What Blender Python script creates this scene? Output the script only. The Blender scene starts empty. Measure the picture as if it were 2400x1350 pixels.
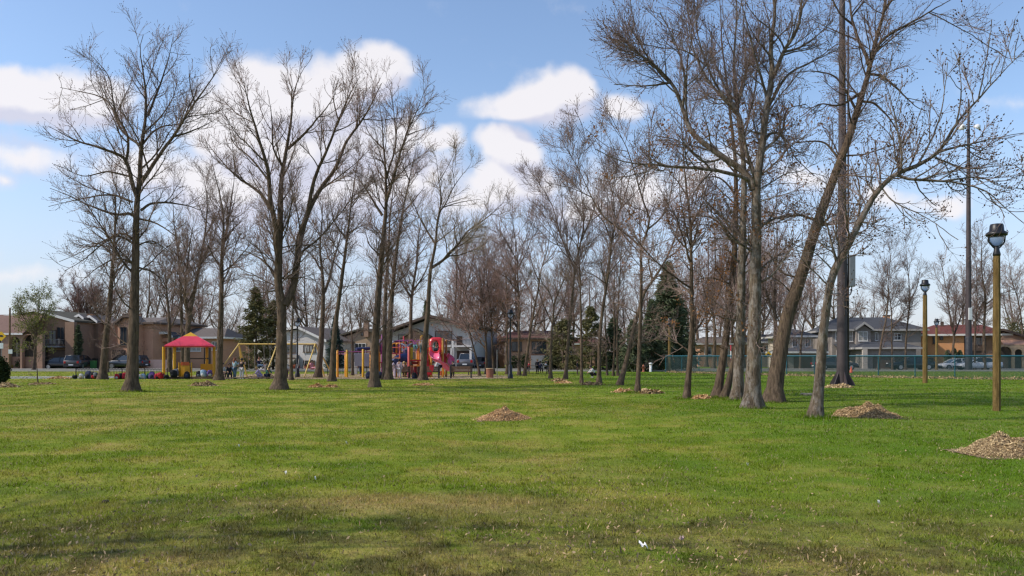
import bpy, math, random
import numpy as np
from mathutils import Vector, Matrix

# ------------------------------------------------------------------ camera model of the photograph (level camera, lens shift)
F = 1900.0; CX = 1200.0; HY = 835.0; EYE = 1.55
def DG(y): return EYE * F / (y - HY)                 # distance of a ground point seen at picture row y
def X(px, D): return (px - CX) / F * D
def Z(py, D): return EYE - (py - HY) / F * D
def P3(px, py, D): return ((px - CX) / F * D, D, EYE - (py - HY) / F * D)
PI = math.pi
COL = bpy.context.scene.collection
rng = np.random.default_rng(7)
random.seed(7)

def gz(x, y):
    """gentle swell of the lawn, flat from the playground onwards"""
    x = np.asarray(x, float); y = np.asarray(y, float)
    a = 0.05*np.sin(x*0.21+1.0)*np.sin(y*0.33+0.4) + 0.035*np.sin(x*0.47+y*0.29) + 0.02*np.sin(x*0.9-y*0.7+2.)
    f = np.clip((50 - y)/12., 0, 1)*np.clip((60-np.abs(x))/15., 0, 1)
    return a*f

# ------------------------------------------------------------------ objects and tags
def link(o):
    COL.objects.link(o); return o
def tag(o, label=None, cat=None, group=None, kind=None):
    if label: o['label'] = label
    if cat: o['category'] = cat
    if group: o['group'] = group
    if kind: o['kind'] = kind
    return o
def thing(name, label, cat, loc=(0,0,0), rz=0.0, group=None, scale=1.0):
    o = bpy.data.objects.new(name, None); link(o)
    o.empty_display_size = 0.2
    o.location = loc; o.rotation_euler = (0,0,rz); o.scale = (scale,)*3
    return tag(o, label, cat, group)
def copy_tree(o, parent=None):
    c = o.copy(); COL.objects.link(c); c.parent = parent
    for ch in list(o.children): copy_tree(ch, c)
    return c

def mesh_np(name, V, faces, mats, mat_idx=None, smooth=True):
    """V (n,3); faces = list of int arrays (m,k)"""
    me = bpy.data.meshes.new(name)
    V = np.ascontiguousarray(V, dtype=np.float32)
    me.vertices.add(len(V)); me.vertices.foreach_set('co', V.ravel())
    loops = np.concatenate([np.asarray(f, dtype=np.int32).ravel() for f in faces])
    sizes = np.concatenate([np.full(len(f), np.asarray(f).shape[1], dtype=np.int32) for f in faces])
    starts = np.concatenate([[0], np.cumsum(sizes)[:-1]]).astype(np.int32)
    me.loops.add(len(loops)); me.loops.foreach_set('vertex_index', loops)
    me.polygons.add(len(sizes)); me.polygons.foreach_set('loop_start', starts)
    if mat_idx is not None: me.polygons.foreach_set('material_index', np.asarray(mat_idx, dtype=np.int32))
    me.polygons.foreach_set('use_smooth', np.full(len(sizes), bool(smooth)))
    for m in (mats if isinstance(mats, (list, tuple)) else [mats]): me.materials.append(m)
    me.update(calc_edges=True)
    return me
def obj_np(name, V, faces, mats, parent=None, mat_idx=None, smooth=True):
    o = link(bpy.data.objects.new(name, mesh_np(name, V, faces, mats, mat_idx, smooth)))
    if parent is not None: o.parent = parent
    return o

class MB:
    """collects shapes; build() links them as ONE mesh object"""
    def __init__(s): s.v = []; s.f = []; s.sm = []
    def add(s, vs, fs, smooth=False):
        b = len(s.v); s.v += [tuple(p) for p in vs]; s.f += [tuple(i+b for i in f) for f in fs]; s.sm += [smooth]*len(fs); return s
    def box(s, x0, x1, y0, y1, z0, z1):
        x0,x1 = min(x0,x1),max(x0,x1); y0,y1=min(y0,y1),max(y0,y1); z0,z1=min(z0,z1),max(z0,z1)
        return s.add([(x0,y0,z0),(x1,y0,z0),(x1,y1,z0),(x0,y1,z0),(x0,y0,z1),(x1,y0,z1),(x1,y1,z1),(x0,y1,z1)],
              [(3,2,1,0),(4,5,6,7),(0,1,5,4),(1,2,6,5),(2,3,7,6),(3,0,4,7)])
    def prism(s, poly, axis, a, b):
        """poly of 2-D points extruded along axis ('x': poly=(y,z); 'y': poly=(x,z); 'z': poly=(x,y))"""
        n = len(poly)
        def p(q, t):
            return (t,q[0],q[1]) if axis == 'x' else ((q[0],t,q[1]) if axis == 'y' else (q[0],q[1],t))
        vs = [p(q,a) for q in poly] + [p(q,b) for q in poly]
        fs = [tuple(range(n)), tuple(range(2*n-1, n-1, -1))] + [(i, (i+1) % n + 0, (i+1) % n + n, i+n)[::-1] for i in range(n)]
        return s.add(vs, fs)
    def tube(s, pts, r, k=8, smooth=True, cap=True):
        pts = [Vector(p) for p in pts]; n = len(pts)
        rs = r if isinstance(r, (list, tuple)) else [r]*n
        vs = []; fs = []
        t0 = (pts[-1]-pts[0]); t0 = t0.normalized() if t0.length > 1e-6 else Vector((0,0,1))
        prev = None
        for i in range(n):
            t = (pts[min(i+1,n-1)]-pts[max(i-1,0)]).normalized()
            if prev is None:
                ref = Vector((0,0,1)) if abs(t.z) < 0.9 else Vector((1,0,0))
                u = t.cross(ref).normalized()
            else:
                u = (prev - t*prev.dot(t)).normalized()
            prev = u; w = t.cross(u)
            for j in range(k):
                a = 2*PI*j/k
                vs.append(pts[i] + (u*math.cos(a)+w*math.sin(a))*rs[i])
        for i in range(n-1):
            for j in range(k):
                fs.append((i*k+j, i*k+(j+1)%k, (i+1)*k+(j+1)%k, (i+1)*k+j))
        s.add(vs, fs, smooth)
        if cap:
            s.add(vs[:k], [tuple(range(k))[::-1]]); s.add(vs[-k:], [tuple(range(k))])
        return s
    def bar(s, a, b, w, h=None):
        """square bar from a to b"""
        h = h or w; a = Vector(a); b = Vector(b); t = (b-a).normalized()
        ref = Vector((0,0,1)) if abs(t.z) < 0.9 else Vector((0,1,0))
        u = t.cross(ref).normalized(); v = u.cross(t)
        q = [u*(w/2)*i+v*(h/2)*j for i,j in ((-1,-1),(1,-1),(1,1),(-1,1))]
        return s.add([a+p for p in q]+[b+p for p in q], [(3,2,1,0),(4,5,6,7),(0,1,5,4),(1,2,6,5),(2,3,7,6),(3,0,4,7)])
    def lathe(s, prof, c=(0,0,0), k=20, smooth=True):
        """prof = [(r,z)] round the z axis at c"""
        vs = [(c[0]+r*math.cos(2*PI*j/k), c[1]+r*math.sin(2*PI*j/k), c[2]+z) for r,z in prof for j in range(k)]
        fs = [(i*k+j, i*k+(j+1)%k, (i+1)*k+(j+1)%k, (i+1)*k+j) for i in range(len(prof)-1) for j in range(k)]
        return s.add(vs, fs, smooth)
    def ball(s, c, r, k=12, m=8, sc=(1,1,1)):
        prof = [(math.sin(PI*i/m)*r, -math.cos(PI*i/m)*r) for i in range(m+1)]
        vs = [(c[0]+q*math.cos(2*PI*j/k)*sc[0], c[1]+q*math.sin(2*PI*j/k)*sc[1], c[2]+z*sc[2]) for q,z in prof for j in range(k)]
        fs = [(i*k+j, i*k+(j+1)%k, (i+1)*k+(j+1)%k, (i+1)*k+j) for i in range(m) for j in range(k)]
        return s.add(vs, fs, True)
    def build(s, name, mat, parent=None, world=False, bevel=0.0):
        """world=True: the coordinates are world ones and the parent is unrotated"""
        me = bpy.data.meshes.new(name)
        off = Vector(parent.location) if (world and parent is not None) else Vector((0,0,0))
        if world and parent is not None and parent.parent is not None: off = off + Vector(parent.parent.location)
        me.from_pydata([(v[0]-off.x, v[1]-off.y, v[2]-off.z) for v in s.v], [], s.f)
        me.polygons.foreach_set('use_smooth', s.sm)
        me.materials.append(mat); me.validate(); me.update()
        o = link(bpy.data.objects.new(name, me))
        if parent is not None: o.parent = parent
        if bevel:
            b = o.modifiers.new('bevel', 'BEVEL'); b.width = bevel; b.segments = 2; b.limit_method = 'ANGLE'
        return o

# ------------------------------------------------------------------ node helpers
def new_mat(name):
    m = bpy.data.materials.new(name); m.use_nodes = True
    nt = m.node_tree; nt.nodes.clear(); return m, nt
def N(nt, typ, inputs=None, **props):
    n = nt.nodes.new(typ)
    for k, v in props.items(): setattr(n, k, v)
    for k, v in (inputs or {}).items():
        if isinstance(v, bpy.types.NodeSocket): nt.links.new(v, n.inputs[k])
        else: n.inputs[k].default_value = v
    return n
def MATH(nt, op, a, b=None, c=None, clamp=False):
    d = {0: a}
    if b is not None: d[1] = b
    if c is not None: d[2] = c
    return N(nt, 'ShaderNodeMath', d, operation=op, use_clamp=clamp).outputs[0]
def VM(nt, op, a, b=None, c=None):
    d = {0: a}
    if b is not None: d[1] = b
    if c is not None: d[2] = c
    n = N(nt, 'ShaderNodeVectorMath', d, operation=op)
    return n.outputs['Value'] if op in ('LENGTH', 'DOT_PRODUCT', 'DISTANCE') else n.outputs['Vector']
def MIXC(nt, fac, a, b, mode='MIX'):
    n = N(nt, 'ShaderNodeMix', data_type='RGBA', blend_type=mode)
    for k, v in ((0, fac), (6, a), (7, b)):
        if isinstance(v, bpy.types.NodeSocket): nt.links.new(v, n.inputs[k])
        else: n.inputs[k].default_value = v if k == 0 else (tuple(v)+(1,))[:4]
    return n.outputs[2]
def NOISE(nt, vec, scale, detail=4, rough=0.55, dim='3D'):
    return N(nt, 'ShaderNodeTexNoise', {'Vector': vec, 'Scale': scale, 'Detail': detail, 'Roughness': rough}, noise_dimensions=dim).outputs['Fac']
def RANGE(nt, v, a, b, c=0.0, d=1.0, smooth=False):
    return N(nt, 'ShaderNodeMapRange', {'Value': v, 'From Min': a, 'From Max': b, 'To Min': c, 'To Max': d},
             interpolation_type='SMOOTHSTEP' if smooth else 'LINEAR').outputs[0]
def OUT(nt, shader, m=None):
    N(nt, 'ShaderNodeOutputMaterial', {'Surface': shader}); return m
def objco(nt): return N(nt, 'ShaderNodeTexCoord').outputs['Object']
def rgb(h):
    """sRGB hex -> linear"""
    h = h.lstrip('#'); c = [int(h[i:i+2], 16)/255 for i in (0,2,4)]
    return tuple(v/12.92 if v <= 0.04045 else ((v+0.055)/1.055)**2.4 for v in c)
_mc = {}
def M(name, col, rough=0.6, var=0.25, scale=6.0, bump=0.0, metal=0.0, spec=0.4, coat=0.0, rnd=0.0):
    """plain surface with uneven tone; cached"""
    if name in _mc: return _mc[name]
    m, nt = new_mat(name); co = objco(nt)
    n1 = NOISE(nt, co, scale, 5); n2 = NOISE(nt, co, scale*7, 3)
    f = MATH(nt, 'ADD', MATH(nt, 'MULTIPLY', n1, 0.7), MATH(nt, 'MULTIPLY', n2, 0.3))
    k = RANGE(nt, f, 0.3, 0.7, 1-var, 1+var)
    if rnd:
        ri = N(nt, 'ShaderNodeObjectInfo').outputs['Random']
        k = MATH(nt, 'MULTIPLY', k, RANGE(nt, ri, 0, 1, 1-rnd, 1+rnd))
    c = VM(nt, 'SCALE', tuple(col)); c.node.inputs[3].default_value = 1.0; nt.links.new(k, c.node.inputs[3])
    b = N(nt, 'ShaderNodeBsdfPrincipled', {'Base Color': c, 'Roughness': rough, 'Metallic': metal, 'Specular IOR Level': spec, 'Coat Weight': coat})
    if bump:
        bp = N(nt, 'ShaderNodeBump', {'Height': f, 'Strength': bump, 'Distance': 0.02}); nt.links.new(bp.outputs[0], b.inputs['Normal'])
    _mc[name] = OUT(nt, b.outputs[0], m); return m

# ------------------------------------------------------------------ scene settings, camera, light
S = bpy.context.scene
S.view_settings.view_transform = 'Standard'; S.view_settings.look = 'None'
S.view_settings.exposure = 0.0; S.view_settings.gamma = 1.0
S.render.resolution_x = 1024; S.render.resolution_y = 576
S.cycles.max_bounces = 6; S.cycles.diffuse_bounces = 3; S.cycles.glossy_bounces = 2; S.cycles.transmission_bounces = 4; S.cycles.transparent_max_bounces = 8
S.cycles.filter_width = 1.35
cam = bpy.data.cameras.new('camera'); camo = link(bpy.data.objects.new('camera', cam))
cam.sensor_width = 36.0; cam.lens = 36.0*F/2400.0
cam.shift_y = (HY-675.0)/2400.0
cam.clip_start = 0.1; cam.clip_end = 6000
camo.location = (0,0,EYE); camo.rotation_euler = (PI/2,0,0)
S.camera = camo

SUN_EL = math.radians(41); SUN_AZ = (-1.0, -0.20)      # the sun stands to the left, a little towards the viewer
_h = Vector((SUN_AZ[0], SUN_AZ[1], 0)).normalized()
SUN_DIR = Vector((_h.x*math.cos(SUN_EL), _h.y*math.cos(SUN_EL), math.sin(SUN_EL)))
sl = bpy.data.lights.new('sun', 'SUN'); sl.energy = 4.0; sl.angle = math.radians(0.6); sl.color = (1.0, 0.93, 0.82)
so = link(bpy.data.objects.new('sun', sl)); so.rotation_euler = (-SUN_DIR).to_track_quat('-Z', 'Y').to_euler(); so.location = (-60, 10, 60)

# ------------------------------------------------------------------ sky: physical sky with cumulus clouds by direction
W = bpy.data.worlds.new('World'); S.world = W; W.use_nodes = True
nt = W.node_tree; nt.nodes.clear()
sky = N(nt, 'ShaderNodeTexSky', sky_type='NISHITA', sun_disc=False, sun_elevation=SUN_EL,
        sun_rotation=math.atan2(SUN_DIR.x, SUN_DIR.y), altitude=50, air_density=1.0, dust_density=0.6, ozone_density=2.0)
skyc = MIXC(nt, 1.0, sky.outputs[0], (1.58, 1.56, 1.58), 'MULTIPLY')
dirv = N(nt, 'ShaderNodeTexCoord').outputs['Generated']
sx = N(nt, 'ShaderNodeSeparateXYZ', {0: dirv})
dy = MATH(nt, 'MAXIMUM', MATH(nt, 'ABSOLUTE', sx.outputs[1]), 0.08)
u = MATH(nt, 'DIVIDE', sx.outputs[0], dy); v = MATH(nt, 'DIVIDE', sx.outputs[2], dy)
# cumulus banks: centre, half width, half height (photo pixels about the horizon point), weight
CL = [(60,215,260,75,1.0),(215,235,130,70,.85),(40,360,200,75,.50),(10,430,90,35,.45),
      (880,160,100,70,1.1),(800,185,130,75,1.0),(670,235,205,105,1.05),(560,300,165,100,1.0),(690,330,260,120,1.0),(560,430,270,110,.85),(800,430,260,120,.78),(350,400,190,95,.62),
      (965,310,62,50,.8),(1045,325,55,45,.75),(960,400,140,80,.65),
      (1250,235,150,62,.95),(1320,200,75,48,.95),(1195,262,95,40,.7),
      (1185,365,90,65,1.0),(1195,430,125,70,.85),(1100,470,160,80,.55),
      (1465,232,75,38,.75),(1640,400,170,70,.45),(1500,450,170,90,.6),(1330,480,160,70,.5),(1900,430,160,45,.45),(2080,445,80,35,.62),(2215,470,85,38,.62),(2330,240,100,28,.28),(900,560,700,70,.28),(40,640,200,40,.4),(600,510,420,150,.34),(1150,560,300,110,.32)]
def field(uu, vv):
    p = N(nt, 'ShaderNodeCombineXYZ', {0: uu, 1: vv, 2: 0.0}).outputs[0]
    w1 = N(nt, 'ShaderNodeTexNoise', {'Vector': p, 'Scale': 9.0, 'Detail': 3.0}).outputs['Color']
    pd = VM(nt, 'MULTIPLY_ADD', VM(nt, 'SUBTRACT', w1, (.5,.5,.5)), (0.11,0.075,0), p)
    acc = None
    for cx, cy, rx, ry, wt in CL:
        a = (F/rx/1.35, F/ry/1.35, 0); b = (-(cx-CX)/rx/1.35, -(HY-cy)/ry/1.35, 0)
        l = VM(nt, 'LENGTH', VM(nt, 'MULTIPLY_ADD', pd, a, b))
        g = MATH(nt, 'MULTIPLY', MATH(nt, 'SUBTRACT', 1.0, l, clamp=True), wt)
        acc = g if acc is None else MATH(nt, 'SMOOTH_MAX', acc, g, 0.12)
    f1 = NOISE(nt, p, 13.0, 8, 0.60)
    return MATH(nt, 'ADD', acc, MATH(nt, 'MULTIPLY', MATH(nt, 'SUBTRACT', f1, 0.5), 0.62))
f0 = field(u, v)
f1 = field(MATH(nt, 'ADD', u, -0.018), MATH(nt, 'ADD', v, 0.03))
alpha = RANGE(nt, f0, 0.12, 0.50, 0, 1, True)
inner = NOISE(nt, N(nt, 'ShaderNodeCombineXYZ', {0: u, 1: MATH(nt, 'MULTIPLY', v, 1.5), 2: 3.0}).outputs[0], 11.0, 6, 0.55)
shade = RANGE(nt, MATH(nt, 'ADD', MATH(nt, 'SUBTRACT', f0, f1), MATH(nt, 'MULTIPLY', MATH(nt, 'SUBTRACT', inner, 0.5), 0.65)), -0.20, 0.17, 0, 1, True)
cc = MIXC(nt, shade, (5.6, 5.6, 6.6), (7.7, 7.4, 7.55))
hz = RANGE(nt, v, -0.02, 0.36, 0.72, 0.0, True)       # paler air close to the horizon
skyc2 = MIXC(nt, hz, skyc, (4.35, 4.6, 5.9))
fin = MIXC(nt, MATH(nt, 'MULTIPLY', alpha, 0.91), skyc2, cc)
bg = N(nt, 'ShaderNodeBackground', {'Color': fin, 'Strength': 0.125})
N(nt, 'ShaderNodeOutputWorld', {'Surface': bg.outputs[0]})

# ------------------------------------------------------------------ lawn
def lawn_colour(nt, co):
    """patchy spring turf: fresh green, yellowish and straw-brown patches, as the lawn has them"""
    big = NOISE(nt, co, 0.13, 4, 0.6); mid = NOISE(nt, co, 0.62, 6, 0.66); fine = NOISE(nt, co, 7.0, 4, 0.65)
    sx = N(nt, 'ShaderNodeSeparateXYZ', {0: co})
    mott = NOISE(nt, VM(nt, 'MULTIPLY', co, (1,1,1)), 1.7, 6, 0.68)
    right = RANGE(nt, MATH(nt, 'ADD', sx.outputs[0], MATH(nt, 'MULTIPLY', MATH(nt, 'SUBTRACT', big, 0.5), 10.0)), 0.5, 7.0, 0, 1, True)
    near = RANGE(nt, MATH(nt, 'ADD', sx.outputs[1], MATH(nt, 'MULTIPLY', MATH(nt, 'SUBTRACT', mid, 0.5), 7.0)), 6.2, 9.6, 1, 0, True)
    g = MIXC(nt, RANGE(nt, mid, 0.36, 0.64), (0.130,0.200,0.013), (0.300,0.325,0.034))
    g = MIXC(nt, MATH(nt, 'MULTIPLY', right, 0.8), g, (0.112,0.205,0.013))
    dry = MATH(nt, 'ADD', RANGE(nt, mid, 0.50, 0.68, 0, 0.70), RANGE(nt, big, 0.50, 0.66, 0, 0.40))
    dry = MATH(nt, 'MULTIPLY', dry, RANGE(nt, right, 0, 1, 1.0, 0.35))
    dry = MATH(nt, 'MAXIMUM', dry, MATH(nt, 'MULTIPLY', near, MATH(nt, 'MULTIPLY', RANGE(nt, mid, 0.36, 0.60, 0.0, 0.80), RANGE(nt, right, 0, 1, 1, 0.45))))
    dry = MATH(nt, 'MULTIPLY', dry, RANGE(nt, fine, 0.32, 0.62, 0.35, 1.25), clamp=True)
    g = MIXC(nt, dry, g, (0.43,0.315,0.105))
    g = MIXC(nt, MATH(nt, 'MULTIPLY', near, RANGE(nt, mott, 0.44, 0.58, 0, 0.75)), g, (0.095,0.070,0.030))     # worn, earthy turf close by
    # a broad dry, trodden patch in the middle of the near lawn
    e = VM(nt, 'LENGTH', VM(nt, 'MULTIPLY', VM(nt, 'SUBTRACT', co, (-0.9, 8.3, 0)), (0.44, 1.25, 0)))
    pt = MATH(nt, 'ADD', e, MATH(nt, 'MULTIPLY', MATH(nt, 'SUBTRACT', mott, 0.5), 2.2))
    g = MIXC(nt, MATH(nt, 'MULTIPLY', RANGE(nt, pt, 0.15, 1.25, 1, 0, True), RANGE(nt, fine, 0.3, 0.65, 0.3, 0.9)), g, (0.47,0.325,0.13))
    return g, fine
gm, nt = new_mat('lawn'); co = objco(nt)
g, fine = lawn_colour(nt, co)
soil = MATH(nt, 'MULTIPLY', RANGE(nt, NOISE(nt, co, 1.1, 6, 0.65), 0.62, 0.72), 0.5)
g = MIXC(nt, soil, g, (0.075,0.055,0.032))
g = MIXC(nt, RANGE(nt, NOISE(nt, co, 26.0, 4, 0.7), 0.35, 0.65, 0.30, 0.0), g, (0.05,0.085,0.012))
b = N(nt, 'ShaderNodeBsdfPrincipled', {'Base Color': g, 'Roughness': 0.95, 'Specular IOR Level': 0.1})
bp = N(nt, 'ShaderNodeBump', {'Height': NOISE(nt, co, 22.0, 6, 0.7), 'Strength': 0.8, 'Distance': 0.05}); nt.links.new(bp.outputs[0], b.inputs['Normal'])
OUT(nt, b.outputs[0])
xs = np.unique(np.concatenate([np.array([-3000,-1500,-700,-350,-200,-120,-80]), np.arange(-60,60.1,1.0), np.array([80,120,200,350,700,1500,3000])]))
ys = np.unique(np.concatenate([np.array([-400,-100,-40,-20,-10]), np.arange(-5,56,1.0), np.array([60,70,84,100,140,200,320,600,1200,2500,4500])]))
gx, gy = np.meshgrid(xs, ys); V = np.stack([gx.ravel(), gy.ravel(), gz(gx, gy).ravel()], 1)
nx, ny = len(xs), len(ys); i0 = (np.arange(ny-1)[:,None]*nx + np.arange(nx-1)[None]).ravel()
tag(obj_np('ground', V, [np.stack([i0, i0+1, i0+nx+1, i0+nx], 1)], gm), kind='structure')

# grass blades, dense near the viewer
bm_, nt = new_mat('grass_blades'); co = objco(nt)
g, fine = lawn_colour(nt, co)
ri = N(nt, 'ShaderNodeNewGeometry').outputs['Random Per Island']
k = RANGE(nt, ri, 0, 1, 0.5, 1.6)
sc_ = VM(nt, 'SCALE', g); nt.links.new(k, sc_.node.inputs[3])
straw = MIXC(nt, MATH(nt, 'GREATER_THAN', ri, 0.90), sc_, (0.42,0.34,0.19))
d1 = N(nt, 'ShaderNodeBsdfDiffuse', {'Color': straw}); d2 = N(nt, 'ShaderNodeBsdfTranslucent', {'Color': straw})
mx = N(nt, 'ShaderNodeMixShader', {0: 0.42, 1: d1.outputs[0], 2: d2.outputs[0]}); OUT(nt, mx.outputs[0])
def blades(y0, y1, dens, h, w):
    n = int(dens*(0.68*(y1*y1-y0*y0)+9.0*(y1-y0))) + 1
    q = rng.uniform(0, 1, n); A, B = 0.68, 9.0; c = q*(A*(y1*y1-y0*y0)+B*(y1-y0)) + A*y0*y0 + B*y0
    y = (-B+np.sqrt(B*B+4*A*c))/(2*A); x = rng.uniform(-1, 1, n)*(0.68*y+4.5)      # wider than the view, for a step to the side
    # uneven tufts
    t = 0.5+0.5*np.sin(x*2.3+np.sin(y*1.7)*2)*np.sin(y*2.9+np.cos(x*1.9)*2); keep = rng.random(n) < 0.45+0.55*t
    x, y, t = x[keep], y[keep], t[keep]; n = len(x)
    a = rng.uniform(0, 2*PI, n); hh = h*rng.uniform(.45, 1.25, n)*(0.7+0.5*t); ww = w*rng.uniform(.6, 1.4, n)
    ln = hh*np.abs(rng.normal(0, .75, n)); b = rng.uniform(0, 2*PI, n); z = gz(x, y) - 0.004
    V = np.empty((n, 3, 3)); dx, dy = np.cos(a)*ww/2, np.sin(a)*ww/2
    V[:,0] = np.stack([x-dx, y-dy, z], 1); V[:,1] = np.stack([x+dx, y+dy, z], 1); V[:,2] = np.stack([x+np.cos(b)*ln, y+np.sin(b)*ln, z+hh], 1)
    return V.reshape(-1, 3)
V = np.concatenate([blades(3.4, 9, 3000, .034, .0075), blades(9, 16, 1300, .036, .011), blades(16, 30, 420, .040, .018), blades(30, 52, 110, .045, .034), blades(52, 82, 26, .05, .06)])
# taller darker tufts here and there
nt_ = 520; cy = 5+rng.gamma(2.0,4.0,nt_); cx_ = rng.uniform(-.66,.66,nt_)*cy; n = nt_*26; i_ = np.repeat(np.arange(nt_),26); q = np.abs(rng.normal(0,.05,n))*(1+cy[i_]/25); a = rng.uniform(0,2*PI,n)
x = cx_[i_]+q*np.cos(a); y = cy[i_]+q*np.sin(a); z = gz(x,y)-.004; hh = rng.uniform(.025,.058,n); ww = .004*(1+cy[i_]/14); t = rng.uniform(0,2*PI,n); ln = rng.normal(0,.03,n)
TV = np.empty((n,3,3)); TV[:,0] = np.stack([x-ww*np.cos(t),y-ww*np.sin(t),z],1); TV[:,1] = np.stack([x+ww*np.cos(t),y+ww*np.sin(t),z],1); TV[:,2] = np.stack([x+ln*np.cos(a)+q*np.cos(a)*.5,y+ln*np.sin(a)+q*np.sin(a)*.5,z+hh],1)
V = np.concatenate([V, TV.reshape(-1,3)])
tag(obj_np('grass', V, [np.arange(len(V)).reshape(-1, 3)], bm_, smooth=False), 'short patchy spring turf of green and straw blades', 'grass', kind='stuff')
# ================================================================== trees
def bark_mat(name, dark, light, moss=0.0, pale=0.0):
    m, nt = new_mat(name); co = objco(nt)
    rnd = N(nt, 'ShaderNodeObjectInfo').outputs['Random']
    c2 = VM(nt, 'ADD', co, N(nt, 'ShaderNodeCombineXYZ', {0: MATH(nt, 'MULTIPLY', rnd, 50.0)}).outputs[0])
    st = VM(nt, 'MULTIPLY', c2, (16, 16, 2.6))
    n1 = NOISE(nt, st, 1.0, 6, 0.65); n2 = NOISE(nt, c2, 2.2, 4); n3 = NOISE(nt, c2, 55.0, 3, .6)
    f = RANGE(nt, MATH(nt, 'ADD', MATH(nt, 'MULTIPLY', n1, .6), MATH(nt, 'ADD', MATH(nt, 'MULTIPLY', n2, .25), MATH(nt, 'MULTIPLY', n3, .15))), .36, .64)
    c = MIXC(nt, f, dark, light)
    if pale:   # grey-white lichen blotches
        c = MIXC(nt, MATH(nt, 'MULTIPLY', RANGE(nt, NOISE(nt, VM(nt, 'MULTIPLY', c2, (7,7,3.5)), 1.0, 5, .7), .46, .60), pale), c, (0.40,0.36,0.32))
    if moss:   # ochre-green moss patches
        c = MIXC(nt, MATH(nt, 'MULTIPLY', RANGE(nt, NOISE(nt, c2, 3.1, 5, .7), .56, .70), moss), c, (0.17,0.14,0.035))
    b = N(nt, 'ShaderNodeBsdfPrincipled', {'Base Color': c, 'Roughness': 0.92, 'Specular IOR Level': 0.15})
    bp = N(nt, 'ShaderNodeBump', {'Height': MATH(nt, 'ADD', n1, MATH(nt, 'MULTIPLY', n3, .4)), 'Strength': 1.0, 'Distance': 0.09}); nt.links.new(bp.outputs[0], b.inputs['Normal'])
    return OUT(nt, b.outputs[0], m)
def twig_mat(name, col, var=0.35):
    m, nt = new_mat(name)
    ri = N(nt, 'ShaderNodeNewGeometry').outputs['Random Per Island']
    c = VM(nt, 'SCALE', tuple(col)); nt.links.new(MATH(nt, 'MULTIPLY', RANGE(nt, ri, 0, 1, 1-var, 1+var), RANGE(nt, N(nt, 'ShaderNodeObjectInfo').outputs['Random'], 0, 1, .75, 1.25)), c.node.inputs[3])
    b = N(nt, 'ShaderNodeBsdfPrincipled', {'Base Color': c, 'Roughness': 0.85, 'Specular IOR Level': 0.2})
    return OUT(nt, b.outputs[0], m)
def leaf_mat(name, col, var=0.4, trans=0.3):
    m, nt = new_mat(name)
    ri = N(nt, 'ShaderNodeNewGeometry').outputs['Random Per Island']
    c = VM(nt, 'SCALE', tuple(col)); nt.links.new(RANGE(nt, ri, 0, 1, 1-var, 1+var), c.node.inputs[3])
    d1 = N(nt, 'ShaderNodeBsdfDiffuse', {'Color': c}); d2 = N(nt, 'ShaderNodeBsdfTranslucent', {'Color': c})
    return OUT(nt, N(nt, 'ShaderNodeMixShader', {0: trans, 1: d1.outputs[0], 2: d2.outputs[0]}).outputs[0], m)
BARK = bark_mat('grey_brown_bark', (0.038,0.027,0.020), (0.225,0.160,0.112), moss=.35)
BARKW = bark_mat('pale_grey_bark', (0.038,0.029,0.021), (0.25,0.185,0.132), moss=.25, pale=.5)
TWIG = twig_mat('brown_twig', (0.25,0.175,0.150))
TWIGR = twig_mat('reddish_twig', (0.30,0.20,0.17))
TWIGL = twig_mat('pale_twig', (0.30,0.235,0.18))
BUD = leaf_mat('brown_bud', (0.115,0.072,0.045), .45, .1)
DEADLEAF = leaf_mat('dry_orange_leaf', (0.26,0.125,0.055), .45, .3)

def tubes_np(P, R, K):
    """P (N,S,3), R (N,S) or (N,S,K) -> verts, quads"""
    n, s, _ = P.shape
    T = np.gradient(P, axis=1); T /= np.linalg.norm(T, axis=2, keepdims=True) + 1e-9
    mean = T.mean(1); ref = np.where(np.abs(mean[:,2:3]) > 0.8, np.array([[1.,0,0]]), np.array([[0,0,1.]]))
    U = np.cross(T, np.broadcast_to(ref[:,None], T.shape)); U /= np.linalg.norm(U, axis=2, keepdims=True) + 1e-9
    Wv = np.cross(T, U)
    a = 2*PI*np.arange(K)/K
    if R.ndim == 2: R = np.repeat(R[:,:,None], K, 2)
    V = P[:,:,None] + R[...,None]*(np.cos(a)[None,None,:,None]*U[:,:,None] + np.sin(a)[None,None,:,None]*Wv[:,:,None])
    base = (np.arange(n)*s*K)[:,None,None] + (np.arange(s-1)*K)[None,:,None]
    j = np.arange(K)[None,None]; j2 = (np.arange(K)+1)[None,None] % K
    Q = np.stack([base+j, base+j2, base+K+j2, base+K+j], -1).reshape(-1, 4)
    return V.reshape(-1, 3), Q
def resample(pts, S):
    """smooth polyline -> S points (Catmull-Rom, even arc length)"""
    p = np.asarray(pts, float)
    if len(p) > 2:
        q = np.vstack([2*p[0]-p[1], p, 2*p[-1]-p[-2]]); out = []
        for i in range(1, len(q)-2):
            t = np.linspace(0, 1, 8, endpoint=False)[:,None]
            a, b, c, d = q[i-1], q[i], q[i+1], q[i+2]
            out.append(.5*((2*b)+(-a+c)*t+(2*a-5*b+4*c-d)*t*t+(-a+3*b-3*c+d)*t**3))
        p = np.vstack(out+[q[-2][None]])
    L = np.concatenate([[0], np.cumsum(np.linalg.norm(np.diff(p, axis=0), axis=1))])
    s = np.linspace(0, L[-1], S)
    return np.stack([np.interp(s, L, p[:,k]) for k in range(3)], 1)
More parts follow.
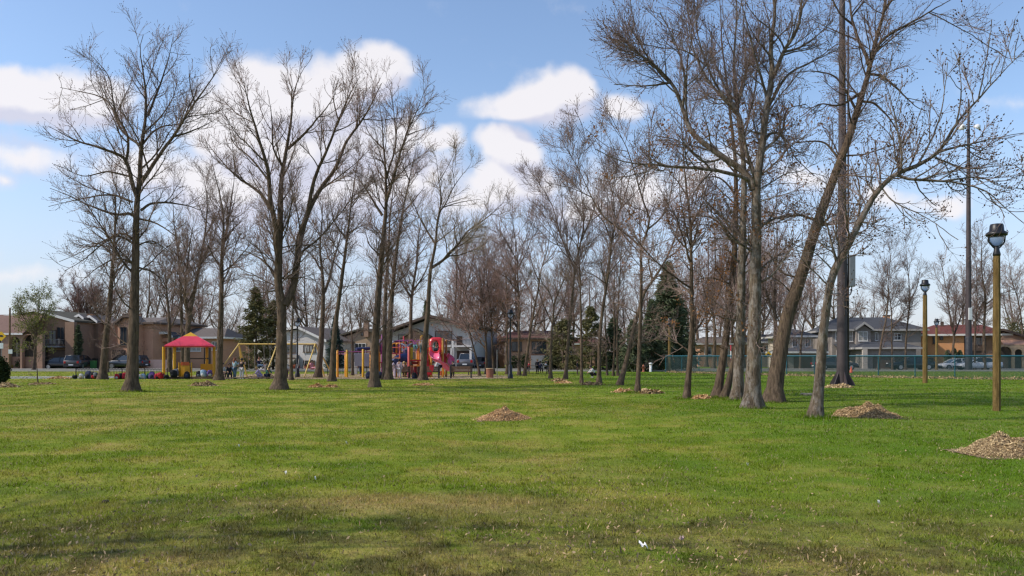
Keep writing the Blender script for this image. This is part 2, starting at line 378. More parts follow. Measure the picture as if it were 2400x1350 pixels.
def grow(r, P, R, dens, tmin, lenf, ang, up, wig, S, rr, rtip, tmax=1.0, gap=0.0, rmax=9.):
    """a level of side shoots on every parent polyline (vectorised); lenf(parent length, t, random array)"""
    n, s, _ = P.shape
    L = np.linalg.norm(np.diff(P, axis=1), axis=2).sum(1)
    cnt = r.poisson(np.clip(dens*L*(tmax-tmin), 0, 60)); idx = np.repeat(np.arange(n), cnt); m = len(idx)
    if m == 0: return np.zeros((0, S, 3)), np.zeros((0, S))
    t = r.uniform(tmin, tmax, m); f = t*(s-1); i = np.minimum(f.astype(int), s-2); fr = (f-i)[:,None]
    p0 = P[idx,i]*(1-fr) + P[idx,i+1]*fr; rp = R[idx,i]*(1-fr[:,0]) + R[idx,i+1]*fr[:,0]
    T = P[idx,i+1]-P[idx,i]; T /= np.linalg.norm(T, axis=1, keepdims=True)+1e-9
    rv = r.normal(size=(m,3)); rv -= (rv*T).sum(1, keepdims=True)*T; rv /= np.linalg.norm(rv, axis=1, keepdims=True)+1e-9
    a = np.clip(r.normal(ang, .16, m), .25, 1.6)[:,None]
    d = np.cos(a)*T + np.sin(a)*rv
    ln = lenf(L[idx], t, r.random(m)); st = (ln/(S-1))[:,None]
    Q = np.empty((m, S, 3)); Q[:,0] = p0
    for k in range(1, S):
        d = d + np.array([0,0,up]) + r.normal(0, wig, (m,3)); d /= np.linalg.norm(d, axis=1, keepdims=True)
        Q[:,k] = Q[:,k-1] + d*st
    r0 = np.minimum(np.minimum(rp*rr, ln*0.0105+rtip), rmax)
    RR = r0[:,None]*(1-np.linspace(0,1,S)[None]**1.0) + rtip*np.linspace(0,1,S)[None]
    return Q, np.maximum(RR, rtip)
def buds_np(r, P, size, frac=1.0, per=2):
    """small pointed buds near the shoot tips"""
    n = len(P); sel = r.random(n) < frac; P = P[sel]; n = len(P)
    if n == 0: return np.zeros((0,3)), np.zeros((0,3), int)
    out = []
    for k in range(per):
        s = P.shape[1]; t = 1.0 if k == 0 else 0
        a = P[:,-1] if k == 0 else P[:,-2]*.6+P[:,-1]*.4
        d = P[:,-1]-P[:,-2]; d /= np.linalg.norm(d, axis=1, keepdims=True)+1e-9
        if k: d = d + r.normal(0, .5, d.shape)
        d /= np.linalg.norm(d, axis=1, keepdims=True)+1e-9
        w = r.normal(size=d.shape); w -= (w*d).sum(1, keepdims=True)*d; w /= np.linalg.norm(w, axis=1, keepdims=True)+1e-9
        w2 = np.cross(d, w); l = size*r.uniform(.6, 1.3, n)[:,None]; q = l*.34
        mid = a+d*l*.45
        out.append(np.stack([a, mid+w*q, mid-w*q*.5+w2*q*.87, mid-w*q*.5-w2*q*.87, a+d*l], 1))
    V = np.concatenate(out); b = (np.arange(len(V))*5)[:,None,None]
    Fq = np.array([[0,2,1],[0,3,2],[0,1,3],[4,1,2],[4,2,3],[4,3,1]])[None]
    return V.reshape(-1,3), (b+Fq).reshape(-1,3)
def leaves_np(r, C, size, spread, per):
    """little crumpled leaf faces round the points C"""
    n = len(C)*per
    c = np.repeat(C, per, 0) + r.normal(0, spread, (n,3))
    a = r.normal(size=(n,3)); a /= np.linalg.norm(a, axis=1, keepdims=True); b = np.cross(a, r.normal(size=(n,3))); b /= np.linalg.norm(b, axis=1, keepdims=True)+1e-9
    s = size*r.uniform(.5, 1.3, n)[:,None]
    V = np.stack([c-a*s, c+b*s*.55, c+a*s, c-b*s*.55], 1)
    return V.reshape(-1,3), np.arange(4*n).reshape(-1,4)

TREE_NO = [0]
def tree(name, label, trunk, w, limbs=(), D=None, tilt=.3, cr=2.6, tmin=.3, d0=1.5, d1=2.6, d2=4.5, d3=0.0, ang=.75, up=.10, tr=.0045, bud=.045, budf=.7,
         deadleaf=0, bark=None, twig=None, group=None, cat='tree', flare=.66, top=.12, ltop=.012, len1=1.0, droop=0.0, green=None):
    """trunk: photo polyline from the base up, w = width in photo pixels near the base; limbs = [(polyline, start width px)] traced; the rest grows by itself"""
    d0 *= 1.3; d1 *= 2.0; d2 *= 2.6; up *= .65; cr *= 1.22; tr *= .85
    TREE_NO[0] += 1; r = np.random.default_rng(1000+TREE_NO[0])
    bark = bark or BARK; twig = twig or TWIG
    base = trunk[0]
    D = D or DG(base[1]); bx = X(base[0], D); bz = float(gz(bx, D))
    root = thing(name, label, cat, (bx, D, bz-0.02), 0, group)
    pxm = D/F
    lines = []          # world polylines with depth offset
    def world(pts, dys): return np.array([(X(px, D)*(1+dy/D), D+dy, EYE-(py-HY)*pxm*(1+dy/D)) for (px,py),dy in zip(pts, dys)])
    tl = len(trunk); lean = r.uniform(-.5, .5)*tilt
    dys = [lean*(k/(tl-1))**1.5*2.0 for k in range(tl)]
    T0 = world(trunk, dys); T0[0] = (bx, D, bz-0.02)
    St = 34
    TP = resample(T0, St); hgt = TP[-1,2]-TP[0,2]
    # a little natural crookedness
    wob = np.cumsum(r.normal(0, .012, (St,2)), 0); TP[:,:2] += (wob-np.linspace(0,1,St)[:,None]*wob[-1])*np.linspace(0,1,St)[:,None]
    s = np.linspace(0, 1, St); R0 = w*pxm*.405
    TR = R0*((1-s)**1.05*(1-top)+top*.2) ; TR = np.maximum(TR, ltop)
    hh = TP[:,2]-TP[0,2]; K = 14; th = 2*PI*np.arange(K)/K; ph = r.uniform(0, 6.3, 3)
    lob = 1+.28*np.cos(3*th+ph[0])+.18*np.cos(5*th+ph[1])
    prof = 1 + flare*np.exp(-hh/.30)[:,None]*lob[None] + .05*np.cos(2*th+ph[2])[None]+ .035*r.normal(size=(St,K))
    tv, tq = tubes_np(TP[None], (TR[:,None]*prof)[None], K)
    pix = [(np.array([CX+TP[k,0]/TP[k,1]*F, HY-(TP[k,2]-EYE)/TP[k,1]*F]), TP[k,1]-D, TR[k]) for k in range(St)]
    LP = [TP[:, :]]; LR = [TR]
    lv, lq, off = [tv], [tq], len(tv)
    for li in limbs:
        pts, w0 = li[0], li[1]
        sgn = li[2] if len(li) > 2 else r.choice([-1,1])*r.uniform(.15, .6)
        d = [np.hypot(*(q[0]-np.array(pts[0]))) for q in pix]; k0 = int(np.argmin(d)); dy0 = pix[k0][1]
        p = list(pts); plen = sum(np.hypot(p[i+1][0]-p[i][0], p[i+1][1]-p[i][1]) for i in range(len(p)-1))*pxm
        ds = np.array([dy0 + sgn*plen*.55*(k/(len(p)-1))**1.1 for k in range(len(p))])
        wp = world(p, ds)
        Sl = 22; Lp = resample(wp, Sl); Lp[2:] += np.cumsum(r.normal(0, .010, (Sl-2,3)), 0)*min(1, plen/4)
        r0 = min(w0*pxm*.40, pix[k0][2]*.9); sl_ = np.linspace(0, 1, Sl)
        Lr = np.maximum(r0*((1-sl_)**.9*(1-.06)+.06), ltop)
        v_, q_ = tubes_np(Lp[None], Lr[None], 8); lv.append(v_); lq.append(q_+off); off += len(v_)
        LP.append(Lp); LR.append(Lr)
        pix += [(np.array([CX+Lp[k,0]/Lp[k,1]*F, HY-(Lp[k,2]-EYE)/Lp[k,1]*F]), Lp[k,1]-D, Lr[k]) for k in range(Sl)]
    o0 = np.array([bx, D, bz-0.02])
    tob = obj_np('trunk', np.concatenate(lv)-o0, [np.concatenate(lq)], bark, root)
    # ---- side branches
    P0t, R0t = TP[None], TR[None]
    A, B = [], []
    lt = lambda L, t, q: np.clip(cr*len1*(.45+.75*q)*(1.18-.75*t), .4, 9)
    p1, r1 = grow(r, P0t, R0t, d0, tmin, lt, ang, up-droop, .09, 10, .55, .010); A.append(p1); B.append(r1)
    for Lp, Lr in zip(LP[1:], LR[1:]):
        Lp_, Lr_ = resample(Lp, 22)[None], Lr[None]
        ll = lambda L, t, q: np.clip(np.minimum(.38*L, cr)*(.4+.9*q)*(1.25-.75*t), .35, 5)
        p, q = grow(r, Lp_, Lr_, d0*1.25, .10, ll, ang, up-droop*.5, .10, 10, .6, .009); A.append(p); B.append(q)
    p, q = grow(r, P0t, R0t, 2.3 if w*pxm > .2 else 1.3, .10, lambda L,t,q: .3+2.3*q*q+.5*t, 1.1, .015, .13, 10, .3, .006, tmax=.62); A.append(p); B.append(q)
    p1 = np.concatenate(A); r1 = np.concatenate(B)
    l2 = lambda L, t, q: np.clip(.46*L*(.45+.8*q)*(1.15-.6*t), .25, 2.2)
    p2, r2 = grow(r, p1, r1, d1, .15, l2, .72, up*1.2, .11, 7, .6, tr*1.3)
    p2b, r2b = grow(r, np.concatenate([resample(x, 10)[None] for x in LP]), np.concatenate([np.interp(np.linspace(0,1,10), np.linspace(0,1,len(x)), x)[None] for x in LR]), d1*.22, .35, lambda L,t,q: .35+.9*q, .9, up, .12, 7, .5, tr*1.3)
    p2 = np.concatenate([p2, p2b]); r2 = np.concatenate([r2, r2b])
    l3 = lambda L, t, q: np.clip(.16+.34*q+.08*L, .12, .65)
    p3, r3 = grow(r, p2, r2, d2, .15, l3, .70, up*1.6, .12, 4, .7, tr)
    p3b, r3b = grow(r, p1, r1, d2*.4, .3, l3, .75, up*1.6, .12, 4, .6, tr)
    p3 = np.concatenate([p3, p3b]); r3 = np.concatenate([r3, r3b])
    vs, fs, mi, off = [], [], [], 0
    def put(v, f, m):
        nonlocal off
        if len(v) == 0: return
        vs.append(v); fs.append(f+off); mi.append(np.full(len(f), m)); off += len(v)
    put(*tubes_np(p1, r1, 6), 0); put(*tubes_np(p2, r2, 4), 1); put(*tubes_np(p3, r3, 3), 1)
    tips = p3
    if d3:
        p4, r4 = grow(r, p3, r3, d3, .3, lambda L,t,q: .08+.22*q, .7, up*2, .12, 3, .8, tr*.8); put(*tubes_np(p4, r4, 3), 1); tips = np.concatenate([p3[:, -3:], p4])
    if bud:
        v_, f_ = buds_np(r, tips, bud, budf); put(v_, f_, 2)
    mats = [bark, twig, BUD]
    if deadleaf:
        low = p2[(p2[:,-1,2] < bz+hgt*.62)]
        if len(low):
            C = low[r.choice(len(low), min(deadleaf, len(low)), replace=False), -1]
            v_, f_ = leaves_np(r, C, .055, .13, 14); put(v_, f_, 3)
        mats.append(DEADLEAF)
    if green is not None:
        C = np.concatenate([p3[:, -1], p3[:, 1]]); v_, f_ = leaves_np(r, C, green[1], green[2], green[3]); put(v_, f_, len(mats)); mats.append(green[0])
    groups = {}
    tri = [f for f in fs]
    allm = np.concatenate(mi)
    obj_np('crown', np.concatenate(vs)-o0, fs, mats, root, allm)
    return root

q1 = lambda *p: [(80+a/1.5, 40+b/1.5) for a,b in p]
q2 = lambda *p: [(480+a/1.607, 100+b/1.607) for a,b in p]
q3 = lambda *p: [(1020+a/1.776, 180+b/1.776) for a,b in p]
q4 = lambda *p: [(1400+a/1.35, b/1.35) for a,b in p]

# ---- left group
tree('bare_tree', 'tall wide-crowned bare tree standing alone left of the red-roofed shelter',
     [(308,922)]+q1((350,1100),(355,900),(358,750),(364,650),(372,560),(376,470),(392,340),(388,220),(372,120),(384,62)), 37,
     [(q1((364,640),(340,570),(318,500),(290,478),(240,460),(150,432),(55,385)), 15), (q1((322,520),(330,420),(290,330),(270,220),(230,160),(198,125)), 12),
      (q1((372,590),(430,500),(490,420),(570,300),(635,205),(672,140)), 15), (q1((360,700),(330,690),(280,690),(180,650),(60,595)), 9),
      (q1((375,680),(420,655),(520,660),(620,695)), 8), (q1((400,345),(440,250),(470,160),(488,75)), 8), (q1((350,780),(300,760),(220,800),(90,860)), 7),
      (q1((490,420),(560,400),(640,360)), 7), (q1((372,450),(310,400),(265,300),(200,270),(90,250)), 8), (q1((378,450),(440,390),(540,375),(600,350)), 7), (q1((366,880),(420,900),(470,960)), 6), (q1((355,800),(300,770),(250,790),(180,850),(110,890)), 7), (q1((353,870),(300,850),(230,880),(160,940)), 6), (q1((372,710),(430,725),(500,775),(540,820)), 6), (q1((345,650),(270,625),(160,640),(50,665)), 7), (q1((368,800),(420,790),(490,840)), 5), (q1((335,560),(260,545),(170,560),(70,520)), 6), (q1((565,305),(548,240),(545,200)), 6)],
     cr=2.9, tmin=.22, d0=1.25, d1=2.5, d2=4.2, up=.10)
tree('bare_tree', 'slim leaning bare tree just beyond the tall lone tree, beside the heap of bags',
     [(240,889)]+q1((250,1150),(262,1050),(275,900),(283,780),(287,650),(292,530)), 23, [(q1((284,740),(310,640),(330,560)), 7), (q1((280,840),(230,800),(180,800)), 6), (q1((283,800),(320,760),(350,800)), 5)], cr=3.2, tmin=.25, d0=1.5, d1=2.3, d2=3.6, tr=.006)
tree('bare_tree', 'bare tree with a stubby cut-off top limb behind the gazebo roof',
     [(397,872)]+q1((476,1090),(470,1000),(463,915),(452,850)), 17, [(q1((466,960),(430,925),(380,925)), 6), (q1((465,925),(440,870),(400,790),(390,700)), 8), (q1((466,935),(500,850),(500,760)), 6)], cr=4.2, tmin=.35, d0=1.6, d1=2.2, d2=3.2, tr=.008)
tree('bare_tree', 'straight thin bare tree behind the yellow-posted gazebo', [(428,872)]+q1((520,1090),(515,950),(505,820),(490,690),(492,560)), 13, [(q1((510,880),(550,780),(560,680)), 5)], cr=4.2, tmin=.3, d0=1.5, d1=2.2, d2=3.2, tr=.008)
tree('bare_tree', 'forked bare tree leaning over the gazebo peak', [(438,873)]+q1((541,1090),(560,980),(580,880),(600,770),(608,640),(590,540)), 19, [(q1((541,1060),(530,960),(540,850),(555,740)), 10), (q1((585,860),(630,780),(640,700)), 6)], cr=4.2, tmin=.3, d0=1.5, d1=2.2, d2=3.2, tr=.008)
tree('bare_tree', 'bare tree right of the gazebo where two children sit',
     [(513,891)]+q2((58,1100),(64,900),(66,800),(72,680),(64,600),(35,480),(25,420)), 22, [(q2((66,790),(90,660),(108,540),(112,470)), 9), (q2((64,850),(20,780),(0,700)), 6), (q2((68,760),(110,700),(150,660)), 6)], cr=3.4, tmin=.24, d0=1.7, d1=2.4, d2=3.6, tr=.006)
tree('bare_tree', 'large bare tree with twin stems forking low in front of the yellow swing set',
     [(655,912)]+q2((288,1200),(289,1080),(288,990),(277,900),(281,790),(286,650),(290,520),(310,400),(326,290),(342,165),(378,88)), 40,
     [(q2((280,830),(266,700),(246,600),(236,480),(200,350),(172,255),(150,145)), 20), (q2((302,990),(330,930),(345,830),(356,740),(386,640),(430,550),(490,470),(530,370),(598,275),(662,150)), 24),
      (q2((250,630),(200,560),(130,510),(60,440),(5,370)), 10), (q2((386,650),(410,520),(450,420),(500,290),(540,205),(585,130)), 13), (q2((312,400),(380,340),(450,260),(500,185)), 9),
      (q2((330,935),(345,990),(370,1010),(435,1045)), 7), (q2((240,520),(180,440),(110,380),(90,300)), 7), (q2((275,890),(230,830),(160,790),(110,780)), 8), (q2((505,300),(480,200),(490,120)), 6), (q2((300,480),(260,400),(255,300),(240,180)), 7),
      (q2((284,930),(220,940),(140,935)), 6)],
     cr=2.7, tmin=.3, d0=1.3, d1=2.4, d2=4.0, up=.12, tr=.005)
tree('bare_tree', 'thin pale sapling close behind the twin-stemmed tree', [(683,891)]+q2((325,1150),(332,1000),(334,880),(340,760)), 12, [], cr=1.8, tmin=.4, d0=1.5, d1=2.2, d2=3.2, tr=.006)
tree('bare_tree', 'bare tree between the swing set and its right legs', [(745,885)]+q2((436,1150),(444,1000),(441,880),(432,780),(440,680),(445,560)), 20, [(q2((442,960),(470,890),(490,810),(515,720),(520,640)), 10), (q2((440,860),(400,800),(360,770)), 6)], cr=3.2, tmin=.25, d0=1.7, d1=2.3, d2=3.4, tr=.0065)
tree('bare_tree', 'right-leaning bare tree beside the orange climbing-bar posts', [(778,894)]+q2((485,1150),(496,1030),(515,900),(530,780),(547,640),(562,540),(580,440),(590,400)), 20, [(q2((535,740),(490,680),(470,600)), 6), (q2((552,620),(600,560),(640,520)), 5), (q2((520,860),(480,820),(440,810)), 5)], cr=2.8, tmin=.28, d0=1.8, d1=2.4, d2=3.5, tr=.006)
tree('bare_tree', 'thin young tree before the tan house wall', [(826,880)]+q2((556,1200),(553,1090),(549,1030),(548,960)), 8, [(q2((552,1080),(575,1030),(590,1000)), 4), (q2((551,1060),(535,1000),(530,950)), 4)], cr=1.8, tmin=.4, d0=1.5, d1=2.0, d2=3.0, tr=.006)
tree('bare_tree', 'tall straight bare tree in front of the orange and purple climbing frame',
     [(877,907)]+q2((641,1150),(655,950),(668,780),(681,640),(681,480),(673,380),(666,285),(652,215)), 30,
     [(q2((684,600),(718,470),(750,360),(790,262),(825,175)), 14), (q2((668,650),(620,570),(555,470)), 8), (q2((755,350),(810,330),(865,310)), 6), (q2((660,800),(620,760),(600,700)), 6), (q2((680,520),(720,400),(715,280),(700,170)), 8), (q2((672,400),(620,340),(600,270)), 6), (q2((785,270),(830,230),(880,190)), 6)],
     cr=2.5, tmin=.28, d0=1.5, d1=2.5, d2=4.0, tr=.0055)
tree('bare_tree', 'slender bare tree forming the left stem of a close pair at the climbing frame', [(903,889)]+q2((677,1100),(681,950),(690,800),(700,650),(712,540),(720,440)), 17, [(q2((690,800),(650,720),(600,680)), 5)], cr=2.8, tmin=.3, d0=1.6, d1=2.3, d2=3.4, tr=.006)
tree('bare_tree', 'bare tree forming the thicker right stem of a close pair at the climbing frame', [(911,890)]+q2((696,1110),(706,950),(722,800),(742,660),(766,540),(790,430),(805,360)), 22, [(q2((745,640),(790,590),(830,540)), 6), (q2((715,860),(680,800),(650,790)), 5), (q2((770,520),(740,440),(735,380)), 6)], cr=2.8, tmin=.3, d0=1.6, d1=2.3, d2=3.4, tr=.006)
tree('bare_tree', 'forked bare tree rising behind the blue crawl tube', [(963,878)]+q2((776,1100),(780,960),(796,850),(802,760),(812,680),(822,590)), 17, [(q2((778,960),(742,905),(720,860)), 8), (q2((782,940),(830,860),(850,790)), 6)], cr=3.6, tmin=.35, d0=1.6, d1=2.2, d2=3.2, tr=.007)
tree('bare_tree', 'bare tree with a Y fork in front of the red slide tower',
     [(991,891)]+q2((828,1150),(840,1000),(850,855),(870,755),(880,650),(905,610),(940,540),(1000,460)), 21,
     [(q2((852,850),(905,812),(960,750),(990,710),(1060,660),(1125,600)), 10), (q2((880,655),(888,590),(880,510),(868,420)), 8), (q2((870,760),(830,700),(785,610),(745,560)), 7), (q2((900,620),(960,600),(1040,590)), 6), (q2((940,540),(935,450),(960,370)), 6), (q2((880,530),(930,440),(940,380)), 5), (q2((950,760),(940,700),(960,640)), 5)],
     cr=2.1, tmin=.42, d0=1.7, d1=2.6, d2=4.2, tr=.0055, twig=TWIGL)
# ---- middle cluster
def n4(*p): return [(1100+a/4.5, 650+b/4.5) for a,b in p]
tree('bare_tree', 'thin bare tree leaning left beside the silver pickup', n4((110,1040),(85,900),(35,700),(-10,520),(-60,320),(-110,180)), 8, [], cr=4.0, tmin=.25, d0=1.6, d1=2.0, d2=2.8, tr=.009, twig=TWIGR, deadleaf=25)
tree('bare_tree', 'brown-leaved bare tree behind the slatted litter bin', n4((178,1022),(180,800),(165,500),(150,250),(120,50))+[(1120,600)], 9, [(n4((170,600),(90,400),(40,200)), 4)], cr=4.4, tmin=.2, d0=2.0, d1=1.8, d2=2.3, tr=.009, twig=TWIGR, deadleaf=60)
tree('bare_tree', 'thin bare tree right behind the grey metal post', n4((258,1020),(245,800),(235,600),(225,300),(190,60))+[(1135,590)], 8, [], cr=4.4, tmin=.2, d0=2.0, d1=1.8, d2=2.3, tr=.009, twig=TWIGR, deadleaf=45)
tree('bare_tree', 'bare tree just left of the black lamp post', n4((396,1025),(395,800),(398,500),(400,200),(380,-50))+[(1170,560)], 8, [(n4((398,420),(330,250),(280,50)), 4)], cr=4.0, tmin=.3, d0=1.7, d1=2.1, d2=3.0, tr=.008, twig=TWIGR, deadleaf=20)
tree('bare_tree', 'dark bare tree with broad brown crown just right of the black lamp post', [(1217,880)]+q3((350,1000),(346,850),(345,760),(330,640),(310,520)), 10, [(q3((345,770),(270,650),(220,560)), 6), (q3((345,800),(400,680),(420,580)), 6), (q3((345,900),(300,840),(240,800)), 4)], cr=4.0, tmin=.28, d0=1.9, d1=2.0, d2=2.8, tr=.0075, twig=TWIGR)
tree('bare_tree', 'bare tree leaning right beside the picnic table', [(1229,881)]+q3((390,1100),(410,980),(430,880),(442,800),(470,700),(480,600),(470,540)), 10, [(q3((435,860),(400,760),(380,660)), 5), (q3((445,790),(500,720),(530,640)), 5)], cr=4.0, tmin=.28, d0=1.9, d1=2.0, d2=2.8, tr=.0075, twig=TWIGR)
tree('bare_tree', 'pale-trunked bare tree with a small Y fork at the picnic table', [(1290,887)]+q3((485,1050),(491,960),(470,890),(440,850),(420,760)), 11, [(q3((491,960),(520,880),(572,785),(590,700)), 6)], cr=2.4, tmin=.5, d0=1.6, d1=2.2, d2=3.2, tr=.007, twig=TWIGL)
tree('bare_tree', 'tall bare tree leaning right past the picnic table, wood chips at its foot', [(1325,889)]+q3((550,1150),(561,1000),(572,880),(582,790),(602,700),(618,600),(610,500),(600,380),(590,270)), 12,
     [(q3((580,800),(555,740),(520,650),(480,520),(395,390)), 8), (q3((605,690),(660,560),(690,440),(700,350)), 7), (q3((520,640),(530,520),(510,400)), 5), (q3((618,600),(560,480),(540,360)), 5)], cr=2.9, tmin=.33, d0=1.7, d1=2.4, d2=3.8, tr=.006)
tree('bare_tree', 'straight slim bare tree between two leaning trunks with a chip mound at its foot', [(1363,898)]+q3((608,1050),(604,900),(600,790),(592,740),(596,650),(620,540),(640,430)), 10, [(q3((600,800),(560,740),(530,660)), 5)], cr=2.4, tmin=.4, d0=1.7, d1=2.3, d2=3.6, tr=.006)
tree('bare_tree', 'sturdy bare tree leaning right beside the stooping person', [(1404,899)]+q3((685,1100),(696,980),(713,870),(727,760),(742,650),(770,550),(800,460),(820,340),(830,220)), 13,
     [(q3((735,690),(700,600),(640,540),(570,500)), 6), (q3((745,640),(740,500),(700,380),(680,260)), 7), (q3((770,550),(850,460),(880,360)), 6), (q3((710,860),(650,820),(600,800)), 4)], cr=2.8, tmin=.36, d0=1.7, d1=2.4, d2=3.8, tr=.006)
tree('bare_tree', 'thin far tree trunk left of two twin trunks near the spruces', [(1423,880),(1420,800),(1418,720),(1415,600),(1410,520)], 6, [], cr=2.8, tmin=.35, d0=1.7, d1=2.0, d2=2.8, tr=.008, twig=TWIGR)
tree('bare_tree', 'left one of two twin thin trunks before the dark spruces', [(1437,881),(1440,790),(1438,700),(1440,600),(1432,500)], 7, [], cr=2.8, tmin=.35, d0=1.7, d1=2.0, d2=2.8, tr=.008, twig=TWIGR)
tree('bare_tree', 'right one of two twin thin trunks before the dark spruces', [(1448,881),(1446,790),(1450,690),(1456,600),(1460,480)], 8, [], cr=2.8, tmin=.35, d0=1.7, d1=2.0, d2=2.8, tr=.008, twig=TWIGR)
tree('bare_tree', 'strongly right-leaning trunk crossing behind an upright forked tree', [(1452,904)]+q3((795,1185),(825,1060),(840,1000),(870,900),(905,850),(960,760),(1000,660),(1012,580),(1030,440)), 17, [(q3((905,850),(890,760),(920,660)), 6), (q3((960,760),(1010,720),(1050,640)), 6), (q3((1000,660),(960,580),(950,480)), 6), (q3((1015,580),(1060,500),(1080,400)), 5)], D=42, cr=2.6, tmin=.45, d0=1.6, d1=2.4, d2=3.8, tr=.0055)
tree('bare_tree', 'upright forked tree with a long limb reaching left towards the clouds', [(1494,920)]+q3((850,1150),(855,1000),(858,850),(859,715),(875,670),(892,590),(868,530),(840,430),(800,300),(740,180),(700,90)), 15,
     [(q3((857,710),(780,640),(700,580),(650,500),(590,370),(520,250)), 10), (q3((650,500),(560,460),(460,440)), 6), (q3((880,640),(960,560),(990,440),(1000,320)), 8), (q3((850,450),(900,330),(900,200),(880,110)), 7), (q3((858,1000),(800,960),(740,940)), 4), (q3((860,980),(920,1010),(960,1060)), 4), (q3((690,570),(640,600),(560,590)), 5), (q3((590,380),(620,250),(580,130)), 6), (q3((800,310),(720,290),(620,210)), 6)], cr=2.4, tmin=.36, d0=1.7, d1=2.6, d2=4.2, tr=.005)
tree('bare_tree', 'slim upright tree with some dry leaves left of the big trunk group', [(1609,931)]+q4((298,1050),(297,900),(293,700),(276,560),(268,430),(262,300)), 20, [(q4((294,720),(330,640),(350,560)), 6), (q4((285,620),(240,560),(190,540)), 6), (q4((297,860),(260,820),(225,830)), 4)], cr=2.6, tmin=.3, d0=1.9, d1=2.6, d2=4.0, tr=.005, deadleaf=45)
# ---- right group, near
tree('bare_tree', 'leftmost thick trunk of the big close group, curving right', [(1681,931)]+q4((391,1180),(406,1080),(420,950),(434,800),(440,650),(436,480),(420,330),(400,180),(390,40),(380,-80)), 28, [(q4((436,780),(380,700),(320,680),(240,690)), 8), (q4((422,900),(360,880),(300,890)), 6), (q4((440,620),(380,560),(300,580)), 7), (q4((420,330),(340,240),(300,120)), 7)], cr=2.4, tmin=.25, d0=1.15, d1=2.2, d2=3.6, tr=.0045, deadleaf=90)
tree('bare_tree', 'short slanting stem squeezed into the big close trunk group', [(1697,935)]+q4((418,1200),(436,1120),(448,1020),(462,900),(470,780),(468,640)), 22, [], cr=1.8, tmin=.5, d0=1.4, d1=2.4, d2=3.8, D=30.2, tr=.0045)
tree('bare_tree', 'straight rough trunk just left of the broadest trunk', [(1728,937)]+q4((448,1150),(453,1000),(456,850),(461,700),(464,560),(455,450),(440,350),(430,200),(440,60),(430,-120)), 34, [(q4((440,360),(390,300),(330,220),(295,120),(280,0)), 12), (q4((455,840),(410,790),(370,790)), 6), (q4((440,330),(470,220),(460,100),(470,0)), 9), (q4((460,720),(400,690),(330,620)), 7)], cr=2.3, tmin=.28, d0=1.15, d1=2.2, d2=3.6, tr=.0045, deadleaf=90, bark=BARKW)
tree('bare_tree', 'broadest rough-barked trunk of the group with limbs sweeping far left', [(1762,955)]+q4((495,1150),(497,1000),(500,850),(504,700),(503,600),(516,500),(534,350),(552,230),(548,140),(560,40),(545,-90),(540,-260)), 50,
     [(q4((495,600),(470,550),(400,500),(330,450),(290,410),(266,335),(230,260),(150,190),(60,110)), 24, .25), (q4((488,575),(440,552),(330,530),(200,520),(80,500),(0,465)), 13, -.35), (q4((500,560),(470,470),(445,360),(390,300),(340,200),(310,90),(300,-60)), 17, .3),
      (q4((545,260),(590,160),(632,80),(650,-40),(690,-160)), 17, -.3), (q4((534,350),(600,240),(680,195),(760,140)), 11, .3), (q4((520,480),(585,420),(600,350),(660,330)), 9), (q4((270,345),(275,250),(250,150),(200,40)), 9), (q4((540,320),(500,200),(470,90),(440,-60)), 12, -.4),
      (q4((524,440),(560,420),(600,450),(620,500),(680,560)), 8), (q4((505,720),(560,690),(620,680),(690,690)), 9), (q4((498,800),(440,760),(390,700),(340,640)), 8), (q4((230,262),(160,270),(50,265)), 7), (q4((590,165),(640,150),(700,110),(750,60)), 8), (q4((500,900),(560,860),(640,740)), 8), (q4((400,500),(330,510),(260,450),(180,430)), 7), (q4((345,210),(280,160),(200,150),(90,130)), 7)],
     cr=2.1, tmin=.30, d0=2.0, d1=3.0, d2=4.8, up=.07, tr=.0042, deadleaf=60, bark=BARKW, ltop=.014)
tree('bare_tree', 'massive trunk leaning right in front of the steel light mast', [(1812,941)]+q4((572,1150),(602,1000),(642,880),(690,725),(740,585),(788,455),(820,350),(855,235),(865,190),(885,110),(905,40),(915,-90),(930,-230)), 51,
     [(q4((858,205),(848,170),(815,90),(800,0),(790,-120)), 22, .3), (q4((872,165),(910,120),(960,88),(1050,38),(1140,-15)), 15, -.25), (q4((862,235),(900,240),(950,280),(1005,335),(1040,350)), 9), (q4((1050,40),(1120,75),(1200,120),(1290,180)), 7), (q4((840,290),(770,330),(700,330),(640,370)), 9),
      (q4((700,700),(640,680),(570,690),(520,660)), 8), (q4((690,720),(730,690),(760,640),(830,640)), 7), (q4((770,510),(720,450),(640,450),(560,470)), 8), (q4((820,350),(760,250),(680,230),(600,240)), 8), (q4((905,40),(960,-40),(1060,-100)), 10), (q4((810,80),(760,30),(720,-60)), 9), (q4((640,880),(580,860),(540,800)), 7), (q4((830,320),(880,330),(940,400),(960,480)), 8)],
     cr=2.1, tmin=.34, d0=1.8, d1=2.8, d2=4.4, up=.03, droop=.02, tr=.0045, bark=BARK, ltop=.014)
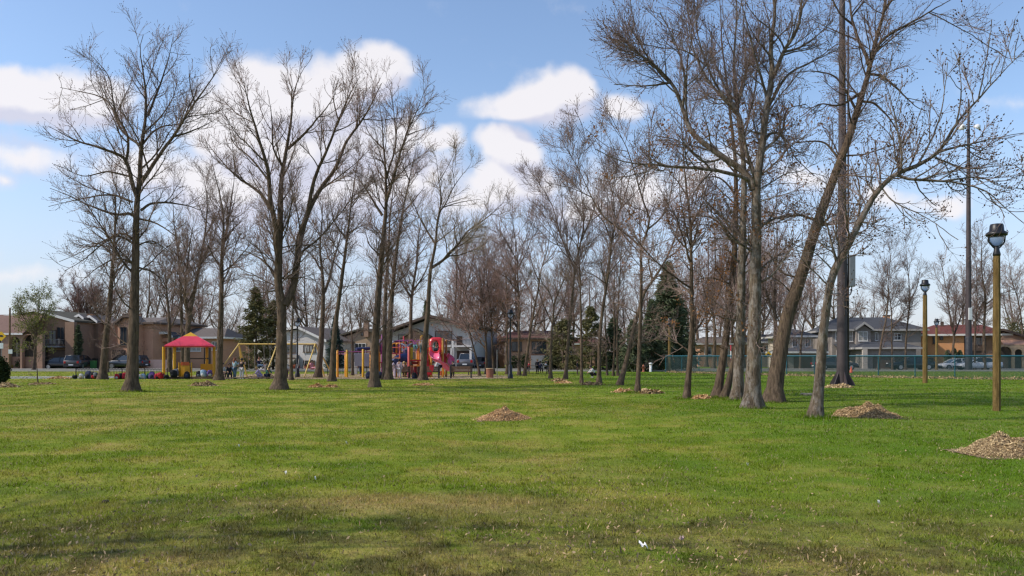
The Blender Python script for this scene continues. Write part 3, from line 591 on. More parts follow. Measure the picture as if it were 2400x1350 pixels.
tree('bare_tree', 'pale spotted slanting tree nearest the viewer with a limb arching right over the lamps', [(1911,983)]+q4((704,1200),(715,1050),(736,900),(762,828),(790,780),(830,700),(880,612),(940,553),(1000,530),(1080,480),(1130,400),(1200,320),(1270,245),(1360,150)), 34,
     [(q4((758,832),(742,780),(714,690),(690,640)), 9), (q4((972,548),(945,500),(935,440),(880,380)), 7), (q4((945,552),(990,566),(1100,572),(1200,590),(1280,645),(1370,725)), 9, -.3), (q4((1085,478),(1200,452),(1360,425)), 7), (q4((960,548),(960,460),(930,330),(900,220)), 7), (q4((1010,528),(1060,440),(1090,340),(1110,200)), 7),
      (q4((1070,500),(1160,530),(1260,520),(1360,510)), 6), (q4((1135,398),(1150,300),(1140,180)), 6), (q4((1205,315),(1230,200),(1250,60)), 6), (q4((1100,572),(1200,560),(1300,590),(1360,600)), 6), (q4((900,595),(940,640),(1030,680),(1140,755)), 5), (q4((880,615),(850,560),(860,470)), 6), (q4((1275,242),(1300,150),(1320,60)), 5), (q4((745,870),(800,760),(840,730),(900,690)), 6), (q4((750,860),(690,800),(640,780),(600,760)), 6)],
     cr=1.5, tmin=.36, d0=1.8, d1=2.8, d2=3.6, up=.12, tr=.0036, bud=.055, budf=1.0, bark=BARKW, ltop=.009, top=.10)

# ---- street trees and the far row beyond fence and houses
for (pts, w, lb, lim) in [
    ([(2058,868),(2066,800),(2078,740),(2084,660),(2090,560)], 8, 'bare street tree in front of the grey house, left of its garage', []),
    ([(2092,868),(2090,790),(2088,720),(2078,660),(2070,560)], 6, 'thin bare tree before the grey house garage', []),
    ([(2122,868),(2124,790),(2131,710),(2128,640),(2122,560)], 8, 'bare tree at the right edge of the grey house', [([(2131,710),(2150,670),(2160,610)], 4)]),
    ([(2234,866),(2234,810),(2236,790),(2226,740),(2215,660),(2205,600)], 9, 'forked bare tree before the orange brick wall', [([(2236,785),(2256,730),(2272,660),(2276,600)], 6)]),
    ([(2284,868),(2286,780),(2290,700),(2288,620),(2282,560)], 7, 'bare tree just right of the far light mast', []),
    ([(2308,868),(2306,780),(2308,700),(2300,620),(2304,520)], 11, 'thick bare tree before the red-roofed house, right of the far mast', [([(2308,715),(2345,690),(2400,670)], 4)]),
    ([(2400,862),(2395,760),(2385,700),(2370,650),(2362,580)], 8, 'bare tree at the far end of the red-roofed house', []),
    ([(1843,866),(1846,800),(1850,740),(1848,660)], 9, 'bare tree before the beige house, left one', []),
    ([(1876,866),(1878,800),(1890,730),(1905,670)], 9, 'bare tree before the beige house, right one leaning', []),
    ]:
    tree('street_tree', lb, pts, w, lim, D=DG(pts[0][1]), cr=3.6, tmin=.3, d0=1.5, d1=2.0, d2=2.8, tr=.009, bud=.05, budf=.5, group=None)
GREENLEAF = leaf_mat('fresh_yellow_green_leaf', (0.17,0.19,0.045), .4, .4)
tree('leafing_tree', 'round tree in fresh yellow-green leaf before the arched brick porch', [(79,870),(82,820),(84,790),(88,750),(92,710),(90,680)], 10, [([(84,790),(60,750),(40,710)], 6), ([(84,790),(110,750),(125,720)], 6), ([(82,810),(70,770),(66,720)], 5), ([(86,770),(104,730),(108,690)], 5)],
     D=86, cr=2.6, tmin=.35, d0=2.2, d1=2.2, d2=2.6, tr=.008, bud=0, up=.03, droop=.02, green=(GREENLEAF, .075, .11, 2), twig=TWIGL)
tree('sapling', 'young sapling with a dark trunk guard on a chip ring, far left lawn', [(89,898),(87,860),(86,830),(84,800)], 4, [], cr=.9, tmin=.45, d0=2.2, d1=2.0, d2=2.5, tr=.006, flare=.1)
tree('street_tree', 'thin young tree on the far kerb in front of the left orange house', [(254,873),(253,820),(251,770),(250,730)], 5, [], cr=1.6, tmin=.4, d0=2.0, d1=2.0, d2=2.5, tr=.008)
# fan-shaped purple-brown tree behind the left houses
TWIGP = twig_mat('mauve_twig', (0.20,0.125,0.115))
tree('bare_tree', 'fan-shaped mauve-twigged tree rising behind the left brick houses', [(205,866),(205,800),(203,740),(200,680)], 14, [([(204,790),(170,720),(140,670)], 7), ([(204,790),(185,710),(172,660)], 7), ([(204,785),(225,710),(240,665)], 7), ([(204,795),(250,730),(275,690)], 7), ([(204,790),(215,700),(215,655)], 6)], D=128, cr=4.5, tmin=.4, d0=2.0, d1=2.0, d2=2.6, tr=.014, twig=TWIGP, ang=.45)

# a row of bare trees far behind the houses: four grown, the rest copies
far_spots = [(255,150),(300,140),(345,152),(385,145),(470,150),(520,138),(560,150),(610,142),(690,150),(740,140),(800,150),(845,146),(910,140),(1050,150),(1110,138),(1150,128),(1185,146),(1240,134),(1275,150),(1330,138),(1375,128),(1420,146),(1465,134),(1500,128),(1520,150),(1612,138),(1632,124),(1655,118),(1690,142),(1715,120),(1745,132),(1790,122),(1830,140),(1862,126),(1905,132),(1960,140),(2045,150),(2255,150),(2370,146)]
FARL = 'bare brown tree in the far row beyond the houses'; FARG = 'bare trees in the far row beyond the houses'
far_spots += [(1066,104),(1128,102),(1165,112),(1215,104),(1300,108),(1345,116),(1628,104),(1672,100),(1700,112),(1742,102),(1775,114),(1815,104),(630,116),(720,118),(405,116),(470,122)]
protos = []
for i, (px, Dd) in enumerate(far_spots):
    top_y = 625 + 45*math.sin(i*2.4) - (45 if 1600 < px < 1900 else 0)
    if i < 5:
        b = HY + EYE*F/Dd
        t = tree('bare_tree', FARL, [(px,b),(px+3,b-50),(px-2,b-100),(px+5,b-150),(px+3,top_y)], 10, [([(px+1,b-70),(px-25,b-120),(px-40,top_y+25)], 5), ([(px,b-85),(px+25,b-130),(px+38,top_y+20)], 5)], D=Dd, cr=4.2, tmin=.22, d0=1.5, d1=1.5, d2=1.5, tr=.011, bud=0, twig=TWIGR, group=FARG)
        protos.append((t, Dd)); continue
    src, sd = protos[i % 5]
    c = copy_tree(src); c.location = (X(px, Dd), Dd, 0); c.rotation_euler = (0,0,i*1.9); c.scale = (random.uniform(.8,1.15),)*2+(random.uniform(.62,1.12)*(1.18 if 1600 < px < 1900 else 1),)
# two trees left of the frame: they throw the soft shade across the near lawn
def offtree(x, y, lean, label):
    TREE_NO[0] += 1
    D = y; px = CX + x/D*F; py = HY + EYE/D*F; k = F/D
    return tree('bare_tree', label, [(px,py),(px+.1*k,py-3*k),(px-.1*k,py-6*k),(px+lean*k,py-10*k),(px+lean*1.3*k,py-14*k)], .30*k, [([(px,py-4*k),(px+1.6*k,py-7*k),(px+2.5*k,py-11*k)], .12*k), ([(px,py-4.5*k),(px-1.6*k,py-8*k),(px-2.5*k,py-11*k)], .12*k)], D=D, cr=2.4, tmin=.4, d0=.7, d1=1.0, d2=1.1)
offtree(-11.0, 5.25, .4, 'bare tree out of view left of the near lawn')
offtree(-14.5, 4.1, -.3, 'second bare tree out of view, further left of the near lawn')
# ================================================================== paths, play ground, fences, lamps, furniture
def sheet(name, poly, z, mat):
    m = MB(); m.add([(x,y,z) for x,y in poly], [tuple(range(len(poly)))]); o = m.build(name, mat); return tag(o, kind='structure')
ASPH = M('asphalt', (0.075,0.073,0.072), .9, .25, 1.2, .3); CONC = M('pale_concrete', (0.36,0.33,0.29), .9, .2, .8, .2)
CHIPG = M('wood_chip_ground', (0.33,0.225,0.13), .95, .4, 3.0, .6); SAND = M('sandy_ground', (0.42,0.31,0.20), .95, .25, 1.0, .3)
# street across the view at 84-92 m, sidewalks with kerbs, park path on the left
sheet('street', [(-220,84.5),(220,84.5),(220,92),(-220,92)], .004, ASPH)
m = MB(); m.box(-220,220,82.6,84.4,-.1,.13); tag(m.build('near_sidewalk', CONC), kind='structure')
m = MB(); m.box(-220,220,92.1,94,-.1,.13); tag(m.build('far_sidewalk', CONC), kind='structure')
sheet('park_path', [(-60,56.0),(-32,56.0),(-27.8,58.5),(-27.8,61.2),(-60,61.5)], .004, M('grey_path', (0.24,0.235,0.24), .9, .15, .6, .2))
sheet('path_edge_strip', [(-60,61.5),(-27.8,61.2),(-27.8,62.3),(-60,62.7)], .006, CONC)
# play ground surface: irregular chip bed
poly = [(-21.8,56.2),(-14,54.9),(-8,55.0),(-3,55.1),(-0.5,56.5),(0.2,59),(-0.3,64),(-3,70),(-12,73),(-22,70),(-27,64),(-25.6,58)]
sheet('playground_bed', poly, .006, CHIPG)
sheet('sand_patch', [(-7.5,55.4),(-3.2,55.3),(-1.2,57),(-1.6,60),(-5,61),(-8,59)], .010, SAND)
sheet('driveway_orange_house', [(-44,94),(-36.5,94),(-35.5,100),(-44,100)], .006, M('drive_asphalt', (0.16,0.15,0.15), .9, .2, .8, .2))
sheet('driveway_white_house', [(-9.5,94),(-2.8,94),(-2.8,101),(-9.5,101)], .006, M('drive_asphalt', (0.16,0.15,0.15), .9, .2, .8, .2))

# ---------------- playhouse shelter (red hip roof)
D = 57.6; YEL = M('yellow_paint', (0.62,0.33,0.015), .45, .12, 3); YELP = M('yellow_panel', (0.60,0.29,0.012), .4, .15, 2); RED = M('red_plastic_roof', (0.66,0.05,0.085), .42, .15, 3)
ORG = M('orange_paint', (0.70,0.22,0.02), .45, .12, 3); PUR = M('purple_paint', (0.26,0.05,0.20), .45, .2, 3); CRIM = M('crimson_panel', (0.48,0.025,0.045), .4, .2, 3)
g = thing('playhouse_shelter', 'small open play shelter with a red hip roof on yellow posts', 'play shelter', (X(447,D), D, 0))
cx = X(447,D)
fx = [(X(398,D), D-1.0), (X(426,D), D-1.25), (X(470,D), D+1.2), (X(498,D), D+.3)]
for x, y in fx:
    MB().tube([(x,y,0),(x,y,Z(813,D))], .105, 12).build('post', YEL, g, True)
ez, rz = Z(813,D), Z(785,D); hw, hd = 1.70, 1.75
# hip roof with rounded hem: tiers
r = MB(); t = [(1.0,ez-.02),(1.02,ez+.06),(.94,ez+.15),(.30,rz-.10)]
vs = []; ang0 = math.radians(18)
for k,z in t:
    for sx_, sy_ in ((-1,-1),(1,-1),(1,1),(-1,1)):
        px_, py_ = sx_*hw*k*.93, sy_*hd*k*.93
        vs.append((cx+px_*math.cos(ang0)-py_*math.sin(ang0), D+px_*math.sin(ang0)+py_*math.cos(ang0), z))
r.add(vs, [(i*4+j, i*4+(j+1)%4, i*4+4+(j+1)%4, i*4+4+j) for i in range(3) for j in range(4)]+[(3,2,1,0)])
roof = r.build('roof', RED, g, True)
cp = MB(); v2 = [(p[0],p[1],p[2]+.012) for p in vs[12:16]]; v2 = [(cx+(p[0]-cx)*1.06, D+(p[1]-D)*1.06, p[2]-.03) for p in v2]
cp.add(v2+[(cx, D, rz+.20)], [(0,1,4),(1,2,4),(2,3,4),(3,0,4),(3,2,1,0)]); cp.build('roof_cap', YEL, roof if False else g, True)
MB().box(X(432,D), X(458,D), D-1.02, D-.96, .10, Z(851,D)).build('front_panel', YELP, g, True)
MB().box(X(438,D), X(457,D), D-1.045, D-1.022, Z(856,D), Z(848,D)).build('counter', M('orange_red_panel', (0.50,0.09,0.02), .4, .2, 3), g, True)
MB().box(X(466,D), X(500,D), D+.30, D+.36, .12, Z(853,D)).build('side_panel', YELP, g, True)
for px_ in (433, 462): MB().tube([(X(px_,D), D-1.0, 0), (X(px_,D), D-1.0, Z(849,D))], .05, 8).build('short_post', YEL, g, True)
MB().box(X(430,D), X(474,D), D+1.1, D+1.25, Z(842,D), Z(839,D)).build('back_rail', M('dark_rail', (0.08,0.06,0.05), .6), g, True)
# timber edging in front of the shelter
MB().box(X(404,D), X(540,D), D-2.2, D-1.95, -.05, .16).build('timber_edging', M('weathered_timber', (0.13,0.085,0.055), .9, .3, 4, .4)).name = 'timber_edging'
tag(bpy.data.objects['timber_edging'], 'dark timber edging along the ground in front of the shelter', 'edging')

# ---------------- swing set
D = 60.5; SW = M('pale_yellow_steel', (0.66,0.45,0.12), .4, .15, 3)
s = thing('swing_set', 'long yellow steel swing set with splayed end legs', 'swing set', (X(650,D), D, 0))
zt = Z(806.5,D)
MB().tube([(X(558,D),D,zt),(X(741,D),D,zt)], .055, 10).build('top_beam', SW, s, True)
for a,b,y in ((560,524,-1.8),(560,553,1.6),(560,570,.9),(739,727,-1.8),(739,772,1.4),(741,748,1.7),(650,637,-1.7),(651,655,1.6)):
    MB().tube([(X(a,D),D,zt),(X(b,D),D+y,0)], .05, 8).build('leg', SW, s, True)
CHAIN = M('chain_steel', (0.25,0.24,0.23), .4, .2, 9, metal=.7); RUB = M('black_rubber', (0.02,0.02,0.022), .7, .3, 9)
def swing(px, sw, zs, dx=0):
    z0 = zs; x = X(px,D)
    se = MB(); n = 6
    pts = [(x+dx-.22+.44*k/n, D+sw, z0+.05*(abs(k-n/2)/(n/2))**2) for k in range(n+1)]
    q = MB(); q.add([(p[0],p[1]-.08,p[2]) for p in pts]+[(p[0],p[1]+.08,p[2]) for p in pts]+[(p[0],p[1]-.08,p[2]-.02) for p in pts]+[(p[0],p[1]+.08,p[2]-.02) for p in pts],
          [(k,k+1,n+2+k,n+1+k) for k in range(n)]+[(3*n+3+k,3*n+4+k,2*n+3+k,2*n+2+k) for k in range(n)]+[(2*n+2+k,2*n+3+k,k+1,k) for k in range(n)]+[(n+1+k,n+2+k,3*n+4+k,3*n+3+k) for k in range(n)])
    so_ = q.build('swing_seat', RUB, s, True)
    for e in (-1,1): MB().tube([(x+e*.22, D, zt-.05), (x+dx+e*.22, D+sw, z0+.05)], .016, 5).build('chain', CHAIN, so_, True)
swing(608, 1.0, .85); swing(590, 0, .5); swing(672, 0, .5); swing(712, -.9, .62); swing(626, 0, .5)

# ---------------- climbing structure
D = 61.0
def q5(a, b): return (760+a/5.4, 700+b/5.4)
pg = thing('play_structure', 'orange purple and red climbing frame with a pink spiral slide', 'play structure', (X(930,D), D, 0))
def post(zx, ztop, mat, dy=0, r_=.075, zb=0.0, name='post'):
    x = X(q5(zx,0)[0], D); zt_ = Z(q5(0,ztop)[1], D)
    o = MB().tube([(x,D+dy,zb),(x,D+dy,zt_-.03),(x,D+dy,zt_)], [r_,r_,r_*.6], 10).build(name, mat, pg, True); return x, zt_
def rail(z1, y1, z2, y2, mat, dy=0, dy2=None, r_=.03, name='rail'):
    a, b = q5(z1,y1), q5(z2,y2); dy2 = dy if dy2 is None else dy2
    return MB().tube([(X(a[0],D),D+dy,Z(a[1],D)),(X(b[0],D),D+dy2,Z(b[1],D))], r_, 8).build(name, mat, pg, True)
def panel(z1, y1, z2, y2, mat, dy=0, th=.04, name='panel'):
    a, b = q5(z1,y1), q5(z2,y2)
    return MB().box(X(a[0],D), X(b[0],D), D+dy, D+dy+th, Z(b[1],D), Z(a[1],D)).build(name, mat, pg, True, bevel=.015)
# overhead bars at the left end
YO = M('amber_paint', (0.66,0.27,0.02), .42, .12, 3)
for zx, zt_, dy_, mt in ((197,650,-.8,YO),(325,650,-1.1,YEL),(525,640,-1.1,YEL),(577,665,.4,YO),(240,668,.9,YO)): post(zx, zt_, mt, dy_, .085)
rail(197,672,577,672, PUR, -.8, .4, name='overhead_bar'); rail(325,672,525,672, PUR, -1.1, name='overhead_bar')
for k in range(7): rail(215+50*k,676,240+50*k,676, PUR, -1.0, .8, .022, name='rung')
rail(197,700,320,700, PUR, -.8, -1.1, .025); rail(420,640,560,630, M('navy_plastic', (0.03,0.035,0.11), .4, .2, 3), -.5, .4, .12, 'roof_beam')
panel(330,690,520,860, M('grey_blue_panel', (0.20,0.21,0.27), .5, .15, 2), 1.6, .05, 'climbing_wall')
# first tower, partly behind the tree trunks
for zx, zt_, dy_, mt, rr_ in ((640,560,.2,PUR,.07),(700,590,-.6,YO,.08),(705,450,.9,PUR,.06),(735,480,.5,PUR,.06),(850,640,-1.2,ORG,.06),(830,560,.6,PUR,.07),(985,470,.9,CRIM,.06),(985,610,-1.3,M('coral_paint', (0.55,0.10,0.06), .45,.15,3),.055),(1083,600,-1.0,PUR,.08),(1103,612,-1.5,M('coral_paint', (0.55,0.10,0.06), .45,.15,3),.09)):
    post(zx, zt_, mt, dy_, rr_)
DECK = M('deck_crimson', (0.34,0.03,0.06), .5, .2, 3)
panel(640,800,850,815, DECK, -.6, 1.6, 'deck'); panel(850,690,985,702, DECK, -.4, 1.4, 'deck'); panel(1095,770,1330,790, CRIM, -1.4, 1.6, 'deck'); panel(1100,765,1230,772, YEL, -1.46, .06, 'deck_edge')
panel(850,530,960,700, M('dark_purple_panel', (0.09,0.02,0.09), .5, .2, 3), .8, .05); panel(655,690,690,860, PUR, -.2, .05); panel(690,530,720,700, PUR, .6, .05)
panel(1110,622,1150,760, M('olive_yellow_panel', (0.42,0.30,0.02), .45, .2, 3), -1.45, .04, 'slat_panel')
panel(1290,790,1340,890, CRIM, -.9, .05); panel(1320,895,1385,960, M('deep_red_panel', (0.42,0.015,0.03), .4,.2,3), -1.6, .05)
panel(1120,800,1215,830, M('red_lower_panel', (0.33,0.03,0.02), .4,.2,3), -.6, .05); panel(1125,850,1215,960, M('dark_red_wall', (0.13,0.02,0.03), .5,.2,3), .4, .05)
rail(900,530,1330,522, PUR, .6, .4, .035, 'top_rail'); rail(985,600,1085,600, CRIM, .7); rail(850,622,1100,618, M('coral_paint', (0.55,0.10,0.06), .45,.15,3), -1.3, -1.5, .03); rail(860,750,985,752, YO, -1.2, -1.3, .025)
for k in range(5): rail(1120+24*k,840,1120+24*k,985, CRIM, -1.0, -1.0, .022, 'baluster')
rail(1100,850,1230,850, YO, -1.45, -1.45, .025); rail(560,690,690,672, PUR, .4, -.6, .03)
for zx, zt_, dy_, mt in ((600,700,.0,YO),(618,600,.5,ORG),(668,560,-.4,ORG),(690,470,.3,YO),(770,560,-.2,ORG),(870,640,-1.1,ORG),(905,560,.5,YO),(935,540,.8,PUR),(1015,600,.6,YO),(1045,520,.7,PUR),(1170,520,.5,ORG),(1215,600,-.9,ORG),(1260,520,.4,PUR),(1300,510,.3,ORG),(1320,640,-.8,CRIM)): post(zx, zt_, mt, dy_, .06)
panel(985,640,1085,740, M('lilac_panel', (0.30,0.20,0.36), .5, .2, 3), .5, .05); panel(1150,600,1330,690, PUR, .6, .05, 'rail_panel'); panel(740,600,850,690, CRIM, .7, .05, 'rail_panel'); panel(1240,700,1330,790, ORG, .5, .05)
rail(600,600,985,590, PUR, .5, .5, .03, 'top_rail'); rail(850,560,1100,556, ORG, .6, .6, .03, 'top_rail'); rail(1090,560,1340,552, PUR, .5, .3, .03, 'top_rail')
for k in range(9): rail(1160+19*k,560,1160+19*k,680, PUR, .52, .52, .018, 'baluster')
# hand loops on the deck
def arch(z1, z2, yt, yb, mat, dy, r_=.035, name='hand_loop'):
    a, b = q5(z1,yb), q5(z2,yb); t = q5(0,yt)[1]; xa, xb, zb_, zt_ = X(a[0],D), X(b[0],D), Z(a[1],D), Z(t,D); rad = (xb-xa)/2
    pts = [(xa,D+dy,zb_)] + [((xa+xb)/2-rad*math.cos(PI*k/8), D+dy, zt_-rad+rad*math.sin(PI*k/8)) for k in range(9)] + [(xb,D+dy,zb_)]
    return MB().tube(pts, r_, 8).build(name, mat, pg, True)
arch(865,918,566,690, YO, -.3); arch(918,970,566,690, YO, -.3); arch(655,690,670,760, PUR, -.6); arch(1215,1260,470,560, YEL, .1)
# blue crawl slide: half-tube arch
NAVY = M('blue_plastic', (0.022,0.04,0.15), .35, .15, 3)
a = [(860,860),(885,815),(930,775),(990,752),(1060,745),(1085,745)]
pts = [(X(q5(*p)[0],D), D-.7, Z(q5(*p)[1],D)) for p in a]
MB().tube(pts, [.22,.26,.30,.33,.34,.34], 14).build('crawl_tube', NAVY, pg, True)
panel(828,830,850,920, NAVY, -1.0, .05); panel(1295,690,1315,760, NAVY, -.6, .05)
# slide tower: posts, red hood, pink spiral chute
for zx, zt_, dy_, mt in ((1340,510,-.2,ORG),(1376,680,-1.2,M('dark_amber', (0.42,0.20,0.02), .45,.15,3)),(1517,505,-1.2,M('dark_amber', (0.42,0.20,0.02), .45,.15,3)),(1545,520,-.1,M('brown_orange', (0.34,0.13,0.03), .45,.15,3))): post(zx, zt_, mt, dy_, .085)
HOOD = M('red_hood_plastic', (0.75,0.035,0.055), .3, .12, 2, coat=.3)
h = MB(); n = 16; x0, x1 = X(q5(1345,0)[0],D), X(q5(1525,0)[0],D); xc = (x0+x1)/2; zt_, zb_ = Z(q5(0,492)[1],D), Z(q5(0,690)[1],D)
o0x, o1x, ot, ob = X(q5(1388,0)[0],D), X(q5(1468,0)[0],D), Z(q5(0,545)[1],D), Z(q5(0,672)[1],D); oc = (o0x+o1x)/2
outer = []; inner = []
for k in range(24):
    t_ = 2*PI*k/24; c_, s_ = math.cos(t_), math.sin(t_); pw = lambda v,e: math.copysign(abs(v)**e, v)
    outer.append((xc+(x1-x0)/2*pw(c_,.55), (zt_+zb_)/2+(zt_-zb_)/2*pw(s_,.6))); inner.append((oc+(o1x-o0x)/2*pw(c_,.7), (ot+ob)/2+(ot-ob)/2*pw(s_,.8)))
vs = [(x,D-1.15,z) for x,z in outer]+[(x,D-1.25,z) for x,z in inner]+[(x,D-.1,z) for x,z in outer]+[(x,D-1.05,z) for x,z in inner]
fs = [(k,(k+1)%24,24+(k+1)%24,24+k) for k in range(24)]+[(48+k,48+(k+1)%24,(k+1)%24,k) for k in range(24)]+[(24+k,24+(k+1)%24,72+(k+1)%24,72+k) for k in range(24)]
h.add(vs, fs, True); h.build('slide_hood', HOOD, pg, True)
panel(1395,560,1462,668, M('dark_inside', (0.03,0.035,0.035), .7,.2,3), -.55, .04, 'hood_shade_panel'); panel(1350,690,1540,700, CRIM, -1.1, 1.1, 'deck'); panel(1470,690,1540,850, CRIM, -.3, .05);  # near-black panel stands in for the shade inside the slide hood
PINK = M('pink_slide_plastic', (0.80,0.15,0.27), .28, .1, 2, coat=.4)
def chute(pts, wd, side, mat, name):
    """curved trough along pts"""
    m_ = MB(); vs = []; K = 9; n_ = len(pts)
    for i,p in enumerate(pts):
        t_ = (Vector(pts[min(i+1,n_-1)])-Vector(pts[max(i-1,0)])).normalized(); sd = t_.cross(Vector((0,0,1))).normalized(); up_ = sd.cross(t_)
        for k in range(K):
            a_ = -1+2*k/(K-1); vs.append(Vector(p)+sd*(a_*wd/2)+up_*(side*abs(a_)**3))
    nv = len(vs)
    vs += [v_ - Vector((0,0,.04)) for v_ in vs]
    f_ = [(i*K+k, i*K+k+1, (i+1)*K+k+1, (i+1)*K+k) for i in range(n_-1) for k in range(K-1)]
    f_ += [tuple(nv+q for q in f[::-1]) for f in f_] + [(i*K+e, (i+1)*K+e, nv+(i+1)*K+e, nv+i*K+e) for i in range(n_-1) for e in (0,K-1)]
    m_.add(vs, f_, True); return m_.build(name, mat, pg, True)
def cp_(zx, zy, dy): a_ = q5(zx,zy); return (X(a_[0],D), D+dy, Z(a_[1],D))
key = [cp_(1428,690,-1.2),cp_(1420,735,-1.75),cp_(1445,785,-2.15),cp_(1500,835,-2.2),cp_(1550,875,-2.0),cp_(1590,905,-1.9)]
kk = [Vector(k) for k in key]; sm_ = []
for i in range(len(kk)-1):
    a_, b_, c_, d_ = kk[max(i-1,0)], kk[i], kk[i+1], kk[min(i+2,len(kk)-1)]
    for t_ in (0,.25,.5,.75): sm_.append(.5*((2*b_)+(-a_+c_)*t_+(2*a_-5*b_+4*c_-d_)*t_*t_+(-a_+3*b_-3*c_+d_)*t_**3))
chute(sm_+[kk[-1]], .72, .27, PINK, 'slide')
chute([cp_(1545,725,-.4),cp_(1580,760,-.35),cp_(1610,795,-.6),cp_(1615,830,-.9)], .5, .30, PINK, 'slide_bend')
rail(1330,900,1330,1000, CRIM, -.9, -.9, .05); rail(1505,910,1505,965, M('red_support', (0.45,0.06,0.03),.4,.2,3), -1.8, -1.8, .06, 'support_leg'); rail(1535,890,1535,965, ORG, -1.6, -1.6, .05, 'support_leg')

# ---------------- benches seen from behind
BW = M('brown_bench_wood', (0.16,0.095,0.06), .8, .3, 5, .3); BI = M('black_iron', (0.018,0.018,0.02), .5, .2, 8)
def bench_proto(L):
    b_ = thing('park_bench', '', 'bench')
    for k in range(3): MB().box(-L/2,L/2,-.02+.012*k,.02+.012*k,.46+.13*k,.575+.13*k).build('back_plank', BW, b_, bevel=.008)
    for k in range(3): MB().box(-L/2,L/2,.08+.15*k,.21+.15*k,.42,.455).build('seat_plank', BW, b_, bevel=.008)
    for e in (-1,1):
        f_ = MB(); x = e*(L/2-.09)
        f_.bar((x,-.10,0),(x,-.035,.44),.07); f_.bar((x,-.035,.44),(x,.0,.86),.055); f_.bar((x,.50,0),(x,.42,.42),.07); f_.bar((x,-.035,.40),(x,.52,.40),.055); f_.bar((x,.0,.62),(x,.5,.62),.05); f_.bar((x,.47,.40),(x,.5,.62),.045)
        f_.build('iron_frame', BI, b_)
    return b_
b0 = bench_proto(1.62); BG = 'brown park benches facing the playground'
for i,(px,Dd,rz_,lb) in enumerate([(1080,57.2,.0,'brown slatted bench nearest the litter bin, its back to the lawn'),(1004,57.0,.02,'brown slatted bench below the pink slide, its back to the lawn'),(934,56.6,-.02,'brown slatted bench behind the lilac-clothed people')]):
    o = b0 if i == 0 else copy_tree(b0); o.location = (X(px,Dd),Dd,0); o.rotation_euler = (0,0,rz_); o['label'] = lb; o['group'] = BG
# ---------------- litter bin
D = 57.5; lb = thing('litter_bin', 'round wood-slatted litter bin beside the grey metal post', 'litter bin', (X(1148,D),D,0))
sm2 = MB()
for k in range(18):
    a_ = 2*PI*k/18; sm2.add(*(lambda c_,s_: ([(.255*c_-.035*s_,.255*s_+.035*c_,.04),(.255*c_+.035*s_,.255*s_-.035*c_,.04),(.255*c_+.035*s_,.255*s_-.035*c_,.64),(.255*c_-.035*s_,.255*s_+.035*c_,.64),(.23*c_-.035*s_,.23*s_+.035*c_,.04),(.23*c_+.035*s_,.23*s_-.035*c_,.04),(.23*c_+.035*s_,.23*s_-.035*c_,.64),(.23*c_-.035*s_,.23*s_+.035*c_,.64)],[(0,1,2,3),(7,6,5,4),(0,3,7,4),(1,5,6,2),(3,2,6,7),(0,4,5,1)]))(math.cos(a_),math.sin(a_)))
sm2.build('slats', M('red_brown_slat', (0.33,0.14,0.085), .75, .25, 6), lb)
MB().lathe([(.0,.05),(.215,.05),(.215,.62),(.20,.62),(.20,.1)], (0,0,0), 20).build('liner', M('bin_liner', (0.05,0.045,0.04), .7), lb)
MB().lathe([(.19,.64),(.275,.64),(.285,.67),(.265,.70),(.19,.70),(.19,.64)], (0,0,0), 24).build('rim', M('tan_rim', (0.42,0.27,0.15), .6, .2, 5), lb)
# ---------------- plain metal posts
D = 58.0; p_ = MB(); p_.tube([(0,0,0),(0,0,Z(820,D))], .03, 8); o = p_.build('metal_post', M('galvanised', (0.22,0.22,0.22), .5, .2, 6, metal=.5)); o.location = (X(1165,D),D,0); tag(o, 'thin grey metal post right of the litter bin', 'post')
D = 70.0; p_ = thing('post_box', 'pale slatted upright box beside the boy at the overhead bars', 'utility box', (X(834,D),D,0)); MB().box(-.11,.11,-.11,.11,0,Z(852,D)).build('body', M('pale_plastic', (0.48,0.45,0.42), .6, .15, 5), p_, bevel=.02); MB().box(-.13,.13,-.13,.13,Z(852,D),Z(849,D)).build('lid', M('pale_plastic', (0.48,0.45,0.42), .6, .15, 5), p_, bevel=.01)

# ---------------- low black railing of bow tops round the play ground
def low_rail(name, p0, p1, h_, label):
    L = math.hypot(p1[0]-p0[0], p1[1]-p0[1]); f_ = thing(name, label, 'fence', (p0[0],p0[1],0), math.atan2(p1[1]-p0[1], p1[0]-p0[0]), 'low black railings of the playground')
    n_ = max(1, round(L/1.6)); st = L/n_
    for k in range(n_+1): MB().box(k*st-.025,k*st+.025,-.025,.025,0,h_+.08).build('post', BI, f_)
    MB().box(0,L,-.012,.012,h_-.06,h_-.03).build('rail', BI, f_); MB().box(0,L,-.012,.012,.08,.11).build('rail', BI, f_)
    b_ = MB(); m_ = int(L/.2)
    for k in range(m_): b_.tube([(k*.2+.03,0,.095),(k*.2+.03,0,h_-.04),(k*.2+.06,0,h_+.02),(k*.2+.14,0,h_+.02),(k*.2+.17,0,h_-.04),(k*.2+.17,0,.095)], .009, 4, cap=False)
    b_.build('bow_top_slats', BI, f_); return f_
low_rail('low_railing', (X(178,59.5),59.5), (X(392,60.5),60.5), .62, 'low black bow-topped railing behind the heap of bags left of the shelter')
low_rail('low_railing', (X(768,66),66), (X(905,66),66), .66, 'low black bow-topped railing behind the overhead bars')
low_rail('low_railing', (X(1098,66),66), (X(1140,67),67), .6, 'short black bow-topped railing between the pickup and the litter bin')

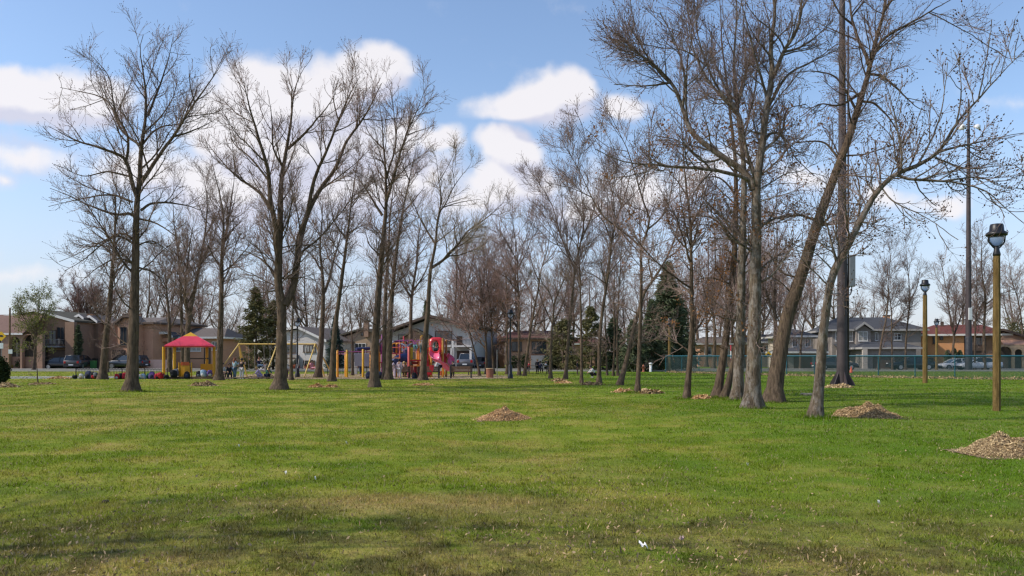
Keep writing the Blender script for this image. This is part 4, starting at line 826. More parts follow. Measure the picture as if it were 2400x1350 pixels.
# ---------------- park lamps
LG = None
def glass_mat():
    m_, nt_ = new_mat('frosted_lamp_glass'); b_ = N(nt_, 'ShaderNodeBsdfPrincipled', {'Base Color': (.40,.42,.44,1), 'Roughness': .25, 'Transmission Weight': .85, 'IOR': 1.2}); return OUT(nt_, b_.outputs[0], m_)
LG = glass_mat(); LB = M('black_cast_metal', (0.014,0.014,0.017), .42, .2, 5); LW = bark_mat('ochre_timber_post', (0.13,0.083,0.030), (0.29,0.19,0.072))
def lamp(px, yb, ytop, D, label, wood=True, group=None, postw=.125, yw=None):
    H = Z(ytop,D); l_ = thing('park_lamp', label, 'lamp post', (X(px,D),D,float(gz(X(px,D),D)) if D<50 else 0), 0, group)
    k = .90 if wood else .80
    ht = 1.02*k; hb = H-ht                      # head height, post top
    if wood:
        p_ = MB(); n_ = 14
        for i in range(1): p_.lathe([(postw,-.1),(postw,.02),(postw*.97,hb*.5),(postw*.86,hb)], (0,0,0), 8, False)
        p_.build('post', LW, l_)
        MB().lathe([(.0,hb-.02),(.10,hb-.02),(.105,hb+.03),(.08,hb+.12),(.06,hb+.30*k)], (0,0,0), 14).build('collar', LB, l_)
    else:
        MB().lathe([(.19,0),(.19,.25),(.14,.32),(.135,.85),(.085,.95),(.07,1.0),(.05,hb),(.06,hb+.05),(.055,hb+.25*k)], (0,0,0), 14).build('post', LB, l_)
    zr = hb+.62*k; rr_ = .30*k
    for e in (-1,1): MB().tube([(0,0,hb+.16*k),(e*.12*k,0,hb+.27*k),(e*.25*k,0,hb+.42*k),(e*.27*k,0,zr+.03)], .028*k, 8).build('bracket_arm', LB, l_)
    MB().lathe([(.02,hb+.27*k),(.10*k,hb+.29*k),(.17*k,hb+.40*k),(.215*k,hb+.52*k),(.22*k,zr)], (0,0,0), 22).build('globe', LG, l_)
    MB().lathe([(.20*k,zr-.01),(rr_,zr),(rr_*1.05,zr+.05*k),(rr_*.98,zr+.10*k),(.215*k,zr+.15*k),(.20*k,zr+.32*k),(.18*k,zr+.37*k),(.0,zr+.40*k)], (0,0,0), 24).build('cap', LB, l_)
    return l_
lamp(2336, 962, 521, 23.4, 'nearest lamp, black hat head on a thick ochre timber post', postw=.108)
lamp(2168, 893, 655, 47, 'lamp on an ochre timber post just before the chain-link fence', postw=.14)
lamp(2195, 869, 747, 84, 'small distant lamp on a timber post before the orange brick house', postw=.13)
lamp(1569, 869, 745, 82, 'distant lamp on a timber post before the big spruce', postw=.15)
lamp(1196, 887, 725, 56.5, 'black iron lamp post on the lawn right of the litter bin', wood=False)
lamp(697, 885, 745, 60, 'black iron lamp post behind the swing set', wood=False)

# ---------------- light masts
RUST = M('dark_brown_steel', (0.060,0.045,0.047), .65, .3, 1.5, .3)
D = 43.0; mt = thing('light_mast', 'thick dark steel mast rising out of view, with gussets at its foot', 'light mast', (X(1974,D),D,0))
MB().lathe([(.29,0),(.27,3),(.235,8),(.19,14),(.15,20),(.12,24)], (0,0,0), 12, True).build('pole', RUST, mt)
for k in range(6):
    a_ = PI/6+PI*k/3; c_, s_ = math.cos(a_), math.sin(a_); g_ = MB()
    g_.add([(c_*.27-s_*.02,s_*.27+c_*.02,.75),(c_*.62-s_*.02,s_*.62+c_*.02,.10),(c_*.62-s_*.02,s_*.62+c_*.02,.02),(c_*.27-s_*.02,s_*.27+c_*.02,.02),(c_*.27+s_*.02,s_*.27-c_*.02,.75),(c_*.62+s_*.02,s_*.62-c_*.02,.10),(c_*.62+s_*.02,s_*.62-c_*.02,.02),(c_*.27+s_*.02,s_*.27-c_*.02,.02)],[(0,1,2,3),(7,6,5,4),(0,4,5,1),(1,5,6,2),(0,3,7,4)]); g_.build('gusset', RUST, mt)
MB().lathe([(.0,-.02),(.66,-.02),(.66,.035),(.0,.035)], (0,0,0), 24, False).build('base_plate', RUST, mt)
GREYB = M('grey_enamel', (0.20,0.21,0.23), .5, .15, 3)
bx_ = MB().box(.30,.62,-.22,.10,Z(672,D),Z(598,D)).build('transformer', GREYB, mt, bevel=.03); MB().bar((.2,-.05,Z(620,D)),(.34,-.05,Z(620,D)),.06).build('bracket', RUST, mt); MB().bar((.2,-.05,Z(655,D)),(.34,-.05,Z(655,D)),.06).build('bracket', RUST, mt)
MB().tube([(.46,-.1,Z(672,D)),(.46,-.1,Z(682,D)),(.36,-.2,Z(690,D)),(.27,-.1,Z(694,D))], .03, 7).build('conduit', BI, mt)
MB().lathe([(.0,.0),(.05,.0),(.05,19),(.0,19)], (.27,-.12,0), 8).build('conduit', RUST, mt)
D = 88.0; mt = thing('light_mast', 'tall far steel mast with two white floodlights below its tip', 'light mast', (X(2270,D),D,0))
zt_ = Z(232,D); MB().lathe([(.33,0),(.27,Z(700,D)),(.2,Z(400,D)),(.1,zt_-.3),(.06,zt_)], (0,0,0), 12).build('pole', RUST, mt)
zl = Z(297,D); MB().bar((-.8,0,zl),(.8,0,zl),.08).build('cross_arm', RUST, mt)
WHT = M('white_enamel', (0.70,0.70,0.70), .35, .08, 3)
for e in (-1,1):
    f_ = MB(); f_.lathe([(.0,.32),(.16,.30),(.30,.12),(.40,-.08),(.38,-.16),(.0,-.12)], (0,0,0), 16); o = f_.build('floodlight', WHT, mt); o.location = (e*.82,-.25,zl-.1); o.rotation_euler = (.55,e*.45,0)
MB().box(-.18,.18,-.42,-.27,Z(750,D),Z(722,D)).build('control_box', M('white_box', (0.62,0.62,0.62),.5,.1,3), mt, bevel=.02)
MB().lathe([(.36,0),(.36,Z(790,D)),(.33,Z(790,D)+.05)], (0,0,0), 12).build('sleeve', M('dark_sleeve', (0.03,0.03,0.035),.6), mt)

# ---------------- chain-link ball-park fence
TEAL = M('teal_coated_steel', (0.012,0.085,0.115), .45, .2, 4)
fp = [(14.7,77.5),(17.6,71.5),(21.0,65.6),(25.3,59.8),(30.5,55.0),(37.5,51.0),(46,48.2)]
cf = thing('chain_link_fence', 'long teal chain-link fence curving round the ball field', 'fence', (14.7,77.5,0))
P = resample([(x,y,0) for x,y in fp], 200); L = np.concatenate([[0],np.cumsum(np.linalg.norm(np.diff(P,axis=0),axis=1))]); tot = L[-1]
def fpt(s_, z): return (float(np.interp(s_,L,P[:,0])), float(np.interp(s_,L,P[:,1])), z)
HF = 1.57; npst = int(tot/2.45)
for k in range(npst+1): MB().tube([fpt(tot*k/npst,-.05),fpt(tot*k/npst,HF+.04)], .038, 8).build('fence_post', TEAL, cf, True)
MB().tube([fpt(tot*k/120, HF) for k in range(121)], .058, 8).build('top_rail', TEAL, cf, True)
MB().tube([fpt(tot*k/120, .05) for k in range(121)], .012, 5).build('bottom_wire', TEAL, cf, True)
nw = int(tot/.09); sgs = []
for k in range(-17, nw):
    for e in (1,-1):
        s0 = k*.09 if e > 0 else k*.09+HF; s1 = s0+e*HF
        a0, a1 = max(0,min(tot,s0)), max(0,min(tot,s1))
        if abs(a1-a0) < .05: continue
        z0 = .05+(a0-s0)*e*(HF-.05)/HF; z1 = .05+(a1-s0)*e*(HF-.05)/HF
        sgs.append([fpt(a0,z0), fpt((a0+a1)/2,(z0+z1)/2), fpt(a1,z1)])
sg = np.array(sgs); tv, tq = tubes_np(sg, np.full(sg.shape[:2], .0085), 3)
obj_np('wire_mesh', tv-np.array([14.7,77.5,0]), [tq], M('dark_green_wire', (0.02,0.055,0.06), .5, .2, 4), cf)
# last year's leaves blown along the foot of the fence
n = 2600; s_ = rng.uniform(0, tot, n); px_ = np.interp(s_,L,P[:,0]); py_ = np.interp(s_,L,P[:,1]) - np.abs(rng.normal(0,.6,n)) + .2
C = np.stack([px_,py_,np.full(n,.05)+rng.uniform(0,.08,n)],1); lv_, lf_ = leaves_np(rng, C, .06, .05, 2)
tag(obj_np('fallen_leaves', lv_, [lf_], leaf_mat('straw_leaf', (0.40,0.29,0.16), .5, .1), smooth=False), 'pale dead leaves blown along the foot of the fence', 'leaves', kind='stuff')

# ---------------- mulch and chip piles
CHIP = leaf_mat('mulch_chip', (0.50,0.35,0.19), .6, 0.0); CHIPR = leaf_mat('red_mulch_chip', (0.58,0.37,0.19), .55, 0.0); CHIPD = leaf_mat('dark_mulch_chip', (0.47,0.345,0.19), .6, 0.0); STRAW = leaf_mat('straw_mulch', (0.38,0.27,0.15), .45, 0.0)
MULB = M('mulch_core', (0.24,0.16,0.09), .95, .4, 12, .6)
def pile(px, yb, wpx, hpx, label, mat, D=None, n=900, chip=.045, depth=.8, skew=0.0, flat=1.0, cat='mulch pile'):
    D = D or DG(yb)+wpx*.5*DG(yb)/F*depth; k = D/F; x0 = X(px,D); z0 = float(gz(x0,D)); a, h_ = wpx*k/2, hpx*k*.72
    r = np.random.default_rng(int(px*7+yb)); root = thing('mulch_pile', label, cat, (x0,D,z0), 0, None)
    def hgt(u_, v_):
        q = np.sqrt(u_**2+v_**2); base = np.clip(1-q**2.4,0,1)**(1.1*flat)*(.80+.20*np.sin(u_*11+yb)*np.sin(v_*9+px))
        return h_*base*(1+.22*np.sin(u_*5+px)+.16*np.sin(v_*7+u_*3+yb)+.3*skew*u_)
    g_ = np.linspace(-1,1,25); gu, gv = np.meshgrid(g_,g_); hh = hgt(gu,gv)-.015
    V = np.stack([gu.ravel()*a, gv.ravel()*a*depth, hh.ravel()],1); i0_ = (np.arange(24)[:,None]*25+np.arange(24)[None]).ravel(); Q = np.stack([i0_,i0_+1,i0_+26,i0_+25],1)
    q = np.sqrt(r.uniform(0,1.0,n))*np.where(r.random(n)<.12, r.uniform(1,1.45,n), 1.0); t_ = r.uniform(0,2*PI,n); u_, v_ = q*np.cos(t_), q*np.sin(t_)
    C = np.stack([u_*a, v_*a*depth, np.maximum(hgt(u_,v_),0)+r.uniform(0,.018,n)],1)
    # chips: thin splinters lying about
    az = r.uniform(0,2*PI,n); el = r.normal(0,.5,n); l_ = chip*r.uniform(.5,1.6,n); w_ = l_*r.uniform(.18,.5,n)
    d = np.stack([np.cos(az)*np.cos(el),np.sin(az)*np.cos(el),np.sin(el)],1); s_ = np.stack([-np.sin(az),np.cos(az),r.normal(0,.4,n)],1)
    d *= l_[:,None]; s_ *= w_[:,None]; up_ = np.array([0,0,1.])*(chip*.2)
    cv = np.stack([C-d-s_,C+d-s_,C+d+s_,C-d+s_,C+up_],1).reshape(-1,3); b_ = (np.arange(n)*5)[:,None,None]
    cf_ = (b_+np.array([[0,1,4],[1,2,4],[2,3,4],[3,0,4]])[None]).reshape(-1,3)
    o = obj_np('mulch_heap', np.concatenate([V,cv]), [Q, cf_+len(V)], [MULB,mat], root, np.concatenate([np.zeros(len(Q)),np.ones(len(cf_))]), smooth=False)
    return root
pile(1183, 988, 128, 30, 'reddish wood-chip pile alone in the middle of the lawn', CHIPR, n=8000, chip=.013, depth=.9)
pile(2030, 981, 155, 38, 'long pile of grey-brown chips right of the pale slanting tree', CHIP, n=9500, chip=.015, depth=.6, skew=-.8, flat=.7)
pile(2385, 1076, 250, 55, 'largest chip pile at the right edge, with stones at its foot', CHIPD, n=14000, chip=.012, depth=.8, skew=.5, flat=1.05)
pile(477, 904, 58, 14, 'low straw-coloured mound in front of the shelter', STRAW, n=900, chip=.05, depth=.9)
pile(742, 908, 36, 9, 'left small reddish chip mound in front of the swing set', CHIPR, n=500, chip=.05)
pile(777, 908, 30, 8, 'right small reddish chip mound at the foot of the leaning tree', CHIPR, n=400, chip=.05)
pile(993, 903, 52, 6, 'flat pale chip mound in front of the red slide tower', CHIPR, n=600, chip=.05)
pile(1310, 894, 40, 8, 'pale chip mound at the picnic table trees', STRAW, n=500, chip=.06)
pile(1322, 899, 40, 5, 'flat streak of chips before the picnic table trees', CHIPR, n=400, chip=.06)
pile(1386, 906, 50, 9, 'chip mound between the slim tree and the sturdy tree', STRAW, n=600, chip=.055)
pile(1462, 919, 46, 10, 'dark reddish chip mound left of the upright forked tree', CHIPR, n=600, chip=.05)
pile(1525, 922, 52, 9, 'pale broken chunks right of the upright forked tree', STRAW, n=450, chip=.08)
pile(1645, 933, 46, 13, 'reddish mound left of the big close trunk group', CHIPR, n=700, chip=.045)
pile(1966, 909, 66, 11, 'grey earth mound round the foot of the steel mast', CHIPD, n=600, chip=.05)
pile(100, 903, 64, 5, 'flat chip ring round the young sapling', STRAW, n=500, chip=.05)
pile(140, 888, 52, 6, 'flat brown chip patch at the edge of the grey path', CHIPR, n=400, chip=.06)
pile(14, 910, 60, 12, 'dark mound under the evergreen shrub at the left edge', CHIPD, n=600, chip=.05)
pile(615, 890, 90, 9, 'sandy mound beneath the swings', STRAW, n=600, chip=.05, D=57.5)
# stones beside the big pile
SG = M('pale_stone', (0.34,0.29,0.22), .9, .3, 8, .6)
def stone(px, py, s_, label, mat=SG, name='stone', sc=(1,.8,.5)):
    D_ = DG(py); x = X(px,D_); bm = bmesh.new(); bmesh.ops.create_icosphere(bm, subdivisions=2, radius=s_)
    r = random.Random(int(px*13)); 
    for v in bm.verts: v.co = Vector((v.co.x*sc[0],v.co.y*sc[1],v.co.z*sc[2]))*(1+r.uniform(-.18,.18))
    me = bpy.data.meshes.new(name); bm.to_mesh(me); bm.free(); me.materials.append(mat); o = link(bpy.data.objects.new(name, me)); o.location = (x,D_,float(gz(x,D_))+s_*sc[2]*.45); tag(o, label, name.replace('_',' '))
    return o
import bmesh
stone(2362, 1071, .105, 'larger pale stone at the foot of the largest chip pile'); stone(2392, 1068, .085, 'smaller pale stone at the foot of the largest chip pile, by the frame edge'); stone(1512, 917, .16, 'pale wood chunk beside the upright forked tree', STRAW, 'wood_chunk'); stone(1536, 920, .13, 'smaller pale wood chunk right of the forked tree', STRAW, 'wood_chunk')
D = DG(929); o = MB().lathe([(.0,-.02),(.21,-.02),(.215,.06),(.20,.075),(.0,.08)], (0,0,0), 18, False).build('tree_stump', M('cut_wood', (0.42,0.33,0.24), .85, .3, 6, .3)); o.location = (X(1890,D),D,float(gz(X(1890,D),D))); tag(o, 'flat pale cut stump in the grass behind the pale slanting tree', 'stump')
# surface roots of the nearest tree
# ---------------- litter on the grass
PAPER = M('white_paper', (0.80,0.79,0.77), .8, .08, 9)
def scrap(px, py, l_, w_, rz_, label, mat=PAPER, name='paper_scrap', cat='litter', tilt=.25):
    D_ = DG(py); n_ = 6; vs = []
    for i in range(n_+1):
        for j in (-1,0,1):
            t_ = i/n_*2-1; wd = w_*(1-.6*t_*t_); vs.append((t_*l_, j*wd, .012+.02*math.sin(i*1.7+j)+.012*abs(j)))
    vs2 = vs+[(x,y,z-.004) for x,y,z in vs]; k = len(vs); fs = [(i*3+j,(i+1)*3+j,(i+1)*3+j+1,i*3+j+1) for i in range(n_) for j in (0,1)]; fs += [tuple(k+q for q in f[::-1]) for f in fs]
    m_ = MB(); m_.add(vs2, fs, True); o = m_.build(name, mat); x = X(px,D_); o.location = (x,D_,float(gz(x,D_))+.03); o.rotation_euler = (tilt,.15,rz_); tag(o, label, cat)
scrap(1508,1300,.042,.016,-.9,'white crumpled paper scrap on bare earth close to the viewer', tilt=.5)
scrap(1597,1282,.02,.010,.2,'tiny pinkish scrap right of the crumpled paper', M('pink_paper',(0.6,0.42,0.38),.8))
for px,py,lb in ((560,1058,'small white scrap in mid lawn, left one'),(812,1045,'small white scrap in mid lawn below the chip pile, upper one'),(740,1130,'small white scrap in mid lawn, lowest one'),(671,1116,'tiny white scrap left of the lowest mid-lawn scrap'),(2060,1176,'tiny white scrap on the green right lawn'),(1752,1083,'tiny pale scrap below the big trunk group')):
    scrap(px,py,.016,.009,px*.1,lb)
stone(247,1178,.035,'small dark clod in the left near lawn', M('dark_clod',(0.05,0.035,0.025),.9), 'earth_clod', (1,1,.7))

# longer grass round the feet of the nearer trees, and litter of dead leaves and stalks on the worn turf
tb = [o for o in COL.objects if o.get('category') == 'tree' and o.location.y < 40 and o.parent is None and abs(o.location.x) < .7*o.location.y+1]
VV = []
for o in tb:
    n = 700; a_ = rng.uniform(0,2*PI,n); q = .26+np.abs(rng.normal(0,.22,n)); x = o.location.x+q*np.cos(a_); y = o.location.y+q*np.sin(a_); z = gz(x,y)-.005
    h_ = rng.uniform(.05,.17,n)*np.exp(-(q-.26)*1.6); w_ = .010*(o.location.y/24); t_ = rng.uniform(0,2*PI,n); l_ = rng.normal(0,.05,n)
    V = np.empty((n,3,3)); V[:,0] = np.stack([x-w_*np.cos(t_),y-w_*np.sin(t_),z],1); V[:,1] = np.stack([x+w_*np.cos(t_),y+w_*np.sin(t_),z],1); V[:,2] = np.stack([x+l_,y+l_*.5,z+h_],1); VV.append(V.reshape(-1,3))
V = np.concatenate(VV); tag(obj_np('tree_foot_grass', V, [np.arange(len(V)).reshape(-1,3)], bm_, smooth=False), 'longer grass round the feet of the nearer trees', 'grass', kind='stuff')
n = 9000; y = 4.8+rng.gamma(1.6,2.0,n); x = rng.uniform(-.68,.68,n)*y; keep = (rng.random(n) < .25+.75*(np.sin(x*1.3+np.sin(y*2.1))>.1)) & (y<24) & (rng.random(n) < np.clip(1.1-(x-1)/7,.2,1)); x, y = x[keep], y[keep]; n = len(x)
C = np.stack([x,y,gz(x,y)+.022+rng.uniform(0,.02,n)],1); az = rng.uniform(0,2*PI,n); l_ = rng.uniform(.005,.020,n); w_ = l_*rng.uniform(.08,.45,n); tz = rng.normal(0,.012,n)
d = np.stack([np.cos(az)*l_,np.sin(az)*l_,tz],1); s_ = np.stack([-np.sin(az)*w_,np.cos(az)*w_,rng.normal(0,.006,n)],1)
V = np.stack([C-d,C+s_,C+d,C-s_],1).reshape(-1,3); lm = leaf_mat('dry_lawn_litter', (0.34,0.24,0.14), .6, .1)
tag(obj_np('leaf_litter', V, [np.arange(4*n).reshape(-1,4)], lm, smooth=False), 'scattered dead leaves and stalks on the worn near turf', 'leaves', kind='stuff')
# ================================================================== houses
def brick(name, c1, c2, mortar=(0.30,0.27,0.24), sc=1.0):
    m_, nt_ = new_mat(name); co_ = objco(nt_); sx_ = N(nt_, 'ShaderNodeSeparateXYZ', {0: co_})
    v_ = N(nt_, 'ShaderNodeCombineXYZ', {0: MATH(nt_, 'ADD', sx_.outputs[0], sx_.outputs[1]), 1: sx_.outputs[2], 2: 0.0}).outputs[0]
    b_ = N(nt_, 'ShaderNodeTexBrick', {'Vector': v_, 'Color1': tuple(c1)+(1,), 'Color2': tuple(c2)+(1,), 'Mortar': tuple(mortar)+(1,), 'Scale': 1.0, 'Mortar Size': .012*sc, 'Brick Width': .24*sc, 'Row Height': .085*sc, 'Bias': 0.0})
    n_ = NOISE(nt_, co_, .7, 4); c_ = MIXC(nt_, RANGE(nt_, n_, .35,.65, 0,.35), b_.outputs[0], tuple(x*.7 for x in c1))
    return OUT(nt_, N(nt_, 'ShaderNodeBsdfPrincipled', {'Base Color': c_, 'Roughness': .9, 'Specular IOR Level': .2}).outputs[0], m_)
def shingle(name, col):
    m_, nt_ = new_mat(name); co_ = objco(nt_)
    w_ = N(nt_, 'ShaderNodeTexWave', {'Vector': co_, 'Scale': 2.2, 'Distortion': .6, 'Detail': 2.0}, wave_type='BANDS', bands_direction='Z').outputs['Fac']
    f_ = MATH(nt_, 'ADD', MATH(nt_, 'MULTIPLY', w_, .25), MATH(nt_, 'ADD', MATH(nt_, 'MULTIPLY', NOISE(nt_, co_, 5.0, 4), .5), MATH(nt_, 'MULTIPLY', NOISE(nt_, co_, .5, 3), .4)))
    c_ = VM(nt_, 'SCALE', tuple(col)); nt_.links.new(RANGE(nt_, f_, .25, .85, .72, 1.28), c_.node.inputs[3])
    return OUT(nt_, N(nt_, 'ShaderNodeBsdfPrincipled', {'Base Color': c_, 'Roughness': .9, 'Specular IOR Level': .2}).outputs[0], m_)
GLASS = M('dark_window_glass', (0.035,0.042,0.048), .08, .3, .6, spec=.8); CURT = M('curtained_glass', (0.26,0.25,0.23), .25, .25, .8, spec=.6)
WTRIM = M('white_trim', (0.62,0.60,0.57), .6, .1, 2); BTRIM = M('brown_trim', (0.085,0.055,0.040), .7, .2, 3); GAR = M('garage_door_brown', (0.10,0.065,0.05), .6, .15, 2); GARW = M('garage_door_grey', (0.33,0.31,0.30), .6, .1, 2); DOORM = M('front_door', (0.07,0.045,0.035), .5, .2, 3)
SHADEM = M('porch_shade_dark', (0.055,0.045,0.04), .9, .3, 2)  # porch shade put into the colour of the back walls
def at_depth(f):
    """photo pixels given to a House method are read at the depth dy the piece stands at"""
    import inspect; sig = inspect.signature(f)
    def g(s, *a, **k):
        ba = sig.bind(s, *a, **k); ba.apply_defaults(); old = s.E; s.E = s.D + ba.arguments.get('dy', 0)
        try: return f(s, *a, **k)
        finally: s.E = old
    return g
class House:
    def __init__(s, name, label, px, D, cat='house'):
        s.D = D; s.r = thing(name, label, cat, (X(px,D), D, 0))
    E = None
    def x(s, px): return X(px, s.E or s.D)
    def z(s, py): return Z(py, s.E or s.D)
    def put(s, mb, name, mat, parent=None): return mb.build(name, mat, parent or s.r, True)
    @at_depth
    def block(s, a, b, ytop, depth, mat, dy=0, name='wall', zb=-.2):
        return s.put(MB().box(s.x(a), s.x(b), s.D+dy, s.D+dy+depth, zb, s.z(ytop)), name, mat)
    @at_depth
    def gable(s, pts, depth, mat, dy=0, name='wall', zb=-.2):
        """front wall polygon from its roofline pixels, left to right"""
        q = [(s.x(a), s.z(b)) for a,b in pts]; q = [(q[0][0], zb)]+q+[(q[-1][0], zb)]
        return s.put(MB().prism(q, 'y', s.D+dy, s.D+dy+depth), name, mat)
    @at_depth
    def gable_roof(s, pts, depth, mat, dy=0, th=.22, over=.45, name='roof', trim=None):
        q = [(s.x(a), s.z(b)+.02) for a,b in pts]; lo = list(q); hi = [(a,b+th) for a,b in q]
        o = s.put(MB().prism(lo+hi[::-1], 'y', s.D+dy-over, s.D+dy+depth+over), name, mat)
        if trim: s.put(MB().prism([(a,b-.06) for a,b in q]+[(a,b+th+.02) for a,b in q][::-1], 'y', s.D+dy-over-.06, s.D+dy-over-.005), 'fascia', trim, o)
        return o
    @at_depth
    def hip(s, a, b, yeave, ra, rb, yridge, depth, mat, dy=0, over=.5, name='roof', trim=None):
        x0, x1, y0, y1 = s.x(a)-over, s.x(b)+over, s.D+dy-over, s.D+dy+depth+over; ze, zr, ym = s.z(yeave), s.z(yridge), s.D+dy+depth/2
        m_ = MB(); m_.add([(x0,y0,ze),(x1,y0,ze),(x1,y1,ze),(x0,y1,ze),(s.x(ra),ym,zr),(s.x(rb),ym,zr)], [(0,1,5,4),(1,2,5),(2,3,4,5),(3,0,4),(3,2,1,0)])
        o = s.put(m_, name, mat)
        if trim:
            t_ = MB(); t_.box(x0-.03,x1+.03,y0-.04,y0-.004,ze-.2,ze+.03); t_.box(x1+.003,x1+.04,y0,y1,ze-.2,ze+.03); t_.box(x0-.04,x0-.003,y0,y1,ze-.2,ze+.03); s.put(t_, 'gutter', trim, o)
        return o
    @at_depth
    def lean(s, a, b, ytop, ylow, dy, run, mat, name='porch_roof', trim=None):
        y1 = s.D+dy; m_ = MB().prism([(y1,s.z(ytop)),(y1-run,s.z(ylow)),(y1-run,s.z(ylow)-.14),(y1,s.z(ytop)-.14)], 'x', s.x(a), s.x(b)); o = s.put(m_, name, mat)
        if trim: s.put(MB().box(s.x(a),s.x(b),y1-run-.05,y1-run-.004,s.z(ylow)-.2,s.z(ylow)+.02), 'gutter', trim, o)
        return o
    @at_depth
    def win(s, a, b, yt, yb, dy=0, frame=WTRIM, pane=GLASS, mull=1, rows=0, sill=True, name='window'):
        x0,x1,z0,z1 = s.x(a),s.x(b),s.z(yb),s.z(yt); y = s.D+dy; t = .07; m_ = MB()
        m_.box(x0-t,x1+t,y-.07,y+.02,z1,z1+t); m_.box(x0-t,x1+t,y-.07,y+.02,z0-t,z0); m_.box(x0-t,x0,y-.07,y+.02,z0,z1); m_.box(x1,x1+t,y-.07,y+.02,z0,z1)
        for k in range(mull): xm = x0+(x1-x0)*(k+1)/(mull+1); m_.box(xm-.03,xm+.03,y-.055,y+.02,z0,z1)
        for k in range(rows): zm = z0+(z1-z0)*(k+1)/(rows+1); m_.box(x0,x1,y-.045,y+.015,zm-.022,zm+.022)
        w_ = s.put(m_, name, frame); s.put(MB().box(x0,x1,y-.02,y+.01,z0,z1), 'pane', pane, w_)
        if sill: s.put(MB().box(x0-.12,x1+.12,y-.13,y-.075,z0-t-.06,z0-t+.01), 'sill', frame, w_)
        return w_
    @at_depth
    def door(s, a, b, yt, yb=None, dy=0, mat=None, name='door', panels=0):
        x0,x1,z1 = s.x(a),s.x(b),s.z(yt); z0 = 0 if yb is None else s.z(yb); y = s.D+dy
        d_ = s.put(MB().box(x0,x1,y-.04,y+.02,z0,z1), name, mat or DOORM)
        f_ = MB(); f_.box(x0-.09,x0,y-.07,y+.02,z0,z1+.09); f_.box(x1,x1+.09,y-.07,y+.02,z0,z1+.09); f_.box(x0,x1,y-.07,y+.02,z1,z1+.09); s.put(f_, 'frame', BTRIM, d_)
        if panels:
            p_ = MB()
            for k in range(panels): zz = z0+(z1-z0)*(k+.5)/panels; p_.box(x0+.1,x1-.1,y-.055,y-.042,zz-(z1-z0)/panels*.36,zz+(z1-z0)/panels*.36)
            s.put(p_, 'door_panels', mat or DOORM, d_)
        return d_
    def chimney(s, a, b, yt, yb, dy, mat, cap=True):
        x0,x1 = s.x(a),s.x(b); y = s.D+dy; c_ = s.put(MB().box(x0,x1,y,y+(x1-x0)*.8,s.z(yb),s.z(yt)), 'chimney', mat)
        if cap: s.put(MB().box(x0-.06,x1+.06,y-.06,y+(x1-x0)*.8+.06,s.z(yt)+.002,s.z(yt)+.12), 'chimney_cap', BTRIM, c_)
    @at_depth
    def rails(s, a, b, yt, yb, dy, mat, depth=1.3, slab=None):
        """balcony: slab and railing"""
        x0,x1,z0,z1 = s.x(a),s.x(b),s.z(yb),s.z(yt); y1 = s.D+dy-.005; y0 = y1-depth
        o = s.put(MB().box(x0,x1,y0,y1,z0-.18,z0), 'balcony', slab or mat); r_ = MB(); r_.box(x0,x1,y0,y0+.05,z1-.05,z1)
        n_ = int((x1-x0)/.16)
        for k in range(n_+1): xx = x0+.02+(x1-x0-.04)*k/n_; r_.box(xx-.012,xx+.012,y0+.012,y0+.038,z0+.002,z1-.055)
        for e in (x0,x1-.05): r_.box(e,e+.05,y0+.06,y1,z1-.05,z1)
        s.put(r_, 'railing', mat, o)
    @at_depth
    def arcade(s, a, b, ytop, arches, dy, th, mat, name='arcade'):
        m_ = MB(); zt = s.z(ytop); y0 = s.D+dy; xs_ = [s.x(a)]
        for xa,xb,ys in arches:
            x0,x1,zs = s.x(xa),s.x(xb),s.z(ys); m_.box(xs_[-1],x0,y0,y0+th,-.2,zt); rr = (x1-x0)/2; n_ = 10
            arc = [((x0+x1)/2-rr*math.cos(PI*k/n_), min(zs+rr*math.sin(PI*k/n_), zt-.02)) for k in range(n_+1)]
            for k in range(n_): m_.prism([arc[k],arc[k+1],(arc[k+1][0],zt),(arc[k][0],zt)], 'y', y0, y0+th)
            xs_.append(x1)
        m_.box(xs_[-1],s.x(b),y0,y0+th,-.2,zt); return s.put(m_, name, mat)

BR1 = brick('brown_brick', (0.30,0.18,0.12), (0.35,0.21,0.14), (0.28,0.20,0.15)); BR2 = brick('orange_brick', (0.62,0.29,0.15), (0.70,0.345,0.18), (0.52,0.35,0.23)); BR3 = brick('tan_brick', (0.40,0.265,0.155), (0.46,0.31,0.185)); BR4 = brick('white_painted_brick', (0.58,0.55,0.53), (0.63,0.60,0.575), (0.50,0.47,0.45)); BR5 = brick('grey_stone_brick', (0.27,0.235,0.215), (0.33,0.285,0.255), sc=1.6); BR6 = brick('bright_orange_brick', (0.62,0.27,0.11), (0.68,0.31,0.135), (0.52,0.31,0.18)); BR7 = brick('pinkish_brick', (0.50,0.26,0.165), (0.56,0.30,0.19), (0.44,0.29,0.20))
SH1 = shingle('brown_shingles', (0.17,0.105,0.085)); SH2 = shingle('olive_brown_shingles', (0.085,0.075,0.055)); SH3 = shingle('dark_grey_shingles', (0.065,0.066,0.072)); SH4 = shingle('red_shingles', (0.14,0.045,0.036)); SH5 = shingle('red_brown_shingles', (0.12,0.055,0.045)); SH6 = shingle('grey_brown_shingles', (0.14,0.115,0.10))

